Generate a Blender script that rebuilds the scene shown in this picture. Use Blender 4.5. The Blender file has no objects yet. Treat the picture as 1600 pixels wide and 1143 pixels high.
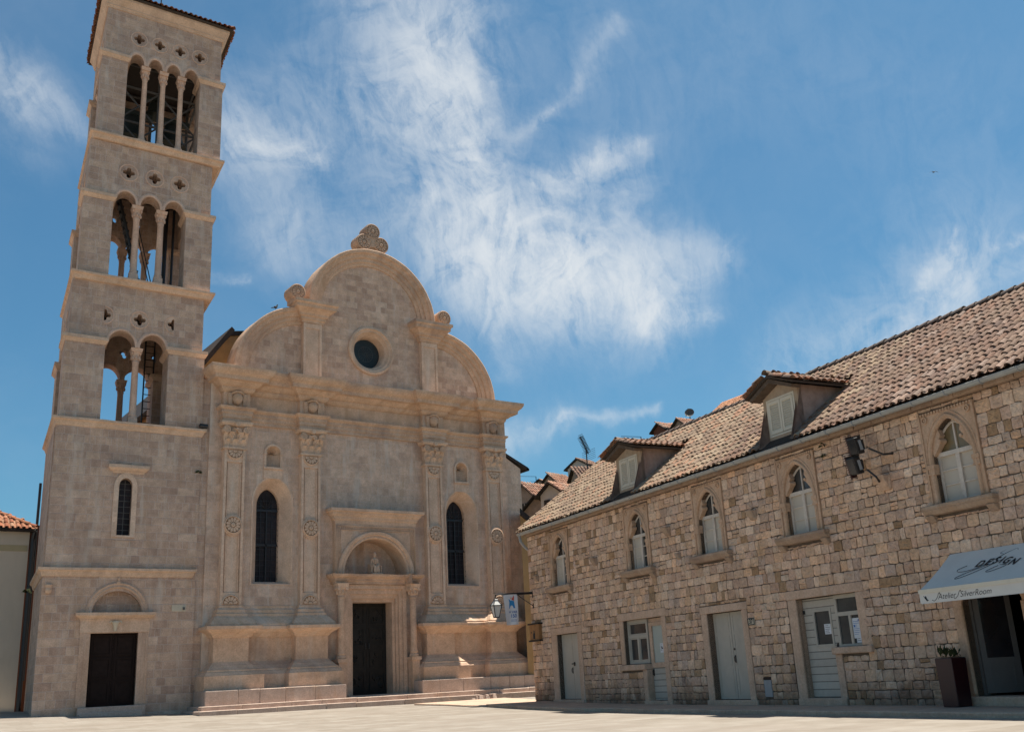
import bpy, bmesh, math, random
from mathutils import Vector, Matrix
from mathutils.geometry import tessellate_polygon
from mathutils import noise as mnoise

random.seed(11)
SC = bpy.context.scene
PI = math.pi
EYE = 1.11

# ------------------------------------------------------------------ camera
cam_d = bpy.data.cameras.new('camera')
cam = bpy.data.objects.new('camera', cam_d)
SC.collection.objects.link(cam)
YAW, PITCH, ROLL, FPX = 0.628780185, 0.297292122, -0.0524056613, 1580.117
Fv = Vector((math.sin(YAW)*math.cos(PITCH), math.cos(YAW)*math.cos(PITCH), math.sin(PITCH)))
R0 = Vector((math.cos(YAW), -math.sin(YAW), 0)); U0 = R0.cross(Fv)
Rv = R0*math.cos(ROLL) + U0*math.sin(ROLL); Uv = U0*math.cos(ROLL) - R0*math.sin(ROLL)
M = Matrix((Rv, Uv, -Fv)).transposed().to_4x4(); M.translation = (0, 0, EYE)
cam.matrix_world = M
cam_d.sensor_width = 36.0; cam_d.lens = FPX/1600*36.0
cam_d.clip_end = 2000.0; cam_d.clip_start = 0.1
SC.camera = cam

# ------------------------------------------------------------------ light, sky, exposure
SUN = Vector((0.335, 0.012, 1.0)).normalized()
SKY_STRENGTH, SUN_STRENGTH, EXPOSURE = 0.125, 4.2, 1.08
sun_d = bpy.data.lights.new('sun', 'SUN'); sun = bpy.data.objects.new('sun', sun_d)
SC.collection.objects.link(sun)
sun_d.energy = SUN_STRENGTH; sun_d.angle = math.radians(0.5); sun_d.color = (1.0, 0.93, 0.82)
sun.rotation_euler = SUN.to_track_quat('Z', 'Y').to_euler(); sun.location = (20, 20, 60)
SC.view_settings.view_transform = 'Standard'; SC.view_settings.look = 'None'
SC.view_settings.exposure = EXPOSURE; SC.view_settings.gamma = 1.0
SC.view_settings.use_curve_mapping = False


class NT:
    """small helper round a node tree"""
    def __init__(s, tree):
        s.t = tree; s.n = tree.nodes; s.l = tree.links
    def new(s, typ, **kw):
        nd = s.n.new(typ)
        for k, v in kw.items():
            setattr(nd, k, v)
        return nd
    def put(s, sock, v):
        if isinstance(v, bpy.types.NodeSocket): s.l.new(v, sock)
        elif v is not None: sock.default_value = v
    def m(s, op, a, b=None, c=None, clamp=False):
        nd = s.new('ShaderNodeMath', operation=op, use_clamp=clamp)
        s.put(nd.inputs[0], a)
        if b is not None: s.put(nd.inputs[1], b)
        if c is not None: s.put(nd.inputs[2], c)
        return nd.outputs[0]
    def vm(s, op, a, b=None, sc=None):
        nd = s.new('ShaderNodeVectorMath', operation=op)
        s.put(nd.inputs[0], a)
        if b is not None: s.put(nd.inputs[1], b)
        if sc is not None: s.put(nd.inputs['Scale'], sc)
        return nd.outputs['Value'] if op in ('LENGTH', 'DOT_PRODUCT', 'DISTANCE') else nd.outputs[0]
    def comb(s, x, y, z):
        nd = s.new('ShaderNodeCombineXYZ')
        for i, v in enumerate((x, y, z)): s.put(nd.inputs[i], v)
        return nd.outputs[0]
    def sep(s, v):
        nd = s.new('ShaderNodeSeparateXYZ'); s.put(nd.inputs[0], v); return nd.outputs
    def mix(s, f, a, b, blend='MIX'):
        nd = s.new('ShaderNodeMix', data_type='RGBA', blend_type=blend)
        s.put(nd.inputs[0], f); s.put(nd.inputs[6], a); s.put(nd.inputs[7], b)
        return nd.outputs[2]
    def noise(s, vec, scale, detail=4.0, rough=0.55, dist=0.0, color=False):
        nd = s.new('ShaderNodeTexNoise')
        s.put(nd.inputs['Vector'], vec); nd.inputs['Scale'].default_value = scale
        nd.inputs['Detail'].default_value = detail; nd.inputs['Roughness'].default_value = rough
        nd.inputs['Distortion'].default_value = dist
        return nd.outputs['Color'] if color else nd.outputs['Fac']
    def white(s, vec):
        nd = s.new('ShaderNodeTexWhiteNoise', noise_dimensions='3D'); s.put(nd.inputs['Vector'], vec)
        return nd.outputs['Value'], nd.outputs['Color']
    def ss(s, v, a, b, o0=0.0, o1=1.0):
        nd = s.new('ShaderNodeMapRange', interpolation_type='SMOOTHSTEP')
        s.put(nd.inputs[0], v)
        for i, q in enumerate((a, b, o0, o1)): s.put(nd.inputs[i+1], q)
        return nd.outputs[0]
    def ramp(s, f, stops, const=False):
        nd = s.new('ShaderNodeValToRGB'); cr = nd.color_ramp
        if const: cr.interpolation = 'CONSTANT'
        while len(cr.elements) < len(stops): cr.elements.new(0.5)
        for e, (p, c) in zip(cr.elements, stops):
            e.position = p; e.color = (*c, 1)
        s.put(nd.inputs[0], f); return nd.outputs[0]


world = bpy.data.worlds.new('World'); SC.world = world; world.use_nodes = True
W = NT(world.node_tree); W.n.clear()
w_out = W.new('ShaderNodeOutputWorld'); w_bg = W.new('ShaderNodeBackground')
sky = W.new('ShaderNodeTexSky', sky_type='NISHITA', sun_disc=False)
sky.sun_elevation = math.asin(SUN.z); sky.sun_rotation = math.atan2(SUN.x, SUN.y)
sky.altitude = 0; sky.air_density = 1.0; sky.dust_density = 1.0; sky.ozone_density = 2.0
w_bg.inputs['Strength'].default_value = SKY_STRENGTH
tc = W.new('ShaderNodeTexCoord')
dirv = W.vm('NORMALIZE', tc.outputs['Generated'])
# cirrus: bands of cloud given by the bearing of their two ends, half width, weight
CLOUDS = [
    ((0.3955, 0.6699, 0.6283), (0.4479, 0.7041, 0.551), 0.0752, 0.0633, 0.525),
    ((0.4479, 0.7041, 0.551), (0.4905, 0.7245, 0.4844), 0.0593, 0.0475, 0.56),
    ((0.4905, 0.7245, 0.4844), (0.5235, 0.7393, 0.4235), 0.0396, 0.0475, 0.49),
    ((0.4395, 0.6586, 0.6108), (0.4972, 0.72, 0.4841), 0.0206, 0.0158, 0.385),
    ((0.3736, 0.6906, 0.6193), (0.4294, 0.7337, 0.5265), 0.087, 0.0633, 0.245),
    ((0.4246, 0.7507, 0.5061), (0.4843, 0.7585, 0.4361), 0.0593, 0.0475, 0.245),
    ((0.4523, 0.7777, 0.4367), (0.5267, 0.7585, 0.3839), 0.0554, 0.0475, 0.245),
    ((0.5195, 0.7452, 0.4181), (0.5884, 0.7154, 0.3768), 0.0593, 0.0672, 0.92),
    ((0.589, 0.7164, 0.3739), (0.6696, 0.6608, 0.3391), 0.0593, 0.0396, 0.92),
    ((0.6519, 0.6785, 0.3386), (0.7026, 0.6356, 0.3199), 0.0237, 0.0111, 0.64),
    ((0.6452, 0.6665, 0.3735), (0.7045, 0.6043, 0.3722), 0.0435, 0.0237, 0.44),
    ((0.5542, 0.7177, 0.4216), (0.6033, 0.6442, 0.4701), 0.0396, 0.0206, 0.44),
    ((0.5603, 0.6912, 0.4564), (0.6194, 0.6247, 0.4756), 0.0206, 0.0127, 0.56),
    ((0.4874, 0.7778, 0.3968), (0.5529, 0.7545, 0.3535), 0.0475, 0.0396, 0.35),
    ((0.6164, 0.6654, 0.4211), (0.6263, 0.6243, 0.467), 0.0396, 0.0237, 0.245),
    ((0.2764, 0.817, 0.506), (0.3472, 0.7976, 0.4933), 0.0475, 0.0396, 0.413),
    ((0.3091, 0.813, 0.4934), (0.367, 0.7977, 0.4785), 0.0237, 0.0158, 0.385),
    ((0.3001, 0.8214, 0.4849), (0.3732, 0.8388, 0.3964), 0.0435, 0.0475, 0.22),
    ((0.2875, 0.8356, 0.4681), (0.3491, 0.8442, 0.4067), 0.0316, 0.0316, 0.138),
    ((0.3344, 0.7701, 0.5432), (0.3927, 0.7682, 0.5056), 0.0554, 0.0475, 0.138),
    ((0.074, 0.8452, 0.5294), (0.1231, 0.8562, 0.5018), 0.0435, 0.0396, 0.315),
    ((0.1231, 0.8562, 0.5018), (0.1675, 0.8599, 0.4823), 0.0285, 0.0206, 0.273),
    ((0.0947, 0.8789, 0.4674), (0.1367, 0.88, 0.4548), 0.0316, 0.0316, 0.105),
    ((0.526, 0.6875, 0.5006), (0.5578, 0.6347, 0.5348), 0.0158, 0.0095, 0.248),
    ((0.5578, 0.6347, 0.5348), (0.5665, 0.5863, 0.5791), 0.0206, 0.0111, 0.22),
    ((0.5354, 0.6733, 0.51), (0.5524, 0.643, 0.5306), 0.0055, 0.004, 0.33),
    ((0.7599, 0.5888, 0.2754), (0.8259, 0.4595, 0.3267), 0.0475, 0.0554, 0.28),
    ((0.8253, 0.4674, 0.3169), (0.8647, 0.3872, 0.32), 0.0633, 0.0712, 0.35),
    ((0.8187, 0.4504, 0.3562), (0.8287, 0.4533, 0.3281), 0.0079, 0.0127, 0.42),
    ((0.8426, 0.4174, 0.3403), (0.8601, 0.3807, 0.3395), 0.0071, 0.0071, 0.63),
    ((0.7952, 0.5328, 0.2894), (0.8359, 0.4576, 0.3031), 0.0237, 0.0316, 0.21),
    ((0.8093, 0.4877, 0.3274), (0.8195, 0.4585, 0.3438), 0.0095, 0.0063, 0.35),
    ((0.5404, 0.8151, 0.209), (0.6194, 0.7499, 0.2324), 0.0237, 0.0174, 0.42),
    ((0.6194, 0.7499, 0.2324), (0.6835, 0.689, 0.2409), 0.0142, 0.0079, 0.35),
    ((0.5482, 0.7658, 0.3363), (0.5605, 0.7765, 0.2879), 0.0198, 0.0142, 0.175),
    ((0.4566, 0.7657, 0.4531), (0.4683, 0.779, 0.417), 0.0079, 0.0071, 0.315),
    ((0.4641, 0.7708, 0.4365), (0.4764, 0.7569, 0.4473), 0.0063, 0.0047, 0.21),
    ((0.2942, 0.8793, 0.3745), (0.333, 0.8659, 0.3732), 0.0111, 0.0063, 0.315),
    ((0.3656, 0.8228, 0.4352), (0.4148, 0.813, 0.4086), 0.0475, 0.0475, 0.138),
    ((0.6285, 0.5356, 0.564), (0.7988, 0.4073, 0.4427), 0.1266, 0.1266, 0.07),
    ((0.5433, 0.6176, 0.5687), (0.6137, 0.616, 0.4938), 0.0949, 0.0949, 0.066)]
wob = W.vm('SCALE', W.vm('SUBTRACT', W.noise(dirv, 6.0, 7.0, 0.62, color=True), (0.5, 0.5, 0.5)), sc=0.10)
dw = W.vm('ADD', dirv, wob)
dens = None
for a, b, r0, r1, wt in CLOUDS:
    A_, B_ = Vector(a), Vector(b); AB = B_-A_
    pa = W.vm('SUBTRACT', dw, a)
    t = W.m('MULTIPLY', W.vm('DOT_PRODUCT', pa, tuple(AB)), 1.0/AB.length_squared, clamp=True)
    dist = W.vm('LENGTH', W.vm('SUBTRACT', pa, W.vm('SCALE', tuple(AB), sc=t)))
    rad = W.m('MULTIPLY_ADD', t, r1-r0, r0)
    q = W.m('DIVIDE', dist, rad)
    q2 = W.m('MULTIPLY', q, q)
    g = W.m('MULTIPLY', W.m('ADD', W.m('MULTIPLY', W.m('POWER', 2.718, W.m('MULTIPLY', q2, -2.3)), 0.62), W.m('MULTIPLY', W.m('POWER', 2.718, W.m('MULTIPLY', q2, -0.6)), 0.13)), wt)
    dens = g if dens is None else W.m('ADD', dens, g)
sx, sy, sz = W.sep(dirv)
# long fibres drawn out along the wind, combed across by a finer set
def fibres(vec, ax1, ax2, k1, k2, det, rgh, dst):
    q = W.comb(W.m('MULTIPLY', W.vm('DOT_PRODUCT', vec, ax1), k1), W.m('MULTIPLY', W.vm('DOT_PRODUCT', vec, ax2), k2), W.m('MULTIPLY', sz, 4.0))
    return W.noise(q, 1.0, det, rgh, dst)
hw = W.vm('ADD', dirv, W.vm('SCALE', wob, sc=0.45))
fib1 = fibres(hw, (0.80, -0.58, 0.15), (-0.12, -0.41, 0.90), 30.0, 6.0, 9.0, 0.66, 2.2)
fib2 = fibres(hw, (0.62, -0.25, 0.74), (0.55, -0.60, -0.57), 38.0, 10.0, 9.0, 0.68, 2.0)
fine = W.noise(W.vm('ADD', dirv, W.vm('SCALE', wob, sc=0.9)), 11.0, 12.0, 0.62, 2.0)
grain = W.noise(hw, 42.0, 8.0, 0.70, 0.4)
big = W.noise(dirv, 5.0, 5.0, 0.6, 0.8)
tex = W.m('ADD', W.m('ADD', W.m('MULTIPLY', fib1, 0.26), W.m('MULTIPLY', fib2, 0.12)), W.m('ADD', W.m('MULTIPLY', fine, 0.42), W.m('ADD', W.m('MULTIPLY', grain, 0.08), W.m('MULTIPLY', big, 0.22))))
cov = W.m('MULTIPLY', dens, W.ss(tex, 0.38, 0.70, 0.06, 1.9))
cov = W.m('SUBTRACT', 1.0, W.m('POWER', 2.718, W.m('MULTIPLY', cov, -1.0)))
veil = W.m('MULTIPLY', W.ss(W.noise(dw, 3.0, 6.0, 0.6), 0.42, 0.85), 0.12)
cov = W.m('MAXIMUM', cov, veil)
skyc = W.mix(1.0, sky.outputs[0], (0.205, 0.365, 0.40, 1), 'MULTIPLY')
cl_col = W.mix(1.0, (3.0, 3.13, 3.22, 1), (1, 1, 1, 1), 'MULTIPLY')
final = W.mix(cov, skyc, cl_col)
W.l.new(final, w_bg.inputs['Color']); W.l.new(w_bg.outputs[0], w_out.inputs['Surface'])

# ------------------------------------------------------------------ frames
SA, CA = math.sin(0.177003), math.cos(0.177003)
def CHF(u, d, z): return (u, 42.0-d, z)                       # cathedral front: d = towards the square
def TWF(u, d, z): return (u-0.14*d, 42.0-d, z)                # bell tower
def HSF(s, d, z):                                             # stone house: s = along the front
    c = 19.0-d
    return (s*SA+c*CA, s*CA-c*SA, z)
def IDF(x, y, z): return (x, y, z)


# ------------------------------------------------------------------ mesh builder
class MB:
    def __init__(s, T=IDF):
        s.T = T; s.v = []; s.f = []; s.mi = []; s.col = []; s.cur = 0; s.c = (1, 1, 1)
    def add(s, vs, fs, raw=False):
        o = len(s.v)
        s.v += [tuple(p) if raw else s.T(*p) for p in vs]
        for f in fs:
            s.f.append([i+o for i in f]); s.mi.append(s.cur); s.col.append(s.c)
    def box(s, a0, a1, d0, d1, z0, z1):
        v = [(a, d, z) for a in (a0, a1) for d in (d0, d1) for z in (z0, z1)]
        s.add(v, [(0, 1, 3, 2), (4, 6, 7, 5), (0, 4, 5, 1), (2, 3, 7, 6), (0, 2, 6, 4), (1, 5, 7, 3)])
    def frust(s, b0, b1, z0, z1):
        """b = (a0,a1,d0,d1) at the bottom and at the top"""
        v = []
        for b, z in ((b0, z0), (b1, z1)):
            v += [(b[0], b[2], z), (b[1], b[2], z), (b[1], b[3], z), (b[0], b[3], z)]
        s.add(v, [(0, 1, 2, 3), (4, 5, 6, 7), (0, 1, 5, 4), (1, 2, 6, 5), (2, 3, 7, 6), (3, 0, 4, 7)])
    def prism(s, loops, d0, d1):
        """flat outline with holes in (a,z), from depth d0 to d1"""
        tri = tessellate_polygon([[Vector((p[0], p[1], 0)) for p in L] for L in loops])
        flat = [p for L in loops for p in L]; n = len(flat)
        vs = [(p[0], d0, p[1]) for p in flat]+[(p[0], d1, p[1]) for p in flat]
        fs = [tuple(t) for t in tri]+[tuple(i+n for i in t) for t in tri]
        o = 0
        for L in loops:
            k = len(L)
            for i in range(k):
                j = (i+1) % k
                fs.append((o+i, o+j, o+j+n, o+i+n))
            o += k
        s.add(vs, fs)
    def disc(s, a, z, r, d0, d1, n=24, r2=None):
        r2 = r if r2 is None else r2
        vs = [(a+r*math.cos(2*PI*i/n), d0, z+r*math.sin(2*PI*i/n)) for i in range(n)]
        vs += [(a+r2*math.cos(2*PI*i/n), d1, z+r2*math.sin(2*PI*i/n)) for i in range(n)]
        s.add(vs, [tuple(range(n)), tuple(range(n, 2*n))]+[(i, (i+1) % n, (i+1) % n+n, i+n) for i in range(n)])
    def arcring(s, a, z, prof, t0, t1, n=32, sx=1.0):
        """closed (r,d) outline turned about the axis pointing out of the wall"""
        k = len(prof); full = abs(t1-t0) > 2*PI-1e-4; m = n if full else n+1; vs = []
        for i in range(m):
            t = t0+(t1-t0)*i/n
            for r, d in prof:
                w = mnoise.noise_vector(Vector((a+r*math.cos(t)*2.1, d*3, z+r*math.sin(t)*2.1)))*min(0.014, r*0.012)
                vs.append((a+sx*(r+w.x)*math.cos(t), d+w.y, z+(r+w.x)*math.sin(t)))
        fs = []
        for i in range(n):
            i2 = (i+1) % m
            for j in range(k):
                j2 = (j+1) % k
                fs.append((i*k+j, i*k+j2, i2*k+j2, i2*k+j))
        if not full: fs += [tuple(range(k)), tuple(range((m-1)*k, m*k))]
        s.add(vs, fs)
    def lathe(s, a, d, prof, n=16, arc=None):
        """(r,z) outline turned about an upright axis"""
        vs = []; k = len(prof)
        for i in range(n):
            t = 2*PI*i/n
            vs += [(a+r*math.cos(t), d+r*math.sin(t), z) for r, z in prof]
        fs = []
        for i in range(n):
            i2 = (i+1) % n
            for j in range(k-1): fs.append((i*k+j, i*k+j+1, i2*k+j+1, i2*k+j))
        fs.append(tuple(i*k for i in range(n))); fs.append(tuple(i*k+k-1 for i in range(n)))
        s.add(vs, fs)
    def tube(s, pts, r, n=8, raw=False):
        P = [Vector(p if raw else s.T(*p)) for p in pts]; vs = []; fs = []
        rs = r if isinstance(r, (list, tuple)) else [r]*len(P)
        for i, p in enumerate(P):
            t = (P[min(i+1, len(P)-1)]-P[max(i-1, 0)]).normalized()
            x = t.orthogonal().normalized()
            if i:
                x = (px-t*px.dot(t)); x = x.normalized() if x.length > 1e-6 else t.orthogonal().normalized()
            px = x; y = t.cross(x)
            vs += [p+(x*math.cos(2*PI*k/n)+y*math.sin(2*PI*k/n))*rs[i] for k in range(n)]
        for i in range(len(P)-1):
            for k in range(n):
                k2 = (k+1) % n
                fs.append((i*n+k, i*n+k2, (i+1)*n+k2, (i+1)*n+k))
        fs += [tuple(range(n)), tuple(range((len(P)-1)*n, len(P)*n))]
        s.add([tuple(v) for v in vs], fs, raw=True)
    def molding(s, path, prof, wear=0.016):
        """(d,z) outline swept along a plan path of (a,d); corners mitred; the outline is closed against the path"""
        Q = [Vector(p) for p in path]; P = [Q[0]]; nr = []
        for p in Q[1:]:
            m_ = int((p-P[-1]).length/0.3); a_ = P[-1]
            P += [a_+(p-a_)*(i/(m_+1)) for i in range(1, m_+1)]+[p]
        for i in range(len(P)-1):
            e = (P[i+1]-P[i]).normalized(); nr.append(Vector((-e.y, e.x)))
        mit = []
        for i in range(len(P)):
            if i == 0: mit.append(nr[0])
            elif i == len(P)-1: mit.append(nr[-1])
            else: mit.append((nr[i-1]+nr[i])/(1+nr[i-1].dot(nr[i])))
        k = len(prof); vs = []; fs = []
        for p, m_ in zip(P, mit):
            for d, z in prof:
                w = mnoise.noise_vector(Vector((p.x*2.3, p.y*2.3+d*3.0, z*3.0)))*wear
                c_ = mnoise.noise(Vector((p.x*1.7, d*5, z*5+9)))
                chip = wear*2.2*max(0.0, c_-0.45)
                vs.append((p.x+m_.x*(d-chip)+w.x*0.3, p.y+m_.y*(d-chip)+w.y, z+w.z))
        for i in range(len(P)-1):
            for j in range(k):
                j2 = (j+1) % k
                fs.append((i*k+j, i*k+j2, (i+1)*k+j2, (i+1)*k+j))
        fs += [tuple(range(k)), tuple(range((len(P)-1)*k, len(P)*k))]
        s.add(vs, fs)
    def build(s, name, mat, parent=None, smooth=False, bevel=0.0, recalc=True, org=None):
        me = bpy.data.meshes.new(name)
        base = Vector((0, 0, 0))
        if parent is not None:
            p = parent
            while p is not None: base += p.location; p = p.parent
        o = bpy.data.objects.new(name, me)
        if org is not None: o.location = Vector(org)-base; base = base+o.location
        me.from_pydata([tuple(Vector(v)-base) for v in s.v], [], s.f)
        mats = mat if isinstance(mat, (list, tuple)) else [mat]
        for m_ in mats: me.materials.append(m_)
        for p, i in zip(me.polygons, s.mi): p.material_index = i
        if any(c != (1, 1, 1) for c in s.col):
            at = me.color_attributes.new('tint', 'FLOAT_COLOR', 'CORNER')
            for p, c in zip(me.polygons, s.col):
                for li in p.loop_indices: at.data[li].color = (*c, 1)
        if recalc:
            bm = bmesh.new(); bm.from_mesh(me)
            bmesh.ops.recalc_face_normals(bm, faces=bm.faces); bm.to_mesh(me); bm.free()
        if smooth:
            for p in me.polygons: p.use_smooth = True
            me.set_sharp_from_angle(angle=math.radians(40))
        if bevel:
            b = o.modifiers.new('edge', 'BEVEL'); b.width = bevel; b.segments = 1; b.limit_method = 'ANGLE'
        SC.collection.objects.link(o)
        if parent is not None: o.parent = parent
        return o


def empty(name, loc):
    o = bpy.data.objects.new(name, None); o.location = loc; o.empty_display_size = 0.3
    SC.collection.objects.link(o); return o
def tag(o, label, cat, group=None):
    o['label'] = label; o['category'] = cat
    if group: o['group'] = group
    return o
def structure(o):
    o['kind'] = 'structure'; return o

# outlines
def arch_outline(a0, a1, z0, zs, zt, n=20, point=1.0):
    """round (point=1) or pointed arch opening, anticlockwise from the bottom left; zs = springing, zt = crown"""
    w = (a1-a0)/2; c = (a0+a1)/2; pts = [(a0, z0), (a1, z0)]
    for i in range(n+1):
        t = PI*i/n
        if point == 1.0: x, z = math.cos(t), math.sin(t)
        else:
            # two arcs of radius point*w
            Rr = point
            if t <= PI/2:
                th = (t/(PI/2))*math.acos((Rr-1)/Rr); x = -(Rr-1)+Rr*math.cos(th); z = Rr*math.sin(th)/math.sqrt(2*Rr-1)
            else:
                th = ((PI-t)/(PI/2))*math.acos((Rr-1)/Rr); x = (Rr-1)-Rr*math.cos(th); z = Rr*math.sin(th)/math.sqrt(2*Rr-1)
        pts.append((c+w*x, zs+(zt-zs)*z))
    return pts
def rect(a0, a1, z0, z1): return [(a0, z0), (a1, z0), (a1, z1), (a0, z1)]
def circle(a, z, r, n=32): return [(a+r*math.cos(2*PI*i/n), z+r*math.sin(2*PI*i/n)) for i in range(n)]
def scaled(loop, c, k): return [(c[0]+(p[0]-c[0])*k, c[1]+(p[1]-c[1])*k) for p in loop]

# ------------------------------------------------------------------ materials
def new_mat(name):
    m_ = bpy.data.materials.new(name); m_.use_nodes = True
    t = NT(m_.node_tree); b = t.n['Principled BSDF']
    b.inputs['Roughness'].default_value = 0.85
    b.inputs['Specular IOR Level'].default_value = 0.25
    return m_, t, b
def pos(t): return t.new('ShaderNodeNewGeometry').outputs['Position']
def bump(t, b, h, strength=0.5, dist=0.02):
    nd = t.new('ShaderNodeBump'); nd.inputs['Strength'].default_value = strength; nd.inputs['Distance'].default_value = dist
    t.put(nd.inputs['Height'], h); t.l.new(nd.outputs[0], b.inputs['Normal'])

WARM = (1.62, 1.42, 1.31)
def warm(c): return tuple(min(0.8, x*k) for x, k in zip(c, WARM))

def stains(t, P, base, ochre=0.5, wash=0.35, dark=0.3, oc=(0.45, 0.28, 0.165), seed=0.0):
    """rain streaks, pale run-off and grey weathering, each with a shape of its own"""
    x, y, z = t.sep(P); u = t.m('ADD', x, y)
    st = t.noise(t.comb(t.m('MULTIPLY', u, 1.7), z_scaled(t, z, 0.28), seed), 1.0, 6.0, 0.62, 0.4)
    base = t.mix(t.m('MULTIPLY', t.ss(st, 0.50, 0.74), ochre), base, (*oc, 1))
    st2 = t.noise(t.comb(t.m('MULTIPLY', u, 2.6), z_scaled(t, z, 0.35), seed+7.3), 1.0, 5.0, 0.6, 0.3)
    base = t.mix(t.m('MULTIPLY', t.ss(st2, 0.50, 0.76), wash), base, (0.66, 0.575, 0.49, 1))
    g = t.noise(t.vm('ADD', P, (seed, 3.1, 1.7)), 0.55, 7.0, 0.62, 0.3)
    base = t.mix(t.m('MULTIPLY', t.ss(g, 0.48, 0.72), dark), base, (0.24, 0.17, 0.145, 1))
    return base
def z_scaled(t, z, k): return t.m('MULTIPLY', z, k)

def mat_ashlar(name, rowh=0.42, bw=0.85, cols=None, ochre=0.35, wash=0.35, dark=0.3, mortar=0.55, seed=0.0, contrast=1.0, jb=0.35, bs=0.8):
    m_, t, b = new_mat(name); P = pos(t)
    wv = t.vm('SCALE', t.vm('SUBTRACT', t.noise(P, 1.6, 3.0, color=True), (0.5, 0.5, 0.5)), sc=0.03)
    x, y, z = t.sep(t.vm('ADD', P, wv)); u = t.m('ADD', x, y)
    zz = t.m('DIVIDE', t.m('ADD', z, 0.17+seed), rowh); row = t.m('FLOOR', zz); zf = t.m('SUBTRACT', zz, row)
    rr, rc = t.white(t.comb(row, 3.7+seed, 1.3)); rr2, _ = t.white(t.comb(row, 9.2+seed, 5.1))
    wid = t.m('MULTIPLY_ADD', rr, 0.75*bw, 0.62*bw)
    uu = t.m('ADD', t.m('DIVIDE', u, wid), t.m('MULTIPLY', rr2, 23.0))
    cell = t.m('FLOOR', uu); uf = t.m('SUBTRACT', uu, cell)
    # some blocks are cut in two
    cr, _ = t.white(t.comb(cell, row, 2.2+seed))
    cut = t.m('GREATER_THAN', cr, 0.68); half = t.m('FLOOR', t.m('MULTIPLY', uf, 2.0))
    uf2 = t.m('FRACT', t.m('MULTIPLY', uf, 2.0))
    cellb = t.m('ADD', cell, t.m('MULTIPLY', t.m('MULTIPLY', cut, half), 0.5))
    ufx = t.m('ADD', t.m('MULTIPLY', cut, uf2), t.m('MULTIPLY', t.m('SUBTRACT', 1.0, cut), uf))
    wx = t.m('MULTIPLY', wid, t.m('SUBTRACT', 1.0, t.m('MULTIPLY', cut, 0.5)))
    du = t.m('MULTIPLY', t.m('MINIMUM', ufx, t.m('SUBTRACT', 1.0, ufx)), wx)
    dz = t.m('MULTIPLY', t.m('MINIMUM', zf, t.m('SUBTRACT', 1.0, zf)), rowh)
    jd = t.m('ADD', t.m('MINIMUM', du, dz), t.m('MULTIPLY', t.m('SUBTRACT', t.noise(P, 9.0, 4.0), 0.5), 0.014))
    joint = t.ss(jd, 0.004, 0.022, 1.0, 0.0)
    v, vc = t.white(t.comb(cellb, row, 6.6+seed))
    cols = cols or [(0.0, (0.26, 0.195, 0.155)), (0.22, (0.33, 0.26, 0.21)), (0.5, (0.375, 0.305, 0.245)), (0.75, (0.405, 0.325, 0.255)), (1.0, (0.455, 0.395, 0.33))]
    col = t.ramp(v, [(p_, warm(c_)) for p_, c_ in cols])
    mid = warm(cols[len(cols)//2][1])
    col = t.mix(1.0-contrast, col, (*mid, 1))
    n1 = t.noise(P, 3.2, 6.0, 0.65); n2 = t.noise(P, 22.0, 4.0, 0.6)
    col = t.mix(0.40, col, t.ramp(n1, [(0.30, (0.42, 0.39, 0.36)), (0.70, (1.36, 1.35, 1.34))]), 'MULTIPLY')
    col = t.mix(0.45, col, t.ramp(n2, [(0.28, (0.5, 0.47, 0.45)), (0.72, (1.35, 1.35, 1.35))]), 'MULTIPLY')
    col = t.mix(t.m('MULTIPLY', joint, mortar), col, (0.60, 0.51, 0.46, 1))
    col = stains(t, P, col, ochre, wash, dark, seed=seed)
    t.l.new(col, b.inputs['Base Color'])
    h = t.m('ADD', t.m('MULTIPLY', n2, 0.35), t.m('MULTIPLY', n1, 0.4))
    h = t.m('ADD', h, t.m('MULTIPLY', v, 0.25)); h = t.m('SUBTRACT', h, t.m('MULTIPLY', joint, jb))
    bump(t, b, h, bs, 0.045)
    return m_

def mat_carved(name, base=(0.40, 0.31, 0.235), ochre=0.6, wash=0.3, dark=0.35, seed=0.0, bstr=0.5):
    m_, t, b = new_mat(name); P = pos(t)
    n1 = t.noise(P, 2.4, 7.0, 0.65); n2 = t.noise(P, 18.0, 5.0, 0.65)
    col = t.mix(0.6, (*warm(base), 1), t.ramp(n1, [(0.25, (0.62, 0.58, 0.54)), (0.75, (1.25, 1.24, 1.22))]), 'MULTIPLY')
    col = t.mix(0.5, col, t.ramp(n2, [(0.28, (0.5, 0.47, 0.44)), (0.75, (1.25, 1.25, 1.25))]), 'MULTIPLY')
    col = stains(t, P, col, ochre, wash, dark, seed=seed)
    t.l.new(col, b.inputs['Base Color'])
    bump(t, b, t.m('ADD', n1, t.m('MULTIPLY', n2, 0.5)), bstr, 0.03)
    return m_

def mat_plain(name, col, rough=0.6, var=0.2, scale=6.0, spec=0.3, metal=0.0, bstr=0.15, dirt=0.0, dirtcol=(0.16, 0.13, 0.11)):
    m_, t, b = new_mat(name); P = pos(t)
    n = t.noise(P, scale, 6.0, 0.65)
    c = t.mix(1.0, (*col, 1), t.ramp(n, [(0.2, (1-var,)*3), (0.8, (1+var,)*3)]), 'MULTIPLY')
    if dirt:
        x, y, z = t.sep(P)
        st = t.noise(t.comb(t.m('MULTIPLY', t.m('ADD', x, y), 3.0), t.m('MULTIPLY', z, 0.8), 0.0), 1.0, 6.0, 0.65)
        c = t.mix(t.m('MULTIPLY', t.ss(st, 0.45, 0.75), dirt), c, (*dirtcol, 1))
    t.l.new(c, b.inputs['Base Color']); b.inputs['Roughness'].default_value = rough
    b.inputs['Specular IOR Level'].default_value = spec; b.inputs['Metallic'].default_value = metal
    if bstr: bump(t, b, n, bstr, 0.01)
    return m_

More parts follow.
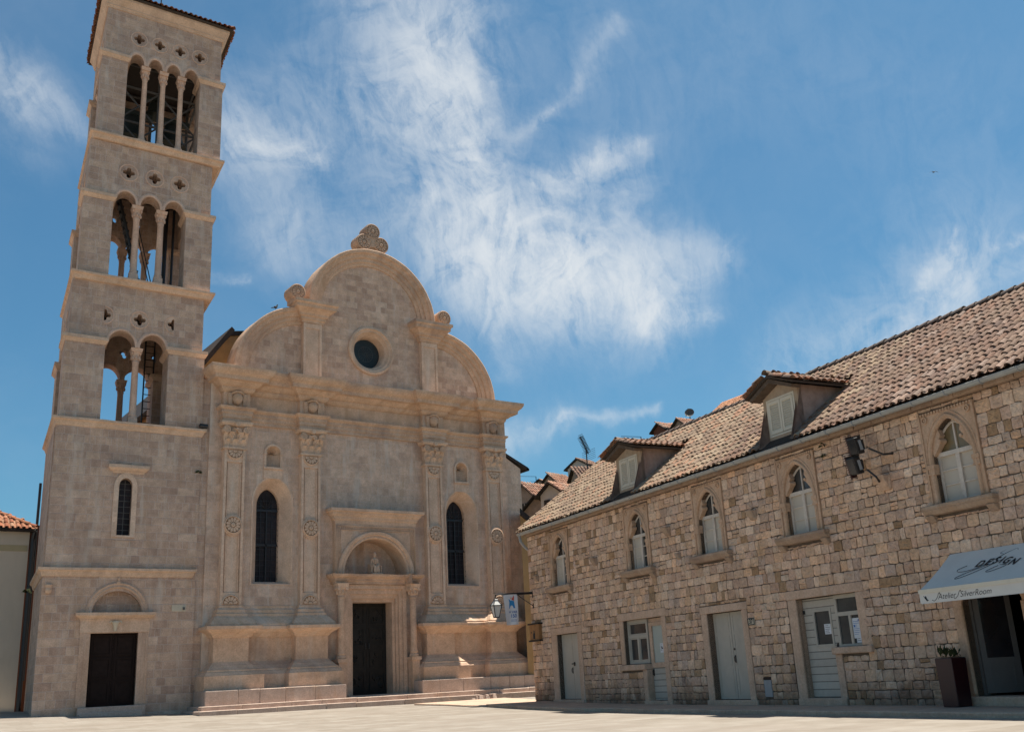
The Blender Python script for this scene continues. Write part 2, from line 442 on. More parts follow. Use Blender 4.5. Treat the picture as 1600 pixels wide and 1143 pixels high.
def mat_tinted(name, scale=14.0, var=0.3, bstr=0.6, spots=0.0, spotcol=(0.10, 0.09, 0.08), rough=0.9, foot=None, drift=0.0):
    """stone or tile by tile colour from the mesh, roughened and spotted"""
    m_, t, b = new_mat(name); P = pos(t)
    at = t.new('ShaderNodeVertexColor', layer_name='tint').outputs[0]
    n = t.noise(P, scale, 6.0, 0.68); n1 = t.noise(P, scale*0.25, 5.0, 0.6)
    c = t.mix(1.0, at, t.ramp(n, [(0.22, (1-var,)*3), (0.78, (1+var*0.8,)*3)]), 'MULTIPLY')
    c = t.mix(0.6, c, t.ramp(n1, [(0.25, (0.68, 0.64, 0.60)), (0.75, (1.18, 1.18, 1.18))]), 'MULTIPLY')
    if spots:
        sp = t.noise(P, 7.5, 7.0, 0.72); area = t.noise(P, 0.45, 4.0, 0.6)
        k = t.m('MULTIPLY', t.ss(sp, 0.52, 0.68), t.ss(area, 0.38, 0.62))
        c = t.mix(t.m('MULTIPLY', k, spots), c, (*spotcol, 1))
        o = t.m('MULTIPLY', t.ss(t.noise(P, 1.1, 6.0, 0.65), 0.56, 0.74), 0.55)
        c = t.mix(o, c, (0.37, 0.215, 0.105, 1))
    if drift:
        k = t.ss(t.noise(P, 0.55, 6.0, 0.62, 0.6), 0.42, 0.66); c = t.mix(t.m('MULTIPLY', k, drift), c, (0.22, 0.155, 0.11, 1))
        k = t.ss(t.noise(t.vm('ADD', P, (7.0, 3.0, 1.0)), 0.7, 6.0, 0.62, 0.6), 0.54, 0.74); c = t.mix(t.m('MULTIPLY', k, drift), c, (0.11, 0.075, 0.06, 1))
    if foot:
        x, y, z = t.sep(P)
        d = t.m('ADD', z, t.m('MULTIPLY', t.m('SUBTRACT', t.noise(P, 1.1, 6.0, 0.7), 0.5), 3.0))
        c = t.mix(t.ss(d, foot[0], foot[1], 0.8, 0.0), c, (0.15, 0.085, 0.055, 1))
    t.l.new(c, b.inputs['Base Color']); b.inputs['Roughness'].default_value = rough
    bump(t, b, t.m('ADD', n, t.m('MULTIPLY', n1, 0.6)), bstr, 0.03)
    return m_

def mat_glass(name, tint=(0.02, 0.024, 0.03), rough=0.06, spec=0.6):
    m_, t, b = new_mat(name); P = pos(t)
    n = t.noise(P, 1.3, 3.0)
    c = t.mix(1.0, (*tint, 1), t.ramp(n, [(0.3, (0.6, 0.6, 0.6)), (0.7, (1.5, 1.5, 1.5))]), 'MULTIPLY')
    t.l.new(c, b.inputs['Base Color']); b.inputs['Roughness'].default_value = rough
    b.inputs['Specular IOR Level'].default_value = spec
    bump(t, b, t.noise(P, 4.0, 2.0), 0.06, 0.02)
    return m_

def mat_planks(name, col, axis='h', pitch=0.14, var=0.15, dirt=0.25):
    """boards with joints between; axis h = boards lie flat, v = boards upright"""
    m_, t, b = new_mat(name); P = pos(t); x, y, z = t.sep(P)
    w = z if axis == 'h' else t.m('MULTIPLY', y, 1.0)
    q = t.m('DIVIDE', w, pitch); cell = t.m('FLOOR', q); f = t.m('SUBTRACT', q, cell)
    j = t.ss(t.m('MINIMUM', f, t.m('SUBTRACT', 1.0, f)), 0.02, 0.09, 1.0, 0.0)
    v, _ = t.white(t.comb(cell, 1.0, 4.0))
    n = t.noise(P, 8.0, 6.0, 0.65)
    c = t.mix(1.0, (*col, 1), t.ramp(t.m('ADD', t.m('MULTIPLY', n, 0.7), t.m('MULTIPLY', v, 0.3)), [(0.2, (1-var,)*3), (0.8, (1+var,)*3)]), 'MULTIPLY')
    c = t.mix(t.m('MULTIPLY', t.ss(t.noise(P, 2.0, 7.0, 0.7), 0.5, 0.75), dirt), c, (0.24, 0.20, 0.16, 1))
    c = t.mix(t.m('MULTIPLY', j, 0.75), c, (0.11, 0.10, 0.09, 1))
    t.l.new(c, b.inputs['Base Color']); b.inputs['Roughness'].default_value = 0.65
    bump(t, b, t.m('SUBTRACT', t.m('MULTIPLY', n, 0.3), j), 0.6, 0.012)
    return m_

def mat_slabs(name):
    """worn limestone paving of the square"""
    m_, t, b = new_mat(name); P = pos(t); x, y, z = t.sep(P)
    rot = t.vm('ADD', P, t.vm('SCALE', t.vm('SUBTRACT', t.noise(P, 0.8, 3.0, color=True), (0.5, 0.5, 0.5)), sc=0.08))
    x, y, z = t.sep(rot)
    rowv = t.m('DIVIDE', y, 0.62); row = t.m('FLOOR', rowv); rf = t.m('SUBTRACT', rowv, row)
    rr, _ = t.white(t.comb(row, 2.0, 7.0))
    uu = t.m('ADD', t.m('DIVIDE', x, t.m('MULTIPLY_ADD', rr, 0.6, 0.7)), t.m('MULTIPLY', rr, 31.0)); cell = t.m('FLOOR', uu); uf = t.m('SUBTRACT', uu, cell)
    d = t.m('MINIMUM', t.m('MINIMUM', uf, t.m('SUBTRACT', 1.0, uf)), t.m('MULTIPLY', t.m('MINIMUM', rf, t.m('SUBTRACT', 1.0, rf)), 0.7))
    j = t.ss(d, 0.008, 0.03, 1.0, 0.0)
    v, _ = t.white(t.comb(cell, row, 3.0))
    col = t.ramp(v, [(0.0, (0.235, 0.203, 0.168)), (0.5, (0.27, 0.238, 0.202)), (1.0, (0.305, 0.273, 0.236))])
    n = t.noise(P, 2.2, 8.0, 0.68); n2 = t.noise(P, 0.35, 5.0, 0.6); n3 = t.noise(P, 11.0, 5.0, 0.7)
    col = t.mix(0.6, col, t.ramp(n, [(0.25, (0.66, 0.62, 0.57)), (0.7, (1.14, 1.14, 1.13))]), 'MULTIPLY')
    col = t.mix(t.ss(n2, 0.45, 0.68, 0.0, 0.5), col, (0.235, 0.195, 0.16, 1))
    col = t.mix(t.ss(n3, 0.56, 0.72, 0.0, 0.45), col, (0.19, 0.155, 0.13, 1))
    col = t.mix(t.m('MULTIPLY', j, 0.4), col, (0.22, 0.18, 0.145, 1))
    t.l.new(col, b.inputs['Base Color']); b.inputs['Roughness'].default_value = 0.6
    bump(t, b, t.m('SUBTRACT', t.m('MULTIPLY', n, 0.5), t.m('MULTIPLY', j, 0.5)), 0.35, 0.02)
    return m_

M_CHURCH = mat_ashlar('cathedral_ashlar', 0.36, 0.80, cols=[(0.0, (0.31, 0.25, 0.205)), (0.25, (0.37, 0.30, 0.245)), (0.5, (0.405, 0.335, 0.275)), (0.75, (0.43, 0.355, 0.29)), (1.0, (0.47, 0.41, 0.345))], ochre=0.5, wash=0.8, dark=0.42, mortar=0.32, contrast=0.5, seed=0.0, jb=0.14, bs=0.8)
M_ATTIC = mat_ashlar('gable_ashlar', 0.29, 0.66, ochre=0.25, wash=0.35, dark=0.25, mortar=0.26, contrast=0.65, seed=2.0, jb=0.14, bs=0.8)
M_TOWER = mat_ashlar('tower_ashlar', 0.315, 0.66, cols=[(0.0, (0.235, 0.18, 0.15)), (0.25, (0.295, 0.235, 0.195)), (0.55, (0.335, 0.27, 0.22)), (0.85, (0.37, 0.305, 0.245)), (1.0, (0.43, 0.37, 0.31))], ochre=0.40, wash=0.45, dark=0.38, mortar=0.42, seed=5.0, contrast=0.6, jb=0.22)
M_LEDGE = mat_carved('ledge_stone', (0.42, 0.345, 0.275), 0.45, 0.2, 0.25, 1.0)
M_CORNICE = mat_carved('cornice_stone', (0.39, 0.31, 0.24), 0.8, 0.25, 0.62, 2.0, 0.7)
M_CARVED = mat_carved('carved_stone', (0.42, 0.335, 0.26), 0.55, 0.45, 0.42, 3.0)
M_PILASTER = mat_carved('pilaster_stone', (0.45, 0.375, 0.305), 0.35, 0.60, 0.18, 4.0)
M_COLUMN = mat_carved('column_stone', (0.42, 0.34, 0.285), 0.2, 0.4, 0.25, 6.0)
M_RECESS = mat_carved('recess_shade_of_carving', (0.24, 0.15, 0.085), 0.5, 0.1, 0.3, 7.0)  # ochre-brown stone, its dark tone painted in as recess shade between petals
M_ROUGH = mat_carved('weathered_ornament', (0.34, 0.27, 0.21), 0.4, 0.2, 0.5, 8.0, 1.0)
M_STEP = mat_carved('step_stone', (0.345, 0.305, 0.275), 0.5, 0.3, 0.3, 9.0, 0.7)
M_SURROUND = mat_carved('window_surround_stone', (0.37, 0.29, 0.22), 0.45, 0.15, 0.25, 12.0)
M_DOORSTONE = mat_carved('door_surround_stone', (0.385, 0.31, 0.25), 0.35, 0.35, 0.25, 13.0)
M_SILL = mat_carved('sill_stone', (0.27, 0.225, 0.18), 0.4, 0.2, 0.6, 14.0, 0.8)
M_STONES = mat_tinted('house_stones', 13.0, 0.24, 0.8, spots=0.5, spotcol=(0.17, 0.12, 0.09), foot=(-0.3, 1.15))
M_MORTAR = mat_plain('house_mortar', (0.135, 0.103, 0.08), 0.95, 0.35, 5.0, 0.1, bstr=0.6)
M_TILES = mat_tinted('old_roof_tiles', 16.0, 0.26, 0.5, spots=0.35, spotcol=(0.09, 0.08, 0.075), drift=0.55)
M_NEWTILES = mat_tinted('red_roof_tiles', 12.0, 0.22, 0.4)
M_UNDER = mat_plain('roof_underlay', (0.07, 0.055, 0.045), 0.95, 0.3, 3.0, 0.1)
M_WOODDARK = mat_plain('dark_timber', (0.035, 0.026, 0.022), 0.75, 0.35, 7.0)
M_DOORDARK = mat_plain('dark_door_panels', (0.022, 0.014, 0.012), 0.8, 0.35, 6.0, 0.12)
M_BRONZE = mat_plain('bronze_door', (0.020, 0.019, 0.017), 0.55, 0.5, 5.0, 0.25, metal=0.0, bstr=0.5)
M_SOFFIT = mat_plain('weathered_soffit_boards', (0.115, 0.085, 0.065), 0.9, 0.4, 6.0, 0.1, bstr=0.5)
M_SHOPDOOR = mat_plain('shop_door_paint', (0.13, 0.12, 0.115), 0.5, 0.1, 3.0, 0.3)
M_IRON = mat_plain('black_iron', (0.018, 0.018, 0.02), 0.45, 0.3, 20.0, 0.5)
M_STEEL = mat_plain('bell_frame_steel', (0.10, 0.095, 0.09), 0.6, 0.3, 8.0)
M_BELL = mat_plain('bell_bronze', (0.05, 0.055, 0.045), 0.5, 0.3, 5.0, 0.5, metal=0.5)
M_GLASSDARK = mat_glass('dark_glass', (0.016, 0.016, 0.02), 0.12)
M_LEADED = mat_glass('leaded_glass', (0.030, 0.025, 0.028), 0.5, 0.15)
M_OCULUS = mat_glass('oculus_glass', (0.022, 0.030, 0.033), 0.4, 0.25)
M_PANE = mat_glass('window_pane', (0.05, 0.048, 0.046), 0.08, 0.6)
M_CURTAIN = mat_plain('curtained_pane', (0.52, 0.46, 0.385), 0.55, 0.10, 1.6, 0.2, bstr=0.05)
M_AMBER = mat_plain('amber_pane', (0.20, 0.145, 0.075), 0.2, 0.25, 2.0, 0.5, bstr=0.05)
M_WHITEPAINT = mat_plain('flaking_white_paint', (0.60, 0.53, 0.46), 0.6, 0.18, 14.0, 0.3, dirt=0.35)
M_SHUTTER = mat_plain('cream_shutter_paint', (0.62, 0.57, 0.47), 0.5, 0.08, 5.0, 0.4, bstr=0.05)
M_GREYDOOR = mat_plain('grey_door_paint', (0.46, 0.41, 0.345), 0.55, 0.10, 3.0, 0.3, dirt=0.12)
M_PLANKDOOR = mat_planks('planked_door_paint', (0.48, 0.425, 0.36), 'h', 0.19)
M_FROST = mat_plain('frosted_pane', (0.42, 0.455, 0.415), 0.25, 0.06, 1.0, 0.5, bstr=0.0)
M_OAK = mat_planks('oak_box', (0.30, 0.155, 0.065), 'v', 0.11, 0.25, 0.1)
M_PAPER = mat_plain('paper', (0.68, 0.68, 0.70), 0.7, 0.05, 4.0, 0.2, bstr=0.0)
M_INK = mat_plain('ink', (0.03, 0.03, 0.035), 0.7, 0.1, 4.0, 0.2, bstr=0.0)
M_BLUEINK = mat_plain('blue_ink', (0.06, 0.16, 0.42), 0.7, 0.1, 4.0, 0.2, bstr=0.0)
M_GUTTER = mat_plain('grey_gutter_metal', (0.34, 0.345, 0.33), 0.45, 0.12, 4.0, 0.5, dirt=0.3)
M_ZINC = mat_plain('zinc_plate', (0.30, 0.31, 0.32), 0.5, 0.1, 6.0, 0.4)
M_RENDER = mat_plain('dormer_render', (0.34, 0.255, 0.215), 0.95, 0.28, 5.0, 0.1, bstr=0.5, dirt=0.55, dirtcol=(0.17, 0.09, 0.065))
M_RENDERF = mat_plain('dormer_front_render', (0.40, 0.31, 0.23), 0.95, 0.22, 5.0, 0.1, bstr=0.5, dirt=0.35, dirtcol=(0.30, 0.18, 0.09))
M_YELLOW = mat_plain('pale_yellow_render', (0.68, 0.57, 0.45), 0.95, 0.06, 0.8, 0.1, bstr=0.2, dirt=0.08)
M_BAND = mat_plain('ochre_band', (0.50, 0.41, 0.25), 0.95, 0.08, 2.0, 0.1, bstr=0.1)
M_OCHRE = mat_plain('ochre_render', (0.42, 0.27, 0.13), 0.95, 0.2, 1.5, 0.1, bstr=0.2, dirt=0.3)
M_AWNING = mat_plain('awning_canvas', (0.68, 0.63, 0.57), 0.85, 0.08, 1.2, 0.15, bstr=0.1)
M_VALANCE = mat_plain('awning_valance', (0.62, 0.61, 0.58), 0.85, 0.05, 3.0, 0.15, bstr=0.1)
M_BURGUNDY = mat_plain('burgundy_planter_paint', (0.034, 0.006, 0.008), 0.4, 0.15, 4.0, 0.5, bstr=0.0)
M_LEAF = mat_plain('weed_leaf', (0.045, 0.055, 0.022), 0.8, 0.5, 20.0, 0.2, bstr=0.0)
M_PLAZA = mat_slabs('plaza_slabs')
M_PAVE = mat_carved('pavement_stone', (0.33, 0.275, 0.225), 0.2, 0.2, 0.45, 16.0)
M_FLAG = mat_plain('flag_cloth', (0.72, 0.73, 0.76), 0.85, 0.03, 2.0, 0.15, bstr=0.0)
M_FLAGBLUE = mat_plain('flag_blue', (0.05, 0.27, 0.58), 0.85, 0.1, 3.0, 0.15, bstr=0.0)
M_FLAGRED = mat_plain('flag_red', (0.62, 0.065, 0.035), 0.85, 0.1, 3.0, 0.15, bstr=0.0)
M_FLAGORANGE = mat_plain('flag_orange', (0.75, 0.30, 0.08), 0.85, 0.1, 3.0, 0.15, bstr=0.0)
M_LAMPGLASS = mat_plain('lamp_opal_glass', (0.66, 0.66, 0.63), 0.15, 0.05, 3.0, 0.5, bstr=0.0)
M_WHITEWALL = mat_plain('white_render', (0.52, 0.48, 0.45), 0.95, 0.1, 1.0, 0.1, dirt=0.2)
M_PINKWALL = mat_plain('pinkish_rubble_wall', (0.30, 0.235, 0.195), 0.95, 0.4, 2.2, 0.1, bstr=0.4, dirt=0.3)
M_BROWNWALL = mat_plain('brown_brick_wall', (0.15, 0.065, 0.045), 0.95, 0.2, 1.2, 0.1)
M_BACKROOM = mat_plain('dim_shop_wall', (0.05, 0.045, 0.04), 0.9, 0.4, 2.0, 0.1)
M_BIRD = mat_plain('bird_feathers', (0.06, 0.06, 0.065), 0.8, 0.2, 8.0, 0.2, bstr=0.0)
M_GULL = mat_plain('gull_feathers', (0.14, 0.14, 0.15), 0.8, 0.2, 8.0, 0.2, bstr=0.0)
M_CREAM = mat_plain('cream_plaque', (0.55, 0.48, 0.37), 0.8, 0.12, 5.0, 0.2)

def text_shape(txt, size, shear=0.0, extrude=0.0, thick=0.0):
    cu = bpy.data.curves.new('lettering', 'FONT'); cu.body = txt; cu.size = size; cu.shear = shear
    cu.extrude = extrude; cu.align_x = 'CENTER'; cu.align_y = 'CENTER'; cu.offset = thick
    o = bpy.data.objects.new('lettering', cu); SC.collection.objects.link(o)
    bpy.context.view_layer.update()
    dg = bpy.context.evaluated_depsgraph_get()
    me = bpy.data.meshes.new_from_object(o.evaluated_get(dg))
    vs = [tuple(v.co) for v in me.vertices]; fs = [tuple(p.vertices) for p in me.polygons]
    bpy.data.objects.remove(o); bpy.data.curves.remove(cu); bpy.data.meshes.remove(me)
    return vs, fs

# ------------------------------------------------------------------ ground
def plaza_z(x, y):
    t = min(max((y-22.0)/18.0, 0.0), 1.25)
    return -0.10+t*t*(0.37-0.007*(max(-20, min(60, x))-14.0)+min(0.3, max(0.0, 14.0-x)*0.025))
def sheet(name, xs, ys, zf, mat):
    b = MB(); n = len(xs)
    b.add([(x, y, zf(x, y)) for y in ys for x in xs],
          [(j*n+i, j*n+i+1, (j+1)*n+i+1, (j+1)*n+i) for j in range(len(ys)-1) for i in range(n-1)])
    return structure(b.build(name, mat))
def span(a, b, n): return [a+(b-a)*i/n for i in range(n+1)]
sheet('plaza', [-900, -200]+span(-40, 60, 50)+[200, 900], [-300, -60]+span(-10, 60, 70)+[120, 400, 1200], plaza_z, M_PLAZA)

# raised pavement with its kerb along the house and across to the cathedral steps
def pave_strip(pts_in, pts_out, name, h=0.09):
    b = MB(); n = len(pts_in); vs = []
    for p, q in zip(pts_in, pts_out):
        for w, dz in ((p, h), (q, h), (q, -0.3), (p, -0.3)):
            vs.append((w[0], w[1], plaza_z(*w)+dz+(0.004*math.sin(w[1]*3.1) if dz > 0 else 0)))
    fs = []
    for i in range(n-1):
        for j in range(4):
            fs.append((i*4+j, i*4+(j+1) % 4, (i+1)*4+(j+1) % 4, (i+1)*4+j))
    fs += [(0, 1, 2, 3), tuple((n-1)*4+j for j in range(4))]
    b.add(vs, fs); return structure(b.build(name, M_PAVE, bevel=0.02))
sp = span(2.0, 37.8, 60)
inn = [HSF(s, -0.2, 0)[:2] for s in sp]; out = [HSF(s, 2.15+0.05*math.sin(s*1.7)+(0.35 if s > 30 else 0), 0)[:2] for s in sp]
pave_strip(inn, out, 'pavement', 0.10)
pave_strip([(27.4, 39.6), (27.0, 37.2), (26.4, 35.0), HSF(37.82, -0.2, 0)[:2]], [(22.3, 38.9), (22.7, 36.9), (22.6, 35.4), HSF(37.82, 2.5, 0)[:2]], 'pavement', 0.06)

# ------------------------------------------------------------------ cathedral
CX = 22.07
cath = tag(empty('cathedral', CHF(CX, 0, 0.3)), 'cream stone cathedral front with three-lobed gable and round window', 'church')

# stone steps along the whole front
st = tag(empty('stone_steps', CHF(CX, 2.0, 0.3)), 'two low worn stone steps running along the cathedral front', 'steps')
def step_bar(u0, u1, d0, d1, z0, z1, seed):
    rr = random.Random(seed); b = MB(CHF); u = u0
    while u < u1-0.01:
        w = min(rr.uniform(1.3, 2.6), u1-u)
        if u1-(u+w) < 0.6: w = u1-u
        jz = rr.uniform(-0.012, 0.012); jd = rr.uniform(-0.02, 0.02)
        b.box(u+0.006, u+w-0.006, d0, d1+jd, z0, z1+jz); u += w
    return b
step_bar(13.55, 26.3, -0.2, 2.12, 0.0, 0.43, 1).build('step', M_STEP, st, bevel=0.02)
step_bar(26.9, 30.3, -0.2, 2.05, 0.0, 0.41, 2).build('step', M_STEP, st, bevel=0.02)
step_bar(13.75, 30.35, -0.2, 1.75, 0.2, 0.60, 3).build('step', M_STEP, st, bevel=0.02)
rr = random.Random(5)
for k in range(9):
    rb = MB(CHF)                                  # the crumbled piece of the lower step
    u = rr.uniform(25.9, 27.1); d = rr.uniform(1.85, 2.2); q = rr.uniform(0.05, 0.12)
    rb.frust((u-q, u+q, d-q, d+q), (u-q*0.5, u+q*0.6, d-q*0.6, d+q*0.4), 0.2, 0.30+q)
    rb.build('broken_stone', M_STEP, st, bevel=0.01)

# --- wall with true openings
LW = (17.17, 26.97)                                  # centres of the two lancets
hole_l = [arch_outline(c-0.90, c+0.90, 5.42, 8.95, 10.05, 24, 1.25) for c in LW]
wall = MB(CHF)
niche_c = (17.15, 27.05)
nich = [arch_outline(c-0.34, c+0.34, 10.5, 11.12, 11.46, 14) for c in niche_c]
wall.prism([rect(14.25, 29.85, 0.3, 14.75), rect(20.55, 23.65, 0.55, 5.25), arch_outline(CX-1.62, CX+1.62, 5.85, 5.86, 7.46, 28)]+hole_l+nich, -0.95, 0.0)
wall.build('wall', M_CHURCH, cath)
back = MB(CHF); back.box(14.3, 29.8, -1.35, -0.96, 0.3, 14.75)
back.build('inner_wall', M_CHURCH, cath)

# --- plinth and pedestals swept as mouldings that break forward under each pilaster
PX = (CX-6.77, CX-3.22, CX+3.22, CX+6.77)
def breaks(u0, u1, centres, half, d0, d1, back_d=-0.2):
    p = [(u0, back_d)]
    first = True
    pts = []
    for c in centres:
        pts += [(c-half, d0), (c-half, d1), (c+half, d1), (c+half, d0)]
    a = [(u0, d0)] if not (centres and abs(centres[0]-half-u0) < 1e-3) else []
    e = [(u1, d0)] if not (centres and abs(centres[-1]+half-u1) < 1e-3) else []
    seq = [(u0, back_d)]+a+pts+e+[(u1, back_d)]
    out = []
    for q in seq:
        if not out or (abs(out[-1][0]-q[0])+abs(out[-1][1]-q[1])) > 1e-4: out.append(q)
    # drop the doubled corner where a break starts at the very end
    res = [out[0]]
    for q in out[1:-1]:
        res.append(q)
    res.append(out[-1]); clean = []
    for i, q in enumerate(res):
        if 0 < i < len(res)-1 and abs(res[i-1][0]-q[0]) < 1e-4 and abs(res[i+1][0]-q[0]) < 1e-4: continue
        clean.append(q)
    return clean
bw = 0.74
prof_ped = [(-0.05, 0.55), (0.50, 0.55), (0.50, 1.72), (0.46, 1.75), (0.40, 1.84), (0.34, 1.88), (0.34, 1.93), (0.22, 2.02), (0.14, 2.12), (0.10, 2.14), (0.03, 2.22), (0.0, 2.26),
            (0.0, 3.20), (0.05, 3.22), (0.08, 3.27), (0.16, 3.36), (0.30, 3.44), (0.36, 3.50), (0.44, 3.52), (0.45, 3.64), (0.40, 3.67), (-0.05, 3.70)]
for sgn in (-1, 1):
    cs = PX[:2] if sgn < 0 else PX[2:]
    u0, u1 = cs[0]-bw, cs[1]+bw
    pm = MB(CHF); pm.molding(breaks(u0, u1, cs, bw, 0.10, 0.52), prof_ped)
    pm.build('pedestal', M_CARVED, cath)
    pl = MB(CHF)
    a0, a1 = (14.0, 20.05) if sgn < 0 else (23.75, 30.1)
    rr = random.Random(7+sgn); u = a0
    while u < a1-0.01:
        w = min(rr.uniform(0.7, 1.5), a1-u)
        if a1-(u+w) < 0.4: w = a1-u
        j = rr.uniform(-0.012, 0.012); pl.box(u+0.004, u+w-0.004, -0.1, 1.38+j, 0.5, 1.16+rr.uniform(-0.01, 0.01)); u += w
    pl.build('plinth_block', M_STEP, cath, bevel=0.025)
    # attic base between and under the pilasters
    am = MB(CHF)
    am.molding(breaks(cs[0]-0.47, cs[1]+0.47, cs, 0.47, 0.0, 0.30), [(-0.05, 3.66), (0.50, 3.66), (0.50, 3.74), (0.42, 3.84), (0.30, 3.98), (0.20, 4.06), (0.20, 4.16), (0.13, 4.20), (0.13, 4.32), (0.04, 4.40), (0.04, 4.50), (-0.05, 4.50)])
    am.build('pilaster_base', M_CARVED, cath)

# --- rosettes and pilasters
def rosette(b, c, z, r, d, part=1.0, t0=0.0):
    """carved wheel flower; part .5 gives a half one"""
    span_t = 2*PI*part
    b.arcring(c, z, [(r*1.14, d), (r*1.14, d+0.05), (r*1.02, d+0.07), (r*0.95, d+0.03), (r*0.95, d)], t0, t0+span_t, 30 if part == 1 else 16)
    n = 12 if part == 1 else 6
    for i in range(n):
        t = t0+span_t*(i+0.5)/n
        pts = []
        for q, hw in ((0.34, 0.05), (0.55, 0.13), (0.78, 0.17), (0.90, 0.10)):
            pts.append((q, hw))
        L = [(c+r*(q*math.cos(t)-hw*math.sin(t)), z+r*(q*math.sin(t)+hw*math.cos(t))) for q, hw in pts]
        Rr = [(c+r*(q*math.cos(t)+hw*math.sin(t)), z+r*(q*math.sin(t)-hw*math.cos(t))) for q, hw in reversed(pts)]
        b.prism([L+Rr], d, d+0.06)
    b.arcring(c, z, [(r*0.30, d), (r*0.28, d+0.06), (r*0.12, d+0.08), (0.001, d+0.05), (0.001, d)], t0, t0+span_t, 16 if part == 1 else 8)

def volute(b, a, z, r, d0, d1, sgn):
    """a scroll seen face on"""
    b.disc(a, z, r, d0, d1, 16)
    pts = []
    for i in range(26):
        t = i/25*2.25*2*PI; q = r*(1.0-0.78*i/25)
        pts.append((a+sgn*q*math.sin(t), d1+0.005, z+q*math.cos(t)))
    b.tube(pts, 0.022, 5)
def leaf(b, a, d, z0, z1, w, curl):
    n = 5; vs = []
    for i in range(n+1):
        t = i/n; z = z0+(z1-z0)*t; dd = d+curl*t**3; ww = w*(0.85+0.3*math.sin(PI*t))*(1 if t < 0.85 else 0.75)
        vs += [(a-ww/2, dd, z), (a-ww/5, dd+0.035, z), (a, dd+0.02, z), (a+ww/5, dd+0.035, z), (a+ww/2, dd, z)]
    fs = [(i*5+j, i*5+j+1, (i+1)*5+j+1, (i+1)*5+j) for i in range(n) for j in range(4)]
    o = n*5
    vs += [(a-ww/2, d+curl*0.6, z1-0.05), (a+ww/2, d+curl*0.6, z1-0.05)]
    fs.append((o, o+1, o+2, o+3, o+4, len(vs)-1, len(vs)-2))
    b.add(vs, fs)
def pilaster(c, zb=4.50, zt=11.10, hw=0.46, d=0.30):
    b = MB(CHF); b.box(c-hw, c+hw, -0.05, d-0.09, zb, zt)
    for a0, a1 in ((c-hw, c-hw+0.11), (c+hw-0.11, c+hw)): b.box(a0, a1, d-0.09, d, zb, zt)
    for a0, a1 in ((c-hw+0.165, c-hw+0.195), (c+hw-0.195, c+hw-0.165)): b.box(a0, a1, d-0.09, d-0.03, zb+0.55, zt-0.6)
    zm = 7.83
    # filled corners round the half and whole flowers
    for z0, z1, zc, up in ((zt-0.55, zt, zt-0.03, -1), (zb, zb+0.55, zb+0.03, 1)):
        pts = [(c-hw+0.11, z0 if up > 0 else z1)]
        pts += [(c+0.345*math.cos(t), zc+up*0.46*abs(math.sin(t))) for t in [PI-PI*i/14 for i in range(15)]]
    b.box(c-hw+0.11, c+hw-0.11, d-0.09, d-0.03, zt-0.56, zt); b.box(c-hw+0.11, c+hw-0.11, d-0.09, d-0.03, zb, zb+0.52)
    b.disc(c, zm, 0.45, d-0.09, d-0.012, 28)
    o = b.build('pilaster', M_PILASTER, cath)
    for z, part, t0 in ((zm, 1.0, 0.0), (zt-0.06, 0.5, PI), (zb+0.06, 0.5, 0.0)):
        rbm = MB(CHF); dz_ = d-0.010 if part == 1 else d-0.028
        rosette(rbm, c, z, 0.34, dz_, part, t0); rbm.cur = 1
        rbm.arcring(c, z, [(0.002, dz_-0.002), (0.002, dz_+0.006), (0.33, dz_+0.006), (0.33, dz_-0.002)], t0, t0+2*PI*part, 24 if part == 1 else 12)  # thin dark disc behind the petals, colouring in the shade of the hollows
        rbm.build('rosette', [M_LEDGE, M_RECESS], o)
    cb = MB(CHF); z0 = zt
    cb.box(c-hw-0.07, c+hw+0.07, -0.05, d+0.06, z0, z0+0.09)
    cb.frust((c-hw+0.02, c+hw-0.02, -0.05, d-0.02), (c-hw-0.06, c+hw+0.06, -0.05, d+0.08), z0+0.09, z0+1.02)
    for k, (a, w) in enumerate(((-0.34, 0.26), (0.0, 0.30), (0.34, 0.26))): leaf(cb, c+a, d-0.02, z0+0.09, z0+0.42, w, 0.13)
    for a, w in ((-0.20, 0.28), (0.20, 0.28), (-0.45, 0.18), (0.45, 0.18)): leaf(cb, c+a, d+0.02, z0+0.30, z0+0.72, w, 0.17)
    for sgn in (-1, 1):
        volute(cb, c+sgn*0.44, z0+0.82, 0.165, d-0.1, d+0.20, sgn); volute(cb, c+sgn*0.13, z0+0.80, 0.10, d-0.05, d+0.15, -sgn)
        cb.tube([(c+sgn*0.12, d+0.10, z0+0.50), (c+sgn*0.25, d+0.14, z0+0.72), (c+sgn*0.40, d+0.17, z0+0.95)], 0.035, 6)
    ab = [(c-0.70, z0+1.02), (c+0.70, z0+1.02), (c+0.70, z0+1.19), (c-0.70, z0+1.19)]
    cb.frust((c-0.62, c+0.62, -0.05, d+0.17), (c-0.70, c+0.70, -0.05, d+0.24), z0+1.00, z0+1.10); cb.box(c-0.70, c+0.70, -0.05, d+0.24, z0+1.10, z0+1.19)
    cb.disc(c, z0+1.06, 0.14, d, d+0.30, 12, 0.10); cb.disc(c, z0+0.86, 0.09, d, d+0.22, 10, 0.06)
    cb.build('capital', M_LEDGE, cath)
for c in PX: pilaster(c)

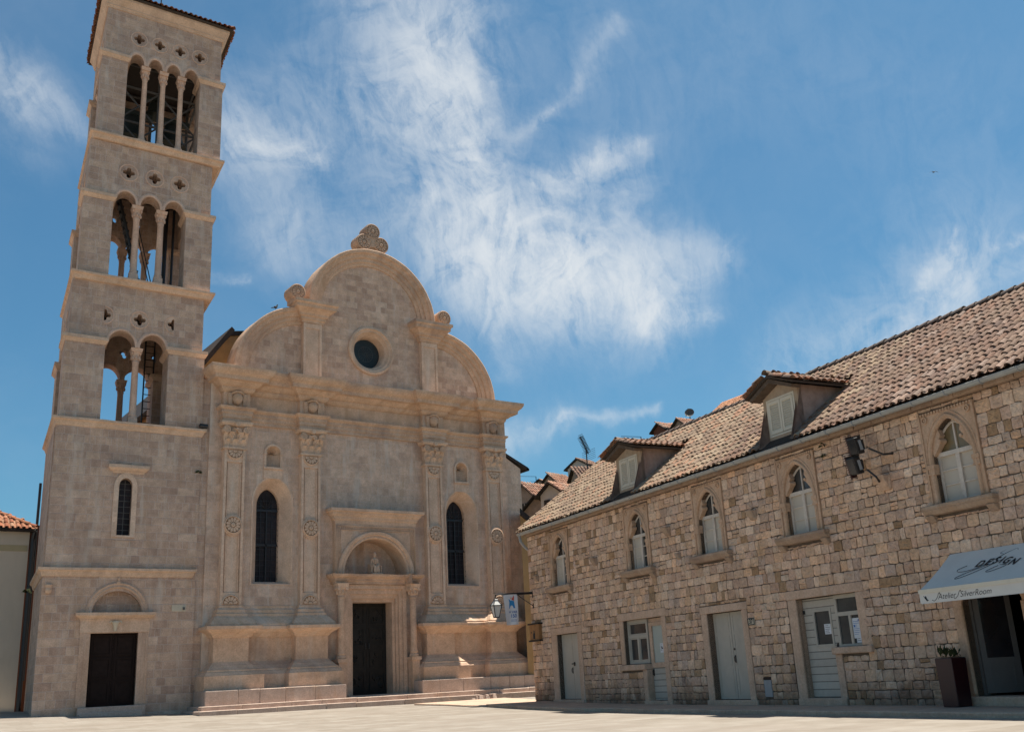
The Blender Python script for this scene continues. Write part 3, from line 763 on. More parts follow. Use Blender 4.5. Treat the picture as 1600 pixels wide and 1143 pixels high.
# --- entablature
hw_e = 0.60
def eprof(pr, dbay, dpil, name, mat):
    e = MB(CHF); e.molding(breaks(PX[0]-hw_e, PX[3]+hw_e, PX, hw_e, dbay, dpil), pr); return e.build(name, mat, cath)
eprof([(-0.3, 12.29), (0.02, 12.29), (0.02, 12.45), (0.06, 12.47), (0.06, 12.64), (0.10, 12.66), (0.10, 12.80), (0.20, 12.88), (0.22, 12.95), (-0.3, 12.96)], 0.08, 0.38, 'architrave', M_CORNICE)
eprof([(-0.3, 12.95), (0.0, 12.95), (0.0, 13.66), (-0.3, 13.66)], 0.06, 0.34, 'frieze', M_CARVED)
eprof([(-0.3, 13.62), (0.03, 13.62), (0.12, 13.70), (0.16, 13.78), (0.16, 13.84), (0.26, 13.88), (0.38, 14.00), (0.42, 14.04), (0.60, 14.06), (0.62, 14.22), (0.66, 14.26), (0.76, 14.34), (0.84, 14.46), (0.86, 14.56), (0.86, 14.60), (-0.3, 14.66)], 0.08, 0.36, 'cornice', M_CORNICE)
for c in PX:                                          # carved shields on the frieze blocks
    sb = MB(CHF)
    sb.lathe(c, 0.36, [(0.001, 13.02), (0.14, 13.08), (0.23, 13.25), (0.25, 13.42), (0.17, 13.55), (0.001, 13.60)], 14)
    for sgn in (-1, 1):
        sb.lathe(c+sgn*0.33, 0.36, [(0.001, 13.30), (0.10, 13.36), (0.13, 13.47), (0.09, 13.57), (0.001, 13.60)], 10)
        sb.frust((c+sgn*0.33-0.07, c+sgn*0.33+0.07, 0.3, 0.40), (c+sgn*0.33-0.10, c+sgn*0.33+0.10, 0.3, 0.44), 13.02, 13.36)
    sb.tube([(c-0.26, 0.40, 13.55), (c-0.1, 0.52, 13.62), (c+0.1, 0.52, 13.62), (c+0.26, 0.40, 13.55)], 0.06, 6)
    sb.build('frieze_shield', M_CORNICE, cath, smooth=True)

# --- lancet windows
for c in LW:
    hole = arch_outline(c-0.90, c+0.90, 5.42, 8.95, 10.05, 24, 1.25)
    inner = arch_outline(c-0.52, c+0.52, 5.56, 8.85, 9.62, 24, 1.25)
    fr = MB(CHF); n = len(hole)
    outer2 = arch_outline(c-0.96, c+0.96, 5.38, 8.97, 10.11, 24, 1.25)
    V = [(p[0], 0.02, p[1]) for p in outer2]+[(p[0], 0.012, p[1]) for p in hole]+[(p[0], -0.55, p[1]) for p in inner]+[(p[0], -0.80, p[1]) for p in inner]+[(p[0], -0.12, p[1]) for p in outer2]
    fr.add(V, [(k*n+i, k*n+(i+1) % n, (k+1)*n+(i+1) % n, (k+1)*n+i) for k in (0, 1, 2) for i in range(n)]+[(i, (i+1) % n, 4*n+(i+1) % n, 4*n+i) for i in range(n)])
    win = fr.build('lancet_window', M_PILASTER, cath)
    gl = MB(CHF); gl.prism([inner], -0.78, -0.74); gl.build('leaded_pane', M_LEADED, win)
    gr = MB(CHF)
    for k in range(1, 4): gr.box(c-0.52+0.26*k-0.014, c-0.52+0.26*k+0.014, -0.735, -0.70, 5.58, 9.45 if k == 2 else 9.15)
    z = 5.80
    while z < 9.2:
        gr.box(c-0.50, c+0.50, -0.733, -0.705, z, z+0.022); z += 0.235
    for z in (7.1, 8.62): gr.box(c-0.51, c+0.51, -0.735, -0.66, z, z+0.10)
    gr.box(c-0.03, c+0.03, -0.735, -0.66, 5.58, 8.62)
    for k in range(1, 6):
        t = PI*k/6; gr.tube([(c+0.06*math.cos(t), -0.71, 8.72+0.06*math.sin(t)), (c+0.44*math.cos(t), -0.71, 8.72+0.66*math.sin(t))], 0.016, 5)
    gr.build('grille', M_IRON, win)
    tb = MB(CHF)                                      # studs down the right-hand reveal
    z = 5.7
    while z < 9.3:
        tb.tube([(c+0.50, -0.60, z), (c+0.58, -0.58, z)], 0.02, 5); z += 0.235
    tb.build('window_stud', M_WOODDARK, win)

# --- shell niches
for c in niche_c:
    nb = MB(CHF); R_ = 0.34
    # half-round recess
    vs = []; n = 10
    for z in (10.5, 11.12):
        vs += [(c-R_*math.cos(PI*i/n), -R_*0.95*math.sin(PI*i/n), z) for i in range(n+1)]
    nb.add(vs, [(i, i+1, n+2+i, n+1+i) for i in range(n)])
    # fluted shell head
    ribs = 22; rows = 6; vs = []
    for j in range(rows+1):
        for i in range(ribs+1):
            t = PI*i/ribs; q = j/rows; rr_ = R_*q*(1.0-0.05*(i % 2)*q)
            vs.append((c-rr_*math.cos(t), -0.31*math.sqrt(max(0, 1-q*q))*(1.0 if i % 2 else 0.86), 11.12+rr_*math.sin(t)))
    nb.add(vs, [(j*(ribs+1)+i, j*(ribs+1)+i+1, (j+1)*(ribs+1)+i+1, (j+1)*(ribs+1)+i) for j in range(rows) for i in range(ribs)])
    no = nb.build('shell_niche', M_LEDGE, cath, recalc=False)
    fb = MB(CHF); fb.arcring(c, 11.12, [(0.33, -0.02), (0.33, 0.06), (0.42, 0.06), (0.42, -0.02)], 0, PI, 18)
    for sgn in (-1, 1):
        fb.box(c+sgn*0.375-0.05, c+sgn*0.375+0.05, -0.02, 0.05, 10.48, 11.06); fb.box(c+sgn*0.375-0.07, c+sgn*0.375+0.07, -0.02, 0.08, 11.06, 11.12)
    fb.box(c-0.45, c+0.45, -0.02, 0.10, 10.40, 10.49); fb.box(c-0.43, c+0.43, -0.02, 0.03, 9.98, 10.40)
    fb.build('niche_frame', M_PILASTER, no)

# --- three-lobed gable
g = MB(CHF)
ZS = 18.35
def gable_outline(R_, rq, inset=0.0):
    pts = [(CX-3.5-rq, 14.6), (CX+3.5+rq, 14.6)]
    pts += [(CX+3.5+rq*math.cos(t), 14.7+rq*1.02*math.sin(t)) for t in [PI/2*i/14 for i in range(15)]]
    pts += [(CX+R_*math.cos(t), ZS+R_*math.sin(t)) for t in [0.02+(PI-0.04)*i/30 for i in range(31)]]
    pts += [(CX-3.5-rq*math.sin(t), 14.7+rq*1.02*math.cos(t)) for t in [PI/2*i/14 for i in range(15)]]
    return pts
g.prism([gable_outline(3.30, 3.25), circle(CX, 16.62, 1.0, 40)], -0.7, 0.0)
g.build('gable_wall', M_ATTIC, cath)
def arch_prof(ro, d):   # archivolt: outer radius ro, front at depth d
    return [(ro-0.78, -0.05), (ro-0.78, 0.06), (ro-0.70, 0.09), (ro-0.62, 0.10), (ro-0.60, 0.16), (ro-0.42, 0.18), (ro-0.40, 0.26), (ro-0.22, d-0.14), (ro-0.18, d-0.04), (ro-0.04, d), (ro, d-0.02), (ro, -0.72), (ro-0.3, -0.72), (ro-0.3, -0.05)]
am = MB(CHF); am.arcring(CX, ZS, arch_prof(3.46, 0.46), 0.0, PI, 56); am.build('arch_moulding', M_CORNICE, cath)
for sgn in (-1, 1):
    q = MB(CHF); q.arcring(CX+sgn*3.5, 14.66, arch_prof(3.48, 0.44), 0.0, PI/2, 30, sx=sgn); q.build('quadrant_moulding', M_CORNICE, cath)
    c = CX+sgn*3.18
    p = MB(CHF); p.box(c-0.46, c+0.46, -0.1, 0.22, 14.62, 17.48)
    for a0, a1 in ((c-0.46, c-0.34), (c+0.34, c+0.46)): p.box(a0, a1, 0.22, 0.27, 14.62, 17.45)
    p.box(c-0.34, c+0.34, 0.22, 0.265, 17.2, 17.44)
    p.build('attic_pilaster', M_PILASTER, cath)
    k = MB(CHF); k.molding([(c-0.50, -0.1), (c-0.50, 0.25), (c+0.50, 0.25), (c+0.50, -0.1)],
        [(-0.2, 17.46), (0.04, 17.46), (0.06, 17.56), (0.12, 17.60), (0.14, 17.72), (0.22, 17.76), (0.24, 17.86), (0.30, 17.92), (0.42, 18.02), (0.50, 18.06), (0.52, 18.22), (0.60, 18.28), (0.60, 18.42), (-0.2, 18.46)])
    k.build('attic_capital', M_CORNICE, cath)
    bo = MB(CHF); a = CX+sgn*4.02; z = 18.86 if sgn < 0 else 18.88; r = 0.40
    bo.disc(a, z, r, -0.30, 0.42, 20); rosette(bo, a, z, r*0.82, 0.40); bo.box(a-0.25, a+0.25, -0.25, 0.35, 18.30, z-0.2)
    bo.build('scroll_finial', M_ROUGH, cath, smooth=False, bevel=0.03)
tf = MB(CHF)
for a, z, r in ((CX, 22.88, 0.42), (CX-0.47, 22.22, 0.43), (CX+0.47, 22.22, 0.43)):
    tf.disc(a, z, r, -0.35, 0.30, 22); rosette(tf, a, z, r*0.84, 0.29)
tf.box(CX-0.55, CX+0.55, -0.3, 0.24, 21.70, 22.1); tf.box(CX-0.2, CX+0.2, -0.3, 0.33, 22.0, 22.6)
tf.build('trefoil_finial', M_ROUGH, cath, bevel=0.03)
oc = MB(CHF)
oc.arcring(CX, 16.62, [(1.24, -0.02), (1.22, 0.10), (1.12, 0.13), (1.06, 0.06), (0.98, 0.05), (0.94, -0.02), (0.90, -0.10), (0.84, -0.14), (0.76, -0.40), (0.74, -0.62), (1.05, -0.62), (1.05, -0.02)], 0, 2*PI, 48)
ocw = oc.build('round_window', M_LEDGE, cath, smooth=True)
og = MB(CHF); og.disc(CX, 16.62, 0.76, -0.60, -0.56, 40); og.build('pane', M_OCULUS, ocw)
og = MB(CHF)
for k in range(16):
    t = 2*PI*k/16; og.tube([(CX+0.05*math.cos(t), -0.55, 16.62+0.05*math.sin(t)), (CX+0.38*math.cos(t), -0.55, 16.62+0.38*math.sin(t))], 0.005, 4)
og.arcring(CX, 16.62, [(0.385, -0.56), (0.385, -0.55), (0.395, -0.55), (0.395, -0.56)], 0, 2*PI, 32)
og.build('tracery', M_STEEL, ocw)

# --- nave and aisles behind the front
nv = MB(CHF)
nv.prism([[(14.3, 0.3), (30.75, 0.3), (30.75, 11.5), (29.3, 12.5), (29.3, 14.0), (22.1, 18.0), (15.6, 16.9), (13.9, 14.8), (13.9, 12.2), (14.3, 12.2)]], -26.0, -1.4)
nv.build('nave', M_OCHRE, cath)
sw = MB(CHF); sw.prism([rect(29.4, 30.78, 0.2, 11.45)], -8.0, -0.08)
sw.prism([[(29.4, 11.45), (30.78, 11.45), (29.4, 12.25)]], -8.0, -0.08); sw.build('aisle_wall', M_CHURCH, cath)
rf = MB(CHF)
rf.prism([[(29.1, 12.55), (31.25, 11.55), (31.25, 11.40), (29.1, 12.38)]], -12.0, -0.02)
rf.prism([[(13.45, 14.38), (15.3, 17.0), (15.45, 16.86), (13.62, 14.28)]], -20.0, -0.6)
rf.prism([[(15.3, 17.0), (CX, 18.2), (29.5, 15.0), (29.5, 14.8), (CX, 18.0), (15.4, 16.8)]], -24.0, -1.3)
rf.build('roof', M_WOODDARK, cath)
gt = MB(CHF); gt.tube([(31.25, -0.02, 11.44), (31.25, -12, 11.44)], 0.09, 8); gt.build('gutter', M_WOODDARK, cath)

# --- portal
po = MB(CHF)
po.prism([rect(CX-2.02, CX+2.10, 5.80, 8.12), arch_outline(CX-1.62, CX+1.62, 5.70, 5.86, 7.46, 28)], -0.05, 0.30)
portal = po.build('portal', M_CARVED, cath)
pc = MB(CHF); pc.molding([(CX-2.02, -0.1), (CX-2.02, 0.28), (CX+2.10, 0.28), (CX+2.10, -0.1)],
    [(-0.1, 8.10), (0.02, 8.10), (0.04, 8.26), (0.09, 8.30), (0.12, 8.42), (0.22, 8.52), (0.24, 8.60), (0.34, 8.64), (0.35, 8.76), (-0.1, 8.80)])
pc.build('portal_cornice', M_LEDGE, portal)
pf = MB(CHF)
for a0, a1, z0, z1 in ((CX-1.99, CX-1.93, 5.85, 8.04), (CX+2.01, CX+2.07, 5.85, 8.04), (CX-1.93, CX+2.01, 7.98, 8.04), (CX-1.80, CX-1.76, 5.85, 7.86), (CX+1.84, CX+1.88, 5.85, 7.86), (CX-1.76, CX+1.84, 7.82, 7.86)):
    pf.box(a0, a1, 0.30, 0.335, z0, z1)
u = CX-1.74
while u < CX+1.84:
    pf.box(u, u+0.045, 0.30, 0.325, 7.89, 7.95); u += 0.09
z = 5.9
while z < 7.9:
    pf.box(CX-1.90, CX-1.83, 0.30, 0.325, z, z+0.045); pf.box(CX+1.91, CX+1.98, 0.30, 0.325, z, z+0.045); z += 0.09
pf.build('beaded_border', M_CORNICE, portal)
pa = MB(CHF); pa.arcring(CX, 5.86, [(1.60, -0.85), (1.60, 0.34), (1.66, 0.38), (1.74, 0.36), (1.78, 0.42), (1.90, 0.44), (1.94, 0.40), (1.94, 0.28), (1.64, 0.28), (1.64, -0.85)], 0.0, PI, 40)
pa.build('portal_arch', M_CARVED, portal)
ly = MB(CHF); ly.prism([arch_outline(CX-1.62, CX+1.62, 5.84, 5.86, 7.46, 28)], -0.88, -0.75); ly.build('lunette', M_CHURCH, portal)
en = MB(CHF)
en.molding(breaks(CX-2.12, CX+2.12, (CX-1.80, CX+1.84), 0.30, 0.30, 0.46), [(-0.6, 5.42), (0.0, 5.42), (0.0, 5.52), (0.05, 5.56), (0.06, 5.64), (0.14, 5.70), (0.20, 5.76), (0.22, 5.84), (-0.6, 5.86)])
en.build('entablature', M_CORNICE, portal)
df = MB(CHF)                                           # nested door frame, stepping back
for k, (a, zt, d0, d1) in enumerate(((1.58, 5.40, -0.10, 0.20), (1.40, 5.22, -0.10, 0.10), (1.24, 5.00, -0.35, 0.0), (1.12, 4.82, -0.55, -0.12))):
    a_in = (1.40, 1.24, 1.12, 1.00)[k]; z_in = (5.22, 5.00, 4.82, 4.66)[k]
    c = CX+0.02
    df.prism([[(c-a, 0.55), (c-a_in, 0.55), (c-a_in, z_in), (c+a_in, z_in), (c+a_in, 0.55), (c+a, 0.55), (c+a, zt), (c-a, zt)]], -0.9 if k else -0.1, d1)
df.build('door_frame', M_LEDGE, portal)
th = MB(CHF); th.box(CX-1.6, CX+1.65, -0.9, 0.8, 0.55, 0.66); th.build('threshold', M_STEP, portal)
for sgn in (-1, 1):                                   # two bronze leaves with relief panels
    db = MB(CHF); a0, a1 = (CX+0.02-1.0, CX+0.015) if sgn < 0 else (CX+0.025, CX+1.02)
    db.box(a0, a1, -0.80, -0.72, 0.67, 4.66)
    for k in range(4):
        z0 = 0.85+k*0.96
        db.prism([rect(a0+0.12, a1-0.12, z0, z0+0.80), rect(a0+0.18, a1-0.18, z0+0.06, z0+0.74)], -0.72, -0.685)
        rr = random.Random(20+k+sgn*7)
        for q in range(7):
            db.disc(rr.uniform(a0+0.28, a1-0.28), rr.uniform(z0+0.15, z0+0.62), rr.uniform(0.05, 0.11), -0.73, -0.67+rr.uniform(-0.02, 0.02), 9, 0.03)
    dl = db.build('bronze_door', M_BRONZE, portal)
    hb = MB(CHF); hb.lathe(CX+0.02+sgn*0.09, -0.66, [(0.001, 2.62), (0.04, 2.66), (0.04, 2.86), (0.001, 2.9)], 8); hb.build('handle', M_IRON, dl)
for a in (CX-1.80, CX+1.84):                          # slim columns on tall stands
    cb = MB(CHF); d = 0.40
    cb.frust((a-0.20, a+0.20, -0.05, d+0.20), (a-0.20, a+0.20, -0.05, d+0.20), 0.55, 2.05); cb.box(a-0.25, a+0.25, -0.05, d+0.25, 2.05, 2.20)
    cb.build('column_stand', M_CARVED, portal)
    co = MB(CHF); co.lathe(a, d, [(0.20, 2.20), (0.22, 2.26), (0.20, 2.32), (0.16, 2.36), (0.19, 2.42), (0.165, 2.48), (0.155, 2.6), (0.145, 4.78), (0.17, 4.80), (0.17, 4.86), (0.14, 4.90)], 16)
    cl = co.build('column', M_CARVED, portal, smooth=True)
    cp = MB(CHF); cp.lathe(a, d, [(0.145, 4.88), (0.16, 5.0), (0.20, 5.14), (0.26, 5.24), (0.25, 5.27)], 12)
    for i in range(8):
        t = 2*PI*i/8; cp.lathe(a+0.19*math.cos(t), d+0.19*math.sin(t), [(0.001, 4.93), (0.05, 4.98), (0.055, 5.08), (0.03, 5.15), (0.001, 5.17)], 7)
    for sx_ in (-1, 1): cp.disc(a+sx_*0.19, 5.20, 0.085, d-0.2, d+0.24, 12)
    cp.frust((a-0.24, a+0.24, d-0.24, d+0.24), (a-0.28, a+0.28, d-0.28, d+0.28), 5.26, 5.42)
    cp.build('capital', M_LEDGE, cl)

# --- small seated statue in the lunette (one continuous carved body)
def blob_mesh(name, balls, mat, T, voxel=0.035, parent=None, org=None):
    bm = bmesh.new()
    for (a, d, z), (ra, rd, rz) in balls:
        w = Vector(T(a, d, z)); r = bmesh.ops.create_icosphere(bm, subdivisions=2, radius=1.0)
        for v in r['verts']: v.co = Vector((v.co.x*ra, v.co.y*rd, v.co.z*rz))+w
    me = bpy.data.meshes.new(name); bm.to_mesh(me); bm.free(); me.materials.append(mat)
    o = bpy.data.objects.new(name, me); SC.collection.objects.link(o)
    rm = o.modifiers.new('r', 'REMESH'); rm.mode = 'VOXEL'; rm.voxel_size = voxel
    sm = o.modifiers.new('s', 'SMOOTH'); sm.factor = 0.5; sm.iterations = 2
    bpy.context.view_layer.update()
    me2 = bpy.data.meshes.new_from_object(o.evaluated_get(bpy.context.evaluated_depsgraph_get()))
    bpy.data.objects.remove(o); me2.name = name
    base = Vector(org) if org else Vector((0, 0, 0))
    me2.transform(Matrix.Translation(-base))
    for p in me2.polygons: p.use_smooth = True
    o = bpy.data.objects.new(name, me2); SC.collection.objects.link(o); o.location = base
    return o
sc_ = CX+0.06; z0 = 5.86; dd = 0.05
balls = [((sc_, dd, z0+1.28), (0.11, 0.13, 0.16)), ((sc_, dd+0.02, z0+1.36), (0.12, 0.13, 0.13)), ((sc_, dd, z0+1.12), (0.07, 0.07, 0.10)),
         ((sc_, dd, z0+0.92), (0.20, 0.14, 0.22)), ((sc_, dd, z0+0.72), (0.17, 0.15, 0.20)), ((sc_-0.19, dd, z0+0.95), (0.10, 0.11, 0.13)), ((sc_+0.19, dd, z0+0.95), (0.10, 0.11, 0.13)),
         ((sc_-0.24, dd+0.03, z0+0.78), (0.075, 0.085, 0.17)), ((sc_+0.24, dd+0.03, z0+0.78), (0.075, 0.085, 0.17)),
         ((sc_-0.20, dd+0.15, z0+0.64), (0.08, 0.15, 0.07)), ((sc_+0.20, dd+0.15, z0+0.64), (0.08, 0.15, 0.07)),
         ((sc_-0.12, dd+0.20, z0+0.50), (0.13, 0.20, 0.12)), ((sc_+0.12, dd+0.20, z0+0.50), (0.13, 0.20, 0.12)),
         ((sc_-0.12, dd+0.32, z0+0.28), (0.12, 0.10, 0.26)), ((sc_+0.12, dd+0.32, z0+0.28), (0.12, 0.10, 0.26)),
         ((sc_, dd+0.10, z0+0.25), (0.26, 0.22, 0.26)), ((sc_, dd+0.13, z0+1.27), (0.025, 0.03, 0.04)),
         ((sc_-0.04, dd+0.20, z0+0.78), (0.09, 0.08, 0.13)), ((sc_-0.04, dd+0.22, z0+0.95), (0.065, 0.065, 0.075))]
SK = 0.70
balls = [((sc_+(c[0]-sc_)*SK, dd+(c[1]-dd)*SK, z0+(c[2]-z0)*SK), tuple(q*SK for q in r)) for c, r in balls]
stat = blob_mesh('statue', balls, M_CARVED, lambda a, d, z: (a, 42-d, z), 0.02, org=CHF(sc_, dd, z0))
tag(stat, 'small pale stone seated figure in the arch above the bronze doors', 'statue')
tb = MB(lambda a, d, z: CHF(sc_+(a-sc_)*SK, dd+(d-dd)*SK, z0+(z-z0)*SK)); tb.box(sc_-0.36, sc_+0.36, dd-0.30, dd+0.05, z0, z0+0.72); tb.box(sc_-0.38, sc_+0.38, dd-0.1, dd+0.46, z0, z0+0.10)
tb.box(sc_-0.37, sc_-0.29, dd-0.28, dd+0.30, z0+0.1, z0+0.60); tb.box(sc_+0.29, sc_+0.37, dd-0.28, dd+0.30, z0+0.1, z0+0.60)
tb.build('throne', M_CARVED, stat, bevel=0.01)

# ------------------------------------------------------------------ bell tower
tw = tag(empty('bell_tower', TWF(11.0, -2.8, 0.4)), 'tall square stone bell tower with three open belfry storeys beside the cathedral', 'tower')
DEP = 5.75
STO = [  # xl, xr, z of pier foot, pier head, top, piers' inner edges, columns, arch crown
    (8.16, 13.90, 11.88, 15.10, 17.86, (9.72, 12.34), (11.03,), 15.86),
    (8.42, 14.02, 18.16, 21.66, 24.50, (9.64, 12.80), (10.68, 11.80), 22.30),
    (8.72, 14.24, 24.82, 28.70, 31.60, (9.84, 13.16), (10.62, 11.50, 12.38), 29.28)]
# lower body: three sheets of wall round a solid core, with the door and the slit window cut in the front
lo = MB(TWF)
win_o = arch_outline(10.64, 11.16, 7.27, 9.25, 9.58, 16)
tym = arch_outline(9.93, 11.80, 4.20, 4.24, 5.10, 24)
lo.prism([rect(8.06, 13.90, 0.25, 5.72), rect(9.93, 11.72, 0.80, 3.52), tym], -0.5, 0.0)
lo.prism([rect(8.10, 13.90, 5.72, 11.62), win_o], -0.5, 0.0)
lo.box(8.06, 13.90, -DEP, -0.5, 0.25, 11.62)
lo.build('wall', M_TOWER, tw)
# corner strips on the side, and the wall that ties the tower to the cathedral
tie = MB(TWF); tie.box(13.90, 14.5, -1.4, -0.09, 0.2, 14.2); tie.build('linking_wall', M_TOWER, tw)
tyb = MB(TWF); tyb.prism([tym], -0.49, -0.30); tyb.build('tympanum', M_TOWER, tw)

def string(xl, xr, z0, z1, over, name='string_course', back=DEP, right=True):
    b = MB(TWF); h = z1-z0
    b.molding([(xl, -back), (xl, 0.0), (xr, 0.0), (xr, -back)] if right else [(xl, -back), (xl, 0.0), (xr, 0.0)],
        [(-0.3, z0), (0.03, z0), (0.06, z0+h*0.15), (over*0.55, z0+h*0.55), (over*0.9, z0+h*0.68), (over, z0+h*0.72), (over, z1), (-0.3, z1+0.02)])
    return b.build(name, M_LEDGE, tw)
string(8.06, 13.72, 5.64, 5.96, 0.19, right=True)
string(8.10, 13.90, 11.56, 11.88, 0.20)
string(8.36, 14.02, 17.86, 18.16, 0.21)
string(8.66, 14.22, 24.52, 24.82, 0.21)

def quatrefoil(a, z, r, half=0):
    o = []
    for k in range(4):
        c = PI/2*k; n = 9
        for i in range(n):
            t = c-1.9+3.8*i/(n-1)
            o.append((a+0.62*r*math.cos(c)+0.36*r*math.cos(t), z+0.62*r*math.sin(c)+0.36*r*math.sin(t)))
    if half: o = [(max(p[0], a-0.08*r) if half > 0 else min(p[0], a+0.08*r), p[1]) for p in o]
    return o
SIDES = []
def side_frame(k, xl, xr):
    """frames for the four walls of a storey: front, back, left, right"""
    if k == 0: return lambda a, d, z: TWF(a, d, z), xl, xr
    if k == 1: return lambda a, d, z: TWF(a, -DEP-d, z), xl, xr
    if k == 2: return lambda a, d, z: TWF(xl-d, -a, z), 0.0, DEP
    return lambda a, d, z: TWF(xr+d, -a, z), 0.0, DEP

for si, (xl, xr, zf, zp, zt, (pi0, pi1), cols, crown) in enumerate(STO):
    n = len(cols)+1; zspr = zp+0.10; w = xr-xl
    for k in range(4):
        T, a0, a1 = side_frame(k, xl, xr); f = (a1-a0)/w
        q0 = a0+(pi0-xl)*f; q1 = a0+(pi1-xl)*f; pit = (q1-q0)/n
        # arcade wall: arches cut out of its lower edge, quatrefoils pierced above
        ins = 0.10; ie = ins if k < 2 else 0.90
        lower = []
        for i in range(n):
            c = q0+pit*(i+0.5); r = pit*0.5-0.10
            lower += [(c-r, zspr-0.02)]+[(c-r*math.cos(PI*j/14), zspr+(crown-zspr)*math.sin(PI*j/14)) for j in range(15)]+[(c+r, zspr-0.02)]
        L = [(a0+ie, zspr-0.02)]+lower+[(a1-ie, zspr-0.02), (a1-ie, zt), (a0+ie, zt)]
        zq = (16.47, 23.24, 30.12)[si]; qs = (0.26, 0.27, 0.25)[si]
        if si == 0: qa = [((9.62-xl)*f+a0, 1), ((11.06-xl)*f+a0, 0), ((12.50-xl)*f+a0, -1)]
        elif si == 1: qa = [((c-xl)*f+a0, 0) for c in (10.21, 11.34, 12.46)]
        else: qa = [((c-xl)*f+a0, 0) for c in (10.28, 11.22, 12.17, 13.10)]
        holes = [quatrefoil(a, zq, qs, h_) for a, h_ in qa]
        b = MB(T); b.prism([L]+holes, -0.72-ins, -ins)
        arc = b.build('arcade_wall', M_TOWER, tw)
        ab = MB(T)
        for i in range(n):                            # raised rims of the arches
            c = q0+pit*(i+0.5); r = pit*0.5-0.10; ry = crown-zspr
            sc = ry/r
            T2 = (lambda T_, zs_, s_: (lambda a, d, z: T_(a, d, zs_+(z-zs_)*s_)))(T, zspr, sc)
            a_ = MB(T2); a_.arcring(c, zspr, [(r, -ins-0.02), (r, -ins+0.03), (r+0.06, -ins+0.05), (r+0.12, -ins+0.02), (r+0.12, -ins-0.02)], 0.0, PI, 18)
            ab.add(a_.v, a_.f, raw=True)
        for a, h_ in qa:
            if h_ == 0: ab.arcring(a, zq, [(qs*1.35, -ins-0.02), (qs*1.35, -ins+0.02), (qs*1.5, -ins+0.03), (qs*1.62, -ins-0.02)], 0, 2*PI, 26)
            else: ab.arcring(a, zq, [(qs*1.35, -ins-0.02), (qs*1.35, -ins+0.02), (qs*1.5, -ins+0.03), (qs*1.62, -ins-0.02)], -PI/2 if h_ > 0 else PI/2, PI/2 if h_ > 0 else 3*PI/2, 14)
        ab.build('arch_rim', M_COLUMN, arc)
        # columns
        for i in range(1, n):
            c = q0+pit*i; d = -0.42; z0 = zf
            s = 0.86 if si == 2 else 1.0
            cb = MB(T)
            pb = 0.42 if si == 1 else 0.30
            cb.box(c-0.19*s, c+0.19*s, d-0.19, d+0.19, z0, z0+pb)
            cb.lathe(c, d, [(0.20*s, z0+pb), (0.20*s, z0+pb+0.06), (0.165*s, z0+pb+0.10), (0.18*s, z0+pb+0.15), (0.15*s, z0+pb+0.20), (0.150*s, z0+pb+0.3), (0.132*s, zp-0.50), (0.155*s, zp-0.47), (0.155*s, zp-0.43), (0.13*s, zp-0.40)], 14)
            co = cb.build('column', M_COLUMN, tw, smooth=True)
            kb = MB(T)
            kb.lathe(c, d, [(0.13*s, zp-0.42), (0.15*s, zp-0.30), (0.20*s, zp-0.14), (0.24*s, zp-0.05), (0.24*s, zp-0.03)], 12)
            for j in range(8):
                t = 2*PI*j/8; kb.lathe(c+0.17*s*math.cos(t), d+0.17*s*math.sin(t), [(0.001, zp-0.38), (0.045, zp-0.33), (0.05, zp-0.24), (0.02, zp-0.18), (0.001, zp-0.17)], 6)
            for j in range(4):
                t = PI/4+PI/2*j; kb.lathe(c+0.24*s*math.cos(t), d+0.24*s*math.sin(t), [(0.001, zp-0.16), (0.05, zp-0.11), (0.05, zp-0.06), (0.001, zp-0.03)], 6)
            kb.frust((c-0.22*s, c+0.22*s, d-0.26, d+0.26), (c-0.25*s, c+0.25*s, d-0.32, d+0.32), zp-0.04, zp+0.10)
            kb.build('capital', M_COLUMN, co)
    # corner piers with moulded caps
    pw = pi0-xl; pwr = xr-pi1; fy = DEP/w
    for ax, bx in ((xl, pi0), (pi1, xr)):
        for ad, bd in ((-pw*fy, 0.0), (-DEP, -DEP+pwr*fy)):
            b = MB(TWF); b.box(ax, bx, ad, bd, zf-0.02, zp); pr = b.build('pier', M_TOWER, tw)
            cb = MB(TWF)
            cx0, cx1, cd0, cd1 = ax, bx, ad, bd
            cb.frust((cx0-0.02, cx1+0.02, cd0-0.02, cd1+0.02), (cx0-0.12, cx1+0.10, cd0-0.12, cd1+0.12), zp, zp+0.14)
            cb.box(cx0-0.14, cx1+0.12, cd0-0.14, cd1+0.14, zp+0.14, zp+0.28)
            cb.frust((cx0-0.14, cx1+0.12, cd0-0.14, cd1+0.14), (cx0+0.08, cx1-0.02, cd0+0.06, cd1-0.08), zp+0.28, zp+0.33)
            cb.build('pier_cap', M_LEDGE, pr)
    fl = MB(TWF)
    zfl = zt-0.35 if si < 2 else zt-1.2
    fl.box(xl+0.5, xr-0.5, -DEP+0.5, -0.5, zt-0.25, zt+0.05) if si < 2 else fl.box(xl+0.5, xr-0.5, -DEP+0.5, -0.5, zt-0.15, zt)
    fl.build('floor', M_WOODDARK, tw)
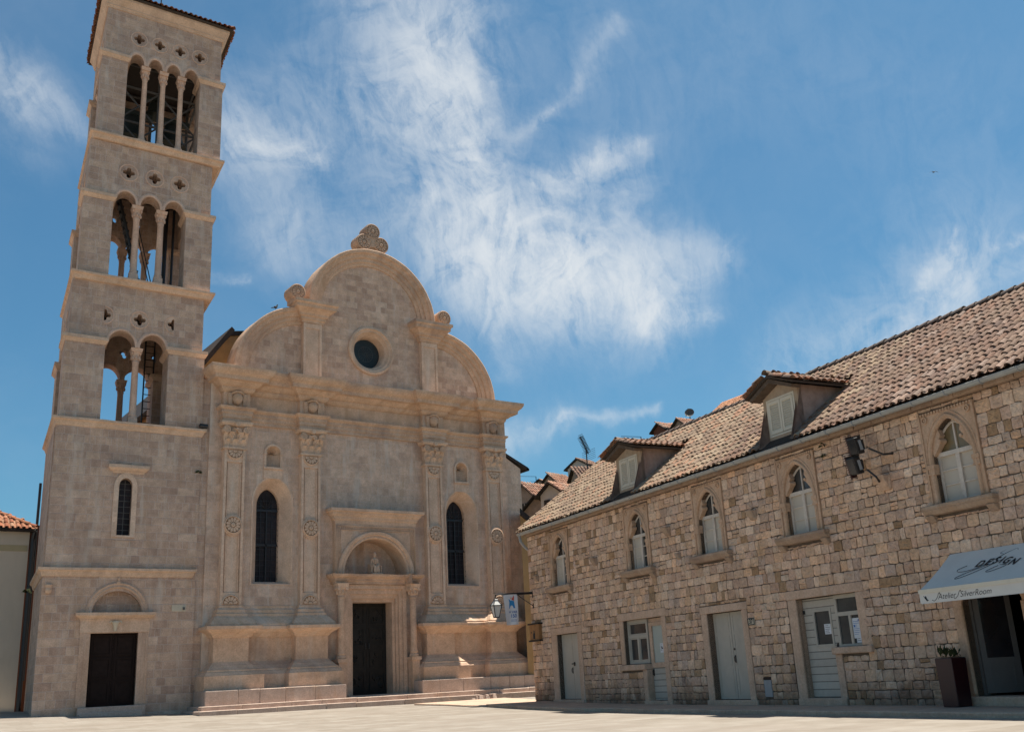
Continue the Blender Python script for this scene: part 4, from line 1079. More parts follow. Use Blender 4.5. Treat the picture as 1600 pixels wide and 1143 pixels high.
# inside: ladder, stair, bell frame, bells
ib = MB(TWF)
for a in (12.0, 12.42): ib.tube([(a, -4.9, 11.9), (a, -4.9, 17.6)], 0.035, 6)
z = 12.2
while z < 17.5:
    ib.tube([(12.0, -4.9, z), (12.42, -4.9, z)], 0.02, 5); z += 0.34
ib.build('ladder', M_IRON, tw)
ib = MB(TWF)
for dd in (-2.2, -2.75): ib.tube([(11.35, dd, 18.2), (9.75, dd, 24.3)], 0.06, 6)
for k in range(16):
    t = (k+0.5)/16; ib.box(11.35-1.6*t-0.12, 11.35-1.6*t+0.12, -2.75, -2.2, 18.2+6.1*t, 18.2+6.1*t+0.04)
for dd in (-2.2, -2.75): ib.tube([(11.75, dd, 18.9), (10.35, dd, 24.2)], 0.025, 5)
ib.tube([(12.45, -3.6, 18.2), (12.45, -3.6, 24.3)], 0.10, 8); ib.tube([(12.75, -3.2, 18.2), (12.75, -3.2, 24.3)], 0.06, 8)
ib.build('stair', M_IRON, tw)
ib = MB(TWF)
for a in (9.7, 11.5, 13.3):
    ib.tube([(a, -1.5, 24.9), (a, -1.5, 29.6)], 0.07, 6); ib.tube([(a, -4.2, 24.9), (a, -4.2, 29.6)], 0.07, 6)
for z in (26.6, 28.4, 29.6):
    for dd in (-1.5, -4.2): ib.tube([(9.5, dd, z), (13.5, dd, z)], 0.06, 6)
    for a in (9.7, 13.3): ib.tube([(a, -1.5, z), (a, -4.2, z)], 0.06, 6)
for a0, a1 in ((9.7, 11.5), (11.5, 9.7), (11.5, 13.3), (13.3, 11.5)):
    ib.tube([(a0, -1.5, 24.9), (a1, -1.5, 26.6)], 0.045, 5); ib.tube([(a0, -1.5, 26.6), (a1, -1.5, 28.4)], 0.045, 5)
ib.build('bell_frame', M_STEEL, tw)
ib = MB(TWF); ib.box(9.3, 13.6, -5.0, -1.1, 29.7, 29.9); ib.build('bell_loft', M_WOODDARK, tw)
for a, z, s in ((10.5, 26.4, 1.0), (12.4, 26.6, 0.9), (11.5, 28.0, 0.6)):
    bb = MB(TWF); bb.lathe(a, -2.9, [(0.80*s, z), (0.76*s, z+0.08), (0.60*s, z+0.35*s), (0.50*s, z+0.8*s), (0.42*s, z+1.15*s), (0.25*s, z+1.32*s), (0.001, z+1.36*s)], 20)
    bb.box(a-0.9*s, a+0.9*s, -3.05, -2.75, z+1.36*s, z+1.6*s)
    bb.build('bell', M_BELL, tw, smooth=True)
# eaves and roof
xl, xr = 8.80, 14.20
eb = MB(TWF); eb.molding([(xl, -DEP+0.08), (xl, -0.08), (xr, -0.08), (xr, -DEP+0.08)], [(-0.4, 31.34), (0.02, 31.34), (0.04, 31.42), (0.08, 31.46), (0.08, 31.52), (0.22, 31.74), (0.26, 31.78), (0.26, 31.92), (-0.4, 31.95)])
eb.build('eaves_cornice', M_LEDGE, tw)
db = MB(TWF); a = xl
while a < xr:
    db.box(a, a+0.07, -0.08, -0.03, 31.44, 31.51); a += 0.15
db.build('dentil_band', M_COLUMN, tw)

def tile(b, p, ax, up, nr, L, r0, r1, col, n=6):
    """one half-round tile, lower end at p; ax along the eave, up the slope"""
    b.c = col; vs = []
    for q, r, lift in ((0.0, r0, 0.022), (L, r1, 0.0)):
        for i in range(n+1):
            t = PI*i/n
            v = p+up*q+ax*(r*math.cos(t))+nr*(r*0.95*math.sin(t)+lift); vs.append(tuple(v))
        for i in range(n+1):
            t = PI*i/n; rr_ = r-0.018
            v = p+up*q+ax*(rr_*math.cos(t))+nr*(rr_*0.95*math.sin(t)+lift); vs.append(tuple(v))
    m_ = n+1
    fs = [(i, i+1, 2*m_+i+1, 2*m_+i) for i in range(n)]+[(i, i+1, m_+i+1, m_+i) for i in range(n)]
    b.add(vs, fs, raw=True)
def tiled_slope(o, ax, up, L, Wd, keep, pal, rng, pitch=0.235, row=0.36, r=0.098, mat=None, name='tiles', parent=None, under=True, pans=True, sag=0.0, n=6):
    """o = lower left corner of the slope; ax, up = unit vectors; keep(a,b) says where tiles lie"""
    o = Vector(o); ax = Vector(ax).normalized(); up = Vector(up).normalized(); nr = ax.cross(up).normalized()
    if nr.z < 0: nr = -nr
    b = MB()
    na = int(L/pitch); nb = int(Wd/row)
    for j in range(nb+1):
        for i in range(na+1):
            a = i*pitch+rng.uniform(-0.012, 0.012); q = j*row+rng.uniform(-0.03, 0.03)-(0.09 if rng.random() < 0.02 else 0)
            if q+row*0.8 > Wd+0.1 or not keep(a, q): continue
            k = rng.random(); c = pal[int(k*len(pal)) % len(pal)]; f = rng.uniform(0.86, 1.14)
            tw_ = rng.gauss(0, 0.03)
            p = o+ax*a+up*q+nr*(rng.uniform(0.0, 0.014)-sag*math.sin(PI*min(1, q/Wd)))
            tile(b, p, (ax+up*tw_).normalized(), (up-ax*tw_).normalized(), nr, row+0.07, r*rng.uniform(0.95, 1.06), r*0.89, tuple(x*f for x in c), n)
            if pans and keep(a+pitch/2, q):
                p2 = o+ax*(a+pitch/2)+up*(q-0.05)+nr*(0.09)
                c2 = tuple(x*f*0.95 for x in pal[int(rng.random()*len(pal)) % len(pal)]); b.c = c2; vs = []
                for qq in (0.0, row+0.06):
                    for t in (0.0, 0.6, PI/2, PI-0.6, PI): vs.append(tuple(p2+up*qq+ax*(0.085*math.cos(t))-nr*(0.05*math.sin(t)-0.012*(qq == 0))))
                b.add(vs, [(i_, i_+1, 6+i_, 5+i_) for i_ in range(4)], raw=True)
    return b.build(name, mat or M_TILES, parent, recalc=False, smooth=True)
PAL_OLD = [tuple(0.32*x+0.25*m for x, m in zip(c, (0.40, 0.215, 0.150))) for c in ((0.40, 0.245, 0.175), (0.43, 0.285, 0.205), (0.40, 0.285, 0.21), (0.37, 0.24, 0.175), (0.44, 0.255, 0.175), (0.31, 0.22, 0.175), (0.40, 0.285, 0.205), (0.25, 0.185, 0.155), (0.45, 0.335, 0.25))]
PAL_PALE = [tuple(0.45*x+0.28*m for x, m in zip(c, (0.46, 0.305, 0.200))) for c in ((0.48, 0.355, 0.24), (0.51, 0.395, 0.275), (0.44, 0.31, 0.215), (0.49, 0.375, 0.26), (0.43, 0.275, 0.185), (0.38, 0.265, 0.19), (0.52, 0.415, 0.295), (0.30, 0.215, 0.165))]
PAL_HILL = [(0.42, 0.22, 0.145), (0.40, 0.24, 0.17), (0.44, 0.25, 0.165), (0.36, 0.20, 0.14), (0.40, 0.27, 0.20)]
PAL_RED = [(0.33, 0.125, 0.065), (0.31, 0.14, 0.08), (0.35, 0.165, 0.095), (0.27, 0.10, 0.055), (0.33, 0.19, 0.12)]
def tri_roof(name, corners, apex, pal, seed, parent, pitch, row, r, n=5):
    """pyramid roof: a tiled triangle on each side"""
    rng = random.Random(seed); ub = MB(); ap = Vector(apex)
    C = [Vector(c) for c in corners]; k = len(C)
    ub.add([tuple(c) for c in C]+[tuple(ap)]+[tuple(c-Vector((0, 0, 0.08))) for c in C], [(i, (i+1) % k, k) for i in range(k)]+[tuple(k+1+i for i in range(k))]+[(i, (i+1) % k, k+1+(i+1) % k, k+1+i) for i in range(k)], raw=True)
    ro = ub.build(name, M_UNDER, parent)
    for i in range(k):
        a, b_ = C[i], C[(i+1) % k]; ax = (b_-a).normalized(); L = (b_-a).length
        foot = a+ax*(ap-a).dot(ax); up = (ap-foot); Wd = up.length; up.normalize(); fa = (ap-a).dot(ax)
        kp = lambda x, q, fa=fa, Wd=Wd, L=L: q/Wd*fa+0.03 < x < L-q/Wd*(L-fa)-0.03 and q < Wd-0.1
        nr = ax.cross(up); nr = nr if nr.z > 0 else -nr
        tiled_slope(a-up*0.06+nr*0.02, ax, up, L, Wd, kp, pal, rng, pitch, row, r, M_NEWTILES if pal is PAL_RED else M_TILES, 'tiles', ro, n=n)
    hb = MB(); rng = random.Random(seed+1)
    for c in C:
        v = ap-c; m_ = int(v.length/0.36)
        for q in range(m_):
            u_ = v.normalized(); axx = u_.cross(Vector((0, 0, 1))).normalized(); nr = axx.cross(u_); nr = nr if nr.z > 0 else -nr
            cc = pal[rng.randrange(len(pal))]; tile(hb, c+u_*(q*0.36)+nr*0.05, axx, u_, nr, 0.42, 0.12, 0.10, cc, 6)
    hb.build('hip_tiles', M_NEWTILES if pal is PAL_RED else M_TILES, ro, recalc=False, smooth=True)
    return ro
co = [TWF(xl-0.30, 0.30, 31.97), TWF(xr+0.42, 0.30, 31.97), TWF(xr+0.42, -DEP-0.36, 31.97), TWF(xl-0.30, -DEP-0.36, 31.97)]
tri_roof('roof', co, TWF((xl+xr)/2, -DEP/2, 33.6), PAL_RED, 3, tw, 0.235, 0.36, 0.098)
pb = MB(TWF); pb.tube([((xl+xr)/2, -DEP/2, 33.5), ((xl+xr)/2, -DEP/2, 35.4)], 0.03, 6); pb.build('lightning_rod', M_IRON, tw)
# slit window, door
wf = MB(TWF)
o2 = arch_outline(10.44, 11.36, 7.20, 9.20, 9.80, 16); n_ = len(o2)
wf.prism([o2, win_o], -0.1, 0.035); wv = wf.build('slit_window', M_PILASTER, tw)
wg = MB(TWF); wg.prism([win_o], -0.34, -0.30); wg.build('pane', M_LEADED, wv)
wg = MB(TWF); z = 7.5
while z < 9.5:
    wg.box(10.64, 11.16, -0.29, -0.265, z, z+0.025); z += 0.235
wg.box(10.885, 10.915, -0.29, -0.26, 7.28, 9.56); wg.build('grille', M_STEEL, wv)
wh = MB(TWF); wh.molding([(10.38, -0.1), (10.38, 0.0), (11.58, 0.0), (11.58, -0.1)], [(-0.1, 9.78), (0.02, 9.78), (0.05, 9.86), (0.12, 9.90), (0.20, 9.98), (0.20, 10.10), (-0.1, 10.14)])
a = 10.42
while a < 11.54:
    wh.box(a, a+0.045, 0.0, 0.09, 9.84, 9.90); a += 0.09
wh.build('hood', M_LEDGE, wv)
ws = MB(TWF); ws.frust((10.40, 11.40, -0.3, 0.02), (10.64, 11.16, -0.3, -0.2), 7.06, 7.28); ws.build('sill', M_CARVED, wv)
dfm = MB(TWF)
dfm.prism([[(9.55, 0.80), (9.93, 0.80), (9.93, 3.50), (11.72, 3.50), (11.72, 0.80), (12.12, 0.80), (12.12, 3.52), (9.55, 3.52)]], -0.3, 0.04)
for a0, a1 in ((9.62, 9.66), (9.74, 9.78), (11.88, 11.92), (12.02, 12.06)): dfm.box(a0, a1, 0.035, 0.065, 1.0, 3.5)
dw = dfm.build('doorway', M_DOORSTONE, tw)
lb = MB(TWF); lb.box(9.53, 12.14, -0.2, 0.07, 3.52, 3.98)
lb.molding([(9.55, -0.1), (9.55, 0.05), (12.12, 0.05), (12.12, -0.1)], [(-0.1, 3.96), (0.03, 3.96), (0.05, 4.04), (0.15, 4.10), (0.22, 4.16), (0.22, 4.26), (-0.1, 4.28)])
a = 9.56
while a < 12.1:
    lb.box(a, a+0.05, 0.05, 0.12, 4.0, 4.06); a += 0.10
lb.build('lintel', M_LEDGE, dw)
eb = MB(TWF)                                            # carved head of an ox on the lintel
eb.lathe(10.83, 0.08, [(0.001, 3.54), (0.06, 3.56), (0.075, 3.68), (0.10, 3.80), (0.14, 3.88), (0.12, 3.94), (0.001, 3.97)], 12)
for sgn in (-1, 1): eb.tube([(10.83+sgn*0.10, 0.12, 3.90), (10.83+sgn*0.20, 0.13, 3.93), (10.83+sgn*0.22, 0.13, 3.86)], 0.03, 6)
eb.build('emblem', M_CREAM, dw, smooth=True)
ta = MB(TWF); ta.arcring(10.865, 4.26, [(0.94, -0.25), (0.94, 0.03), (0.99, 0.07), (1.06, 0.05), (1.12, 0.08), (1.18, 0.03), (1.18, -0.05), (0.96, -0.25)], 0, PI, 36)
ta.box(9.66, 9.92, -0.1, 0.05, 4.2, 4.34); ta.box(11.81, 12.07, -0.1, 0.05, 4.2, 4.34)
ta.lathe(10.86, 0.02, [(0.08, 5.36), (0.09, 5.44), (0.05, 5.5), (0.07, 5.58), (0.001, 5.68)], 10); ta.build('doorway_arch', M_DOORSTONE, dw)
for sgn in (-1, 1):
    a0, a1 = (9.94, 10.82) if sgn < 0 else (10.83, 11.71)
    b = MB(TWF); b.box(a0, a1, -0.28, -0.22, 0.82, 3.50)
    for k in range(3):
        z0 = 0.95+k*0.86; b.prism([rect(a0+0.06, a1-0.06, z0, z0+0.78), rect(a0+0.12, a1-0.12, z0+0.06, z0+0.72)], -0.22, -0.19)
        b.box(a0+0.16, a1-0.16, -0.22, -0.20, z0+0.10, z0+0.68)
    b.build('door_leaf', M_DOORDARK, dw)
sb = MB(TWF); sb.box(9.62, 12.10, -0.1, 0.34, 0.3, 0.80); sb.box(9.68, 11.98, 0.3, 0.50, 0.3, 0.60); sb.build('doorstep', M_STEP, dw, bevel=0.02)
cb = MB(TWF); cb.lathe(8.30, 0.0, [(0.09, 5.0), (0.13, 5.1), (0.11, 5.2), (0.15, 5.3), (0.10, 5.36)], 10); cb.build('carved_boss', M_CARVED, tw)
pq = MB(TWF); pq.box(12.98, 13.55, -0.05, 0.03, 4.30, 4.55); pq.build('plaque', M_CREAM, tw)

# small things fixed to the tower
b = MB(TWF); b.tube([(13.93, 0.10, 11.90), (13.93, 0.10, 12.02)], 0.04, 8); b.tube([(13.80, 0.16, 12.02), (14.12, 0.22, 12.00)], 0.10, 10); b.tube([(13.78, 0.16, 12.03), (13.84, 0.16, 12.03)], 0.085, 10)
tag(b.build('security_camera', M_IRON, org=TWF(13.93, 0.10, 11.90)), 'small black camera on the right end of the tower ledge', 'camera')
def weed(loc, T, s, seed, label, n=16):
    rng = random.Random(seed); b = MB(T); a, d, z = loc
    for k in range(n):
        t = rng.uniform(0.1, PI-0.1); L = s*rng.uniform(0.5, 1.1); o = rng.uniform(0.2, 0.9); w = s*rng.uniform(0.06, 0.12)
        tip = (a+L*math.cos(t)*0.8, d+L*o, z+L*math.sin(t)*0.6-0.5*L*o); mid = (a+L*math.cos(t)*0.45, d+L*o*0.6, z+L*math.sin(t)*0.55)
        b.add([(a, d, z), (mid[0]-w, mid[1], mid[2]-w), tip, (mid[0]+w, mid[1], mid[2]+w)], [(0, 1, 2, 3)])
    return tag(b.build('weed', M_LEAF, recalc=False, org=T(a, d, z)), label, 'plant', 'weeds growing from the walls')
weed((13.82, -0.02, 10.0), TWF, 0.24, 1, 'small green weed sprouting high on the tower wall left of the cathedral pilaster', 18)
mb_ = MB(TWF); mb_.box(13.42, 13.50, 0.0, 0.10, 4.36, 4.46); tag(mb_.build('junction_box', M_STEEL, org=TWF(13.46, 0, 4.36)), 'tiny grey box on the pale plaque right of the tower door', 'box')

# ------------------------------------------------------------------ pale yellow building left of the tower
yb = tag(empty('yellow_house', (5.0, 53.0, 0.6)), 'pale yellow rendered house with red tiled roof left of the tower', 'house')
YD = 49.5; ZE = 8.44
b = MB(); b.box(-6.0, 8.82, YD, YD+9, -0.2, ZE); b.build('wall', M_YELLOW, yb)
b = MB(); b.box(-6.0, 8.76, YD-0.03, YD, ZE-0.92, ZE-0.66); b.build('wall_band', M_BAND, yb)
tri_roof('roof', [(-6.3, YD-0.22, ZE+0.06), (9.0, YD-0.22, ZE+0.06), (9.0, YD+9.3, ZE+0.06), (-6.3, YD+9.3, ZE+0.06)], (1.5, YD+4.6, ZE+3.9), PAL_RED, 9, yb, 0.235, 0.36, 0.1)
b = MB(); b.tube([(-6.3, YD-0.26, ZE+0.02), (9.0, YD-0.26, ZE-0.02)], 0.09, 8); b.build('gutter', M_WOODDARK, yb)
b = MB(); b.tube([(8.98, YD-0.2, ZE-0.05), (8.95, YD-0.10, ZE-0.4), (8.95, YD-0.10, 0.75), (8.88, YD-0.3, 0.62)], 0.10, 8); b.tube([(9.12, YD+0.2, ZE+2.2), (9.10, YD+0.1, ZE), (9.06, YD, 2.0)], 0.06, 6)
b.build('downpipe', M_IRON, yb)
b = MB(); b.box(8.84, 10.4, YD+1.6, YD+9, 0.0, ZE+0.5); b.build('rear_wall', M_BROWNWALL, yb)
weed((8.86, 0.12, 5.7), lambda a, d, z: (a, YD-d, z), 0.35, 4, 'small dark weed on the downpipe at the edge of the yellow house', 20)

# ------------------------------------------------------------------ stone house on the right
S0, S1, ZEV = 5.0, 38.55, 6.86
hs = tag(empty('stone_house', HSF(22, -4, 0)), 'long two-storey rubble stone house with old tiled roof and two dormers', 'house')
WIN = [35.73, 29.92, 25.72, 21.55, 16.25]
WW = 0.58
openings = [('g', c-WW, c+WW, 4.40, 6.32) for c in WIN]+[
    ('r', 34.70, 36.38, 0.10, 2.58), ('dw', 28.92, 31.34, 0.10, 2.76), ('r', 24.66, 26.38, 0.08, 2.64), ('dw2', 19.98, 22.24, 0.08, 2.72), ('sh', 15.16, 16.74, 0.18, 2.48)]
def gothic(c, w, z0, zs, zt, n=20): return arch_outline(c-w, c+w, z0, zs, zt, n, 1.30)
H_LOOPS = []
for k, a0, a1, z0, z1 in openings:
    if k == 'g': H_LOOPS.append(gothic((a0+a1)/2, WW, 4.40, 5.42, 6.32))
    elif k == 'r': H_LOOPS.append(rect(a0, a1, z0, z1))
    elif k == 'dw': H_LOOPS.append([(28.92, 0.10), (30.04, 0.10), (30.04, 1.30), (31.34, 1.30), (31.34, 2.76), (28.92, 2.76)])
    elif k == 'dw2': H_LOOPS.append([(20.98, 0.08), (22.24, 0.08), (22.24, 2.72), (19.98, 2.72), (19.98, 1.42), (20.98, 1.42)])
    else:
        L = [(a0, z0), (a1, z0), (a1, 2.12)]+[(a1-0.12-0.12*(1-math.cos(t)) if 0 else a1-0.16+0.16*math.cos(t), 2.14+0.16*math.sin(t)) for t in [PI/2*i/6 for i in range(7)]]
        L += [(a1-0.16, 2.48), (a0+0.16, 2.48)]+[(a0+0.16-0.16*math.sin(t), 2.14+0.16*math.cos(t)) for t in [PI/2*i/6 for i in range(7)]]+[(a0, 2.12)]
        H_LOOPS.append(L)
wb = MB(HSF)
wb.prism([rect(S0, S1, -0.3, ZEV-0.08)]+H_LOOPS, -0.55, -0.012)
wb.box(S0, S0+0.5, -8.3, -0.56, -0.3, ZEV-0.1); wb.box(S1-0.5, S1, -8.3, -0.56, -0.3, ZEV-0.1); wb.box(S0, S1, -8.8, -8.3, -0.3, ZEV-0.1)
wb.prism([[(S1-0.5, 0), (S1, 0), (S1, 0.1), (S1-0.5, 0.1)]], -0.01, -0.012)
gv = []
for s in (S1-0.5, S1): gv += [(s, -0.1, ZEV-0.1), (s, -8.7, ZEV-0.1), (s, -4.4, 10.0)]
wb.add(gv, [(0, 1, 2), (3, 4, 5), (0, 1, 4, 3), (1, 2, 5, 4), (0, 2, 5, 3)])
# the rubble facing: every stone a block of its own height, width and tint
rng = random.Random(42)
obst = [(c-0.80, c+0.80, 4.12, 6.60) for c in WIN]+[(34.36, 36.86, -0.1, 2.84), (28.62, 31.62, -0.1, 3.02) , (24.38, 26.70, -0.1, 2.88), (19.84, 22.62, -0.1, 2.96), (14.92, 16.98, -0.1, 2.75)]
obst[6] = (28.66, 31.64, 1.08, 3.02); obst.append((28.66, 30.30, -0.1, 1.10)); obst[8] = (19.82, 22.62, 1.18, 2.96); obst.append((20.72, 22.62, -0.1, 1.2))
obst.append((23.66, 24.00, 0.20, 0.74))
STONE_PAL = [tuple(x*k for x, k in zip(c, (1.50, 1.33, 1.28))) for c in ((0.47, 0.37, 0.275), (0.45, 0.35, 0.26), (0.49, 0.395, 0.30), (0.43, 0.335, 0.255), (0.46, 0.375, 0.295), (0.42, 0.32, 0.245), (0.50, 0.415, 0.32), (0.45, 0.34, 0.235), (0.41, 0.33, 0.265), (0.47, 0.355, 0.25))]
def stone(b, a0, a1, z0, z1):
    w, h = a1-a0, z1-z0
    if w < 0.07 or h < 0.06: return
    c = STONE_PAL[rng.randrange(len(STONE_PAL))]; f = rng.uniform(0.82, 1.14); g = rng.uniform(0.96, 1.04)
    if rng.random() < 0.07: c = (0.42, 0.27, 0.16)
    b.c = (c[0]*f*g, c[1]*f, c[2]*f*(2-g))
    j = lambda s: rng.uniform(-s, s)
    gp = rng.uniform(0.006, 0.015); k = min(w, h)*rng.uniform(0.06, 0.17); tl = j(0.012)
    x0, x1, y0, y1 = a0+gp, a1-gp, z0+gp, z1-gp
    ring = [(x0+k, y0), ((x0+x1)/2, y0-0.004), (x1-k, y0), (x1-k*0.25, y0+k*0.25), (x1, y0+k), (x1+0.002, (y0+y1)/2), (x1, y1-k), (x1-k*0.25, y1-k*0.25), (x1-k, y1), ((x0+x1)/2, y1+0.004), (x0+k, y1), (x0+k*0.25, y1-k*0.25), (x0, y1-k), (x0-0.002, (y0+y1)/2), (x0, y0+k), (x0+k*0.25, y0+k*0.25)]
    q = 0.011; ring = [(p[0]+j(q), p[1]+j(q)+tl*(p[0]-a0)/w) for p in ring]
    cx, cz = (x0+x1)/2, (y0+y1)/2; d0 = rng.uniform(0.012, 0.034); n = len(ring)
    ex = min(0.030/w*2, 0.3); ez = min(0.030/h*2, 0.3)
    V = [(p[0], -0.03, p[1]) for p in ring]+[(p[0], d0*0.55+j(0.004), p[1]) for p in ring]
    V += [(cx+(p[0]-cx)*(1-ex), d0+j(0.007), cz+(p[1]-cz)*(1-ez)) for p in ring]+[(cx+(p[0]-cx)*0.5, d0+0.006+j(0.012), cz+(p[1]-cz)*0.5) for p in ring]+[(cx+j(0.03), d0+j(0.012), cz+j(0.03))]
    F = [(r*n+i, r*n+(i+1) % n, (r+1)*n+(i+1) % n, (r+1)*n+i) for r in range(3) for i in range(n)]+[(3*n+i, 3*n+(i+1) % n, 4*n) for i in range(n)]
    b.add(V, F)
wb.cur = 1
z = -0.12
SMIN = 12.6
while z < ZEV-0.15:
    h = rng.uniform(0.18, 0.31) if z < 6.2 else rng.uniform(0.14, 0.2)
    h = min(h, ZEV-0.14-z)
    if h < 0.08: break
    cuts = sorted({SMIN, S1+0.02}|{o for q in obst for o in q[:2] if SMIN < o < S1})
    # split into free pieces, clipped above and below the surrounds
    pieces = []
    for a0, a1 in zip(cuts[:-1], cuts[1:]):
        zz0, zz1 = z, z+h
        for oa, ob, oz0, oz1 in obst:
            if oa < (a0+a1)/2 < ob:
                if oz0 <= zz0 and oz1 >= zz1: zz1 = zz0
                elif oz0 <= zz0 < oz1: zz0 = oz1
                elif oz0 < zz1 <= oz1: zz1 = oz0
                elif zz0 < oz0 and oz1 < zz1: zz1 = oz0
        if zz1-zz0 < 0.06: continue
        if pieces and abs(pieces[-1][1]-a0) < 1e-6 and abs(pieces[-1][2]-zz0) < 1e-6 and abs(pieces[-1][3]-zz1) < 1e-6: pieces[-1][1] = a1
        else: pieces.append([a0, a1, zz0, zz1])
    for a0, a1, zz0, zz1 in pieces:
        a = a0
        while a < a1-0.02:
            w = rng.uniform(0.16, 0.40)*(1.0 if rng.random() > 0.06 else 1.4)
            if a1-(a+w) < 0.15: w = a1-a
            hh = zz1-zz0
            if rng.random() < 0.05 and hh > 0.2:
                m_ = zz0+hh*rng.uniform(0.4, 0.6); stone(wb, a, a+w, zz0, m_); stone(wb, a, a+w, m_, zz1)
            else: stone(wb, a, a+w, zz0, zz1)
            a += w
    z += h
wb.cur = 0; wb.c = (1, 1, 1)
wb.build('wall', [M_MORTAR, M_STONES], hs, recalc=True)

# rooms behind the openings
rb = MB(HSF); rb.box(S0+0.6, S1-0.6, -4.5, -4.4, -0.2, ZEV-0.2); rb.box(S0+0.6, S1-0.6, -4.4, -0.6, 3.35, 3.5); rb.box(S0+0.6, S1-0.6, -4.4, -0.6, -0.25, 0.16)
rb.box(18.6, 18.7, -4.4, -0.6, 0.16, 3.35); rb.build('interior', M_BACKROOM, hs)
rb = MB(HSF)
for k in range(4): rb.box(14.6, 17.9, -4.3, -3.9, 0.6+0.55*k, 0.64+0.55*k)
rng2 = random.Random(3)
for k in range(26):
    a = rng2.uniform(14.7, 17.7); q = 0.64+0.55*rng2.randrange(4); w = rng2.uniform(0.05, 0.14); rb.box(a, a+w, -4.2, -4.0, q, q+rng2.uniform(0.1, 0.3))
rb.build('shop_shelf', M_RENDERF, hs)

# --- gothic windows
def house_window(c, idx, amber=False):
    w = WW
    op = gothic(c, w, 4.40, 5.42, 6.32); fo = rect(c-0.80, c+0.80, 4.40, 6.56)
    b = MB(HSF); b.prism([fo, op], -0.30, 0.035)
    b.box(c-0.80, c-0.745, 0.02, 0.065, 4.44, 6.56); b.box(c+0.745, c+0.80, 0.02, 0.065, 4.44, 6.56)
    fr = b.build('window_surround', M_SURROUND, hs)
    b = MB(HSF)                                       # roll moulding round the pointed head and down the jambs
    path = gothic(c, w+0.05, 4.44, 5.42, 6.40, 26)[1:]+[(c-w-0.05, 4.44)]
    b.tube([(p[0], 0.035, p[1]) for p in path], 0.050, 7)
    path = gothic(c, w+0.15, 5.35, 5.42, 6.52, 26)[1:]+[(c-w-0.15, 5.35)]
    b.tube([(p[0], 0.030, p[1]) for p in path], 0.026, 6)
    for sgn in (-1, 1):                               # cusps of the trefoil head, small capitals and roundels
        a = c+sgn*w
        b.prism([[(c+sgn*0.545, 5.52), (c+sgn*0.30, 5.80), (c+sgn*0.36, 5.86), (c+sgn*0.28, 5.98), (c+sgn*0.33, 6.14), (c+sgn*0.40, 6.10), (c+sgn*0.57, 5.66)]], -0.16, 0.0)
        b.disc(c+sgn*0.305, 5.84, 0.07, -0.14, 0.03, 10, 0.04)
        b.box(a+sgn*0.06-0.10, a+sgn*0.06+0.10, -0.10, 0.085, 5.24, 5.34); b.box(a+sgn*0.06-0.085, a+sgn*0.06+0.085, -0.1, 0.065, 5.14, 5.24); b.box(a+sgn*0.06-0.10, a+sgn*0.06+0.10, -0.10, 0.08, 5.10, 5.14)
        b.arcring(c+sgn*0.62, 6.40, [(0.05, 0.03), (0.05, 0.07), (0.085, 0.07), (0.085, 0.03)], 0, 2*PI, 14); b.lathe(c+sgn*0.62, 0.035, [(0.001, 6.36), (0.035, 6.38), (0.035, 6.42), (0.001, 6.44)], 8)
    u = c-0.78
    while u < c+0.76:
        b.box(u, u+0.05, 0.03, 0.075, 6.50, 6.56); u += 0.085
    b.build('carving', M_SURROUND, fr)
    b = MB(HSF); rr = random.Random(idx)
    b.frust((c-0.98, c+0.98, -0.1, 0.14), (c-1.0, c+1.0, -0.1, 0.24), 4.18, 4.30); b.box(c-1.0, c+1.0, -0.3, 0.24, 4.30, 4.40)
    for sgn in (-1, 1): b.frust((c+sgn*0.86-0.10, c+sgn*0.86+0.10, -0.1, 0.06), (c+sgn*0.86-0.12, c+sgn*0.86+0.12, -0.1, 0.2), 4.02, 4.18)
    b.build('sill', M_SILL, hs, bevel=0.02)
    # sash: transom, mullion, glazing bars
    sd = -0.20
    b = MB(HSF)
    b.box(c-w, c-w+0.07, sd, sd+0.06, 4.40, 5.56); b.box(c+w-0.07, c+w, sd, sd+0.06, 4.40, 5.56)
    b.box(c-w+0.07, c+w-0.07, sd, sd+0.055, 4.40, 4.48); b.box(c-w-0.0, c+w+0.0, sd, sd+0.085, 5.50, 5.60)
    b.box(c-0.055, c+0.055, sd, sd+0.075, 4.40, 5.50); b.box(c-0.022, c+0.022, sd, sd+0.05, 5.60, 6.30)
    for z in (4.82, 5.16):
        b.box(c-w+0.07, c-0.055, sd, sd+0.045, z, z+0.028); b.box(c+0.055, c+w-0.07, sd, sd+0.045, z, z+0.028)
    path = gothic(c, w-0.03, 5.55, 5.44, 6.26, 20)[2:]
    b.tube([(p[0], sd+0.03, p[1]) for p in path], 0.03, 5)
    sa = b.build('sash', M_WHITEPAINT, fr)
    for a0, a1 in ((c-w+0.07, c-0.055), (c+0.055, c+w-0.07)):
        b = MB(HSF)
        b.box(a0, a1, sd+0.005, sd+0.015, 4.48, 5.50)
        dark = (idx == 0 and a0 < c) or (idx == 1 and a0 < c)
        b.build('pane', M_PANE if dark else M_CURTAIN, sa)
    b = MB(HSF); L = [p for p in gothic(c, w, 5.58, 5.44, 6.30, 20)]; b.prism([L], sd+0.003, sd+0.013)
    b.build('head_pane', M_AMBER if amber else M_PANE, sa)
    return fr
for i, c in enumerate(WIN): house_window(c, i, i == 4)

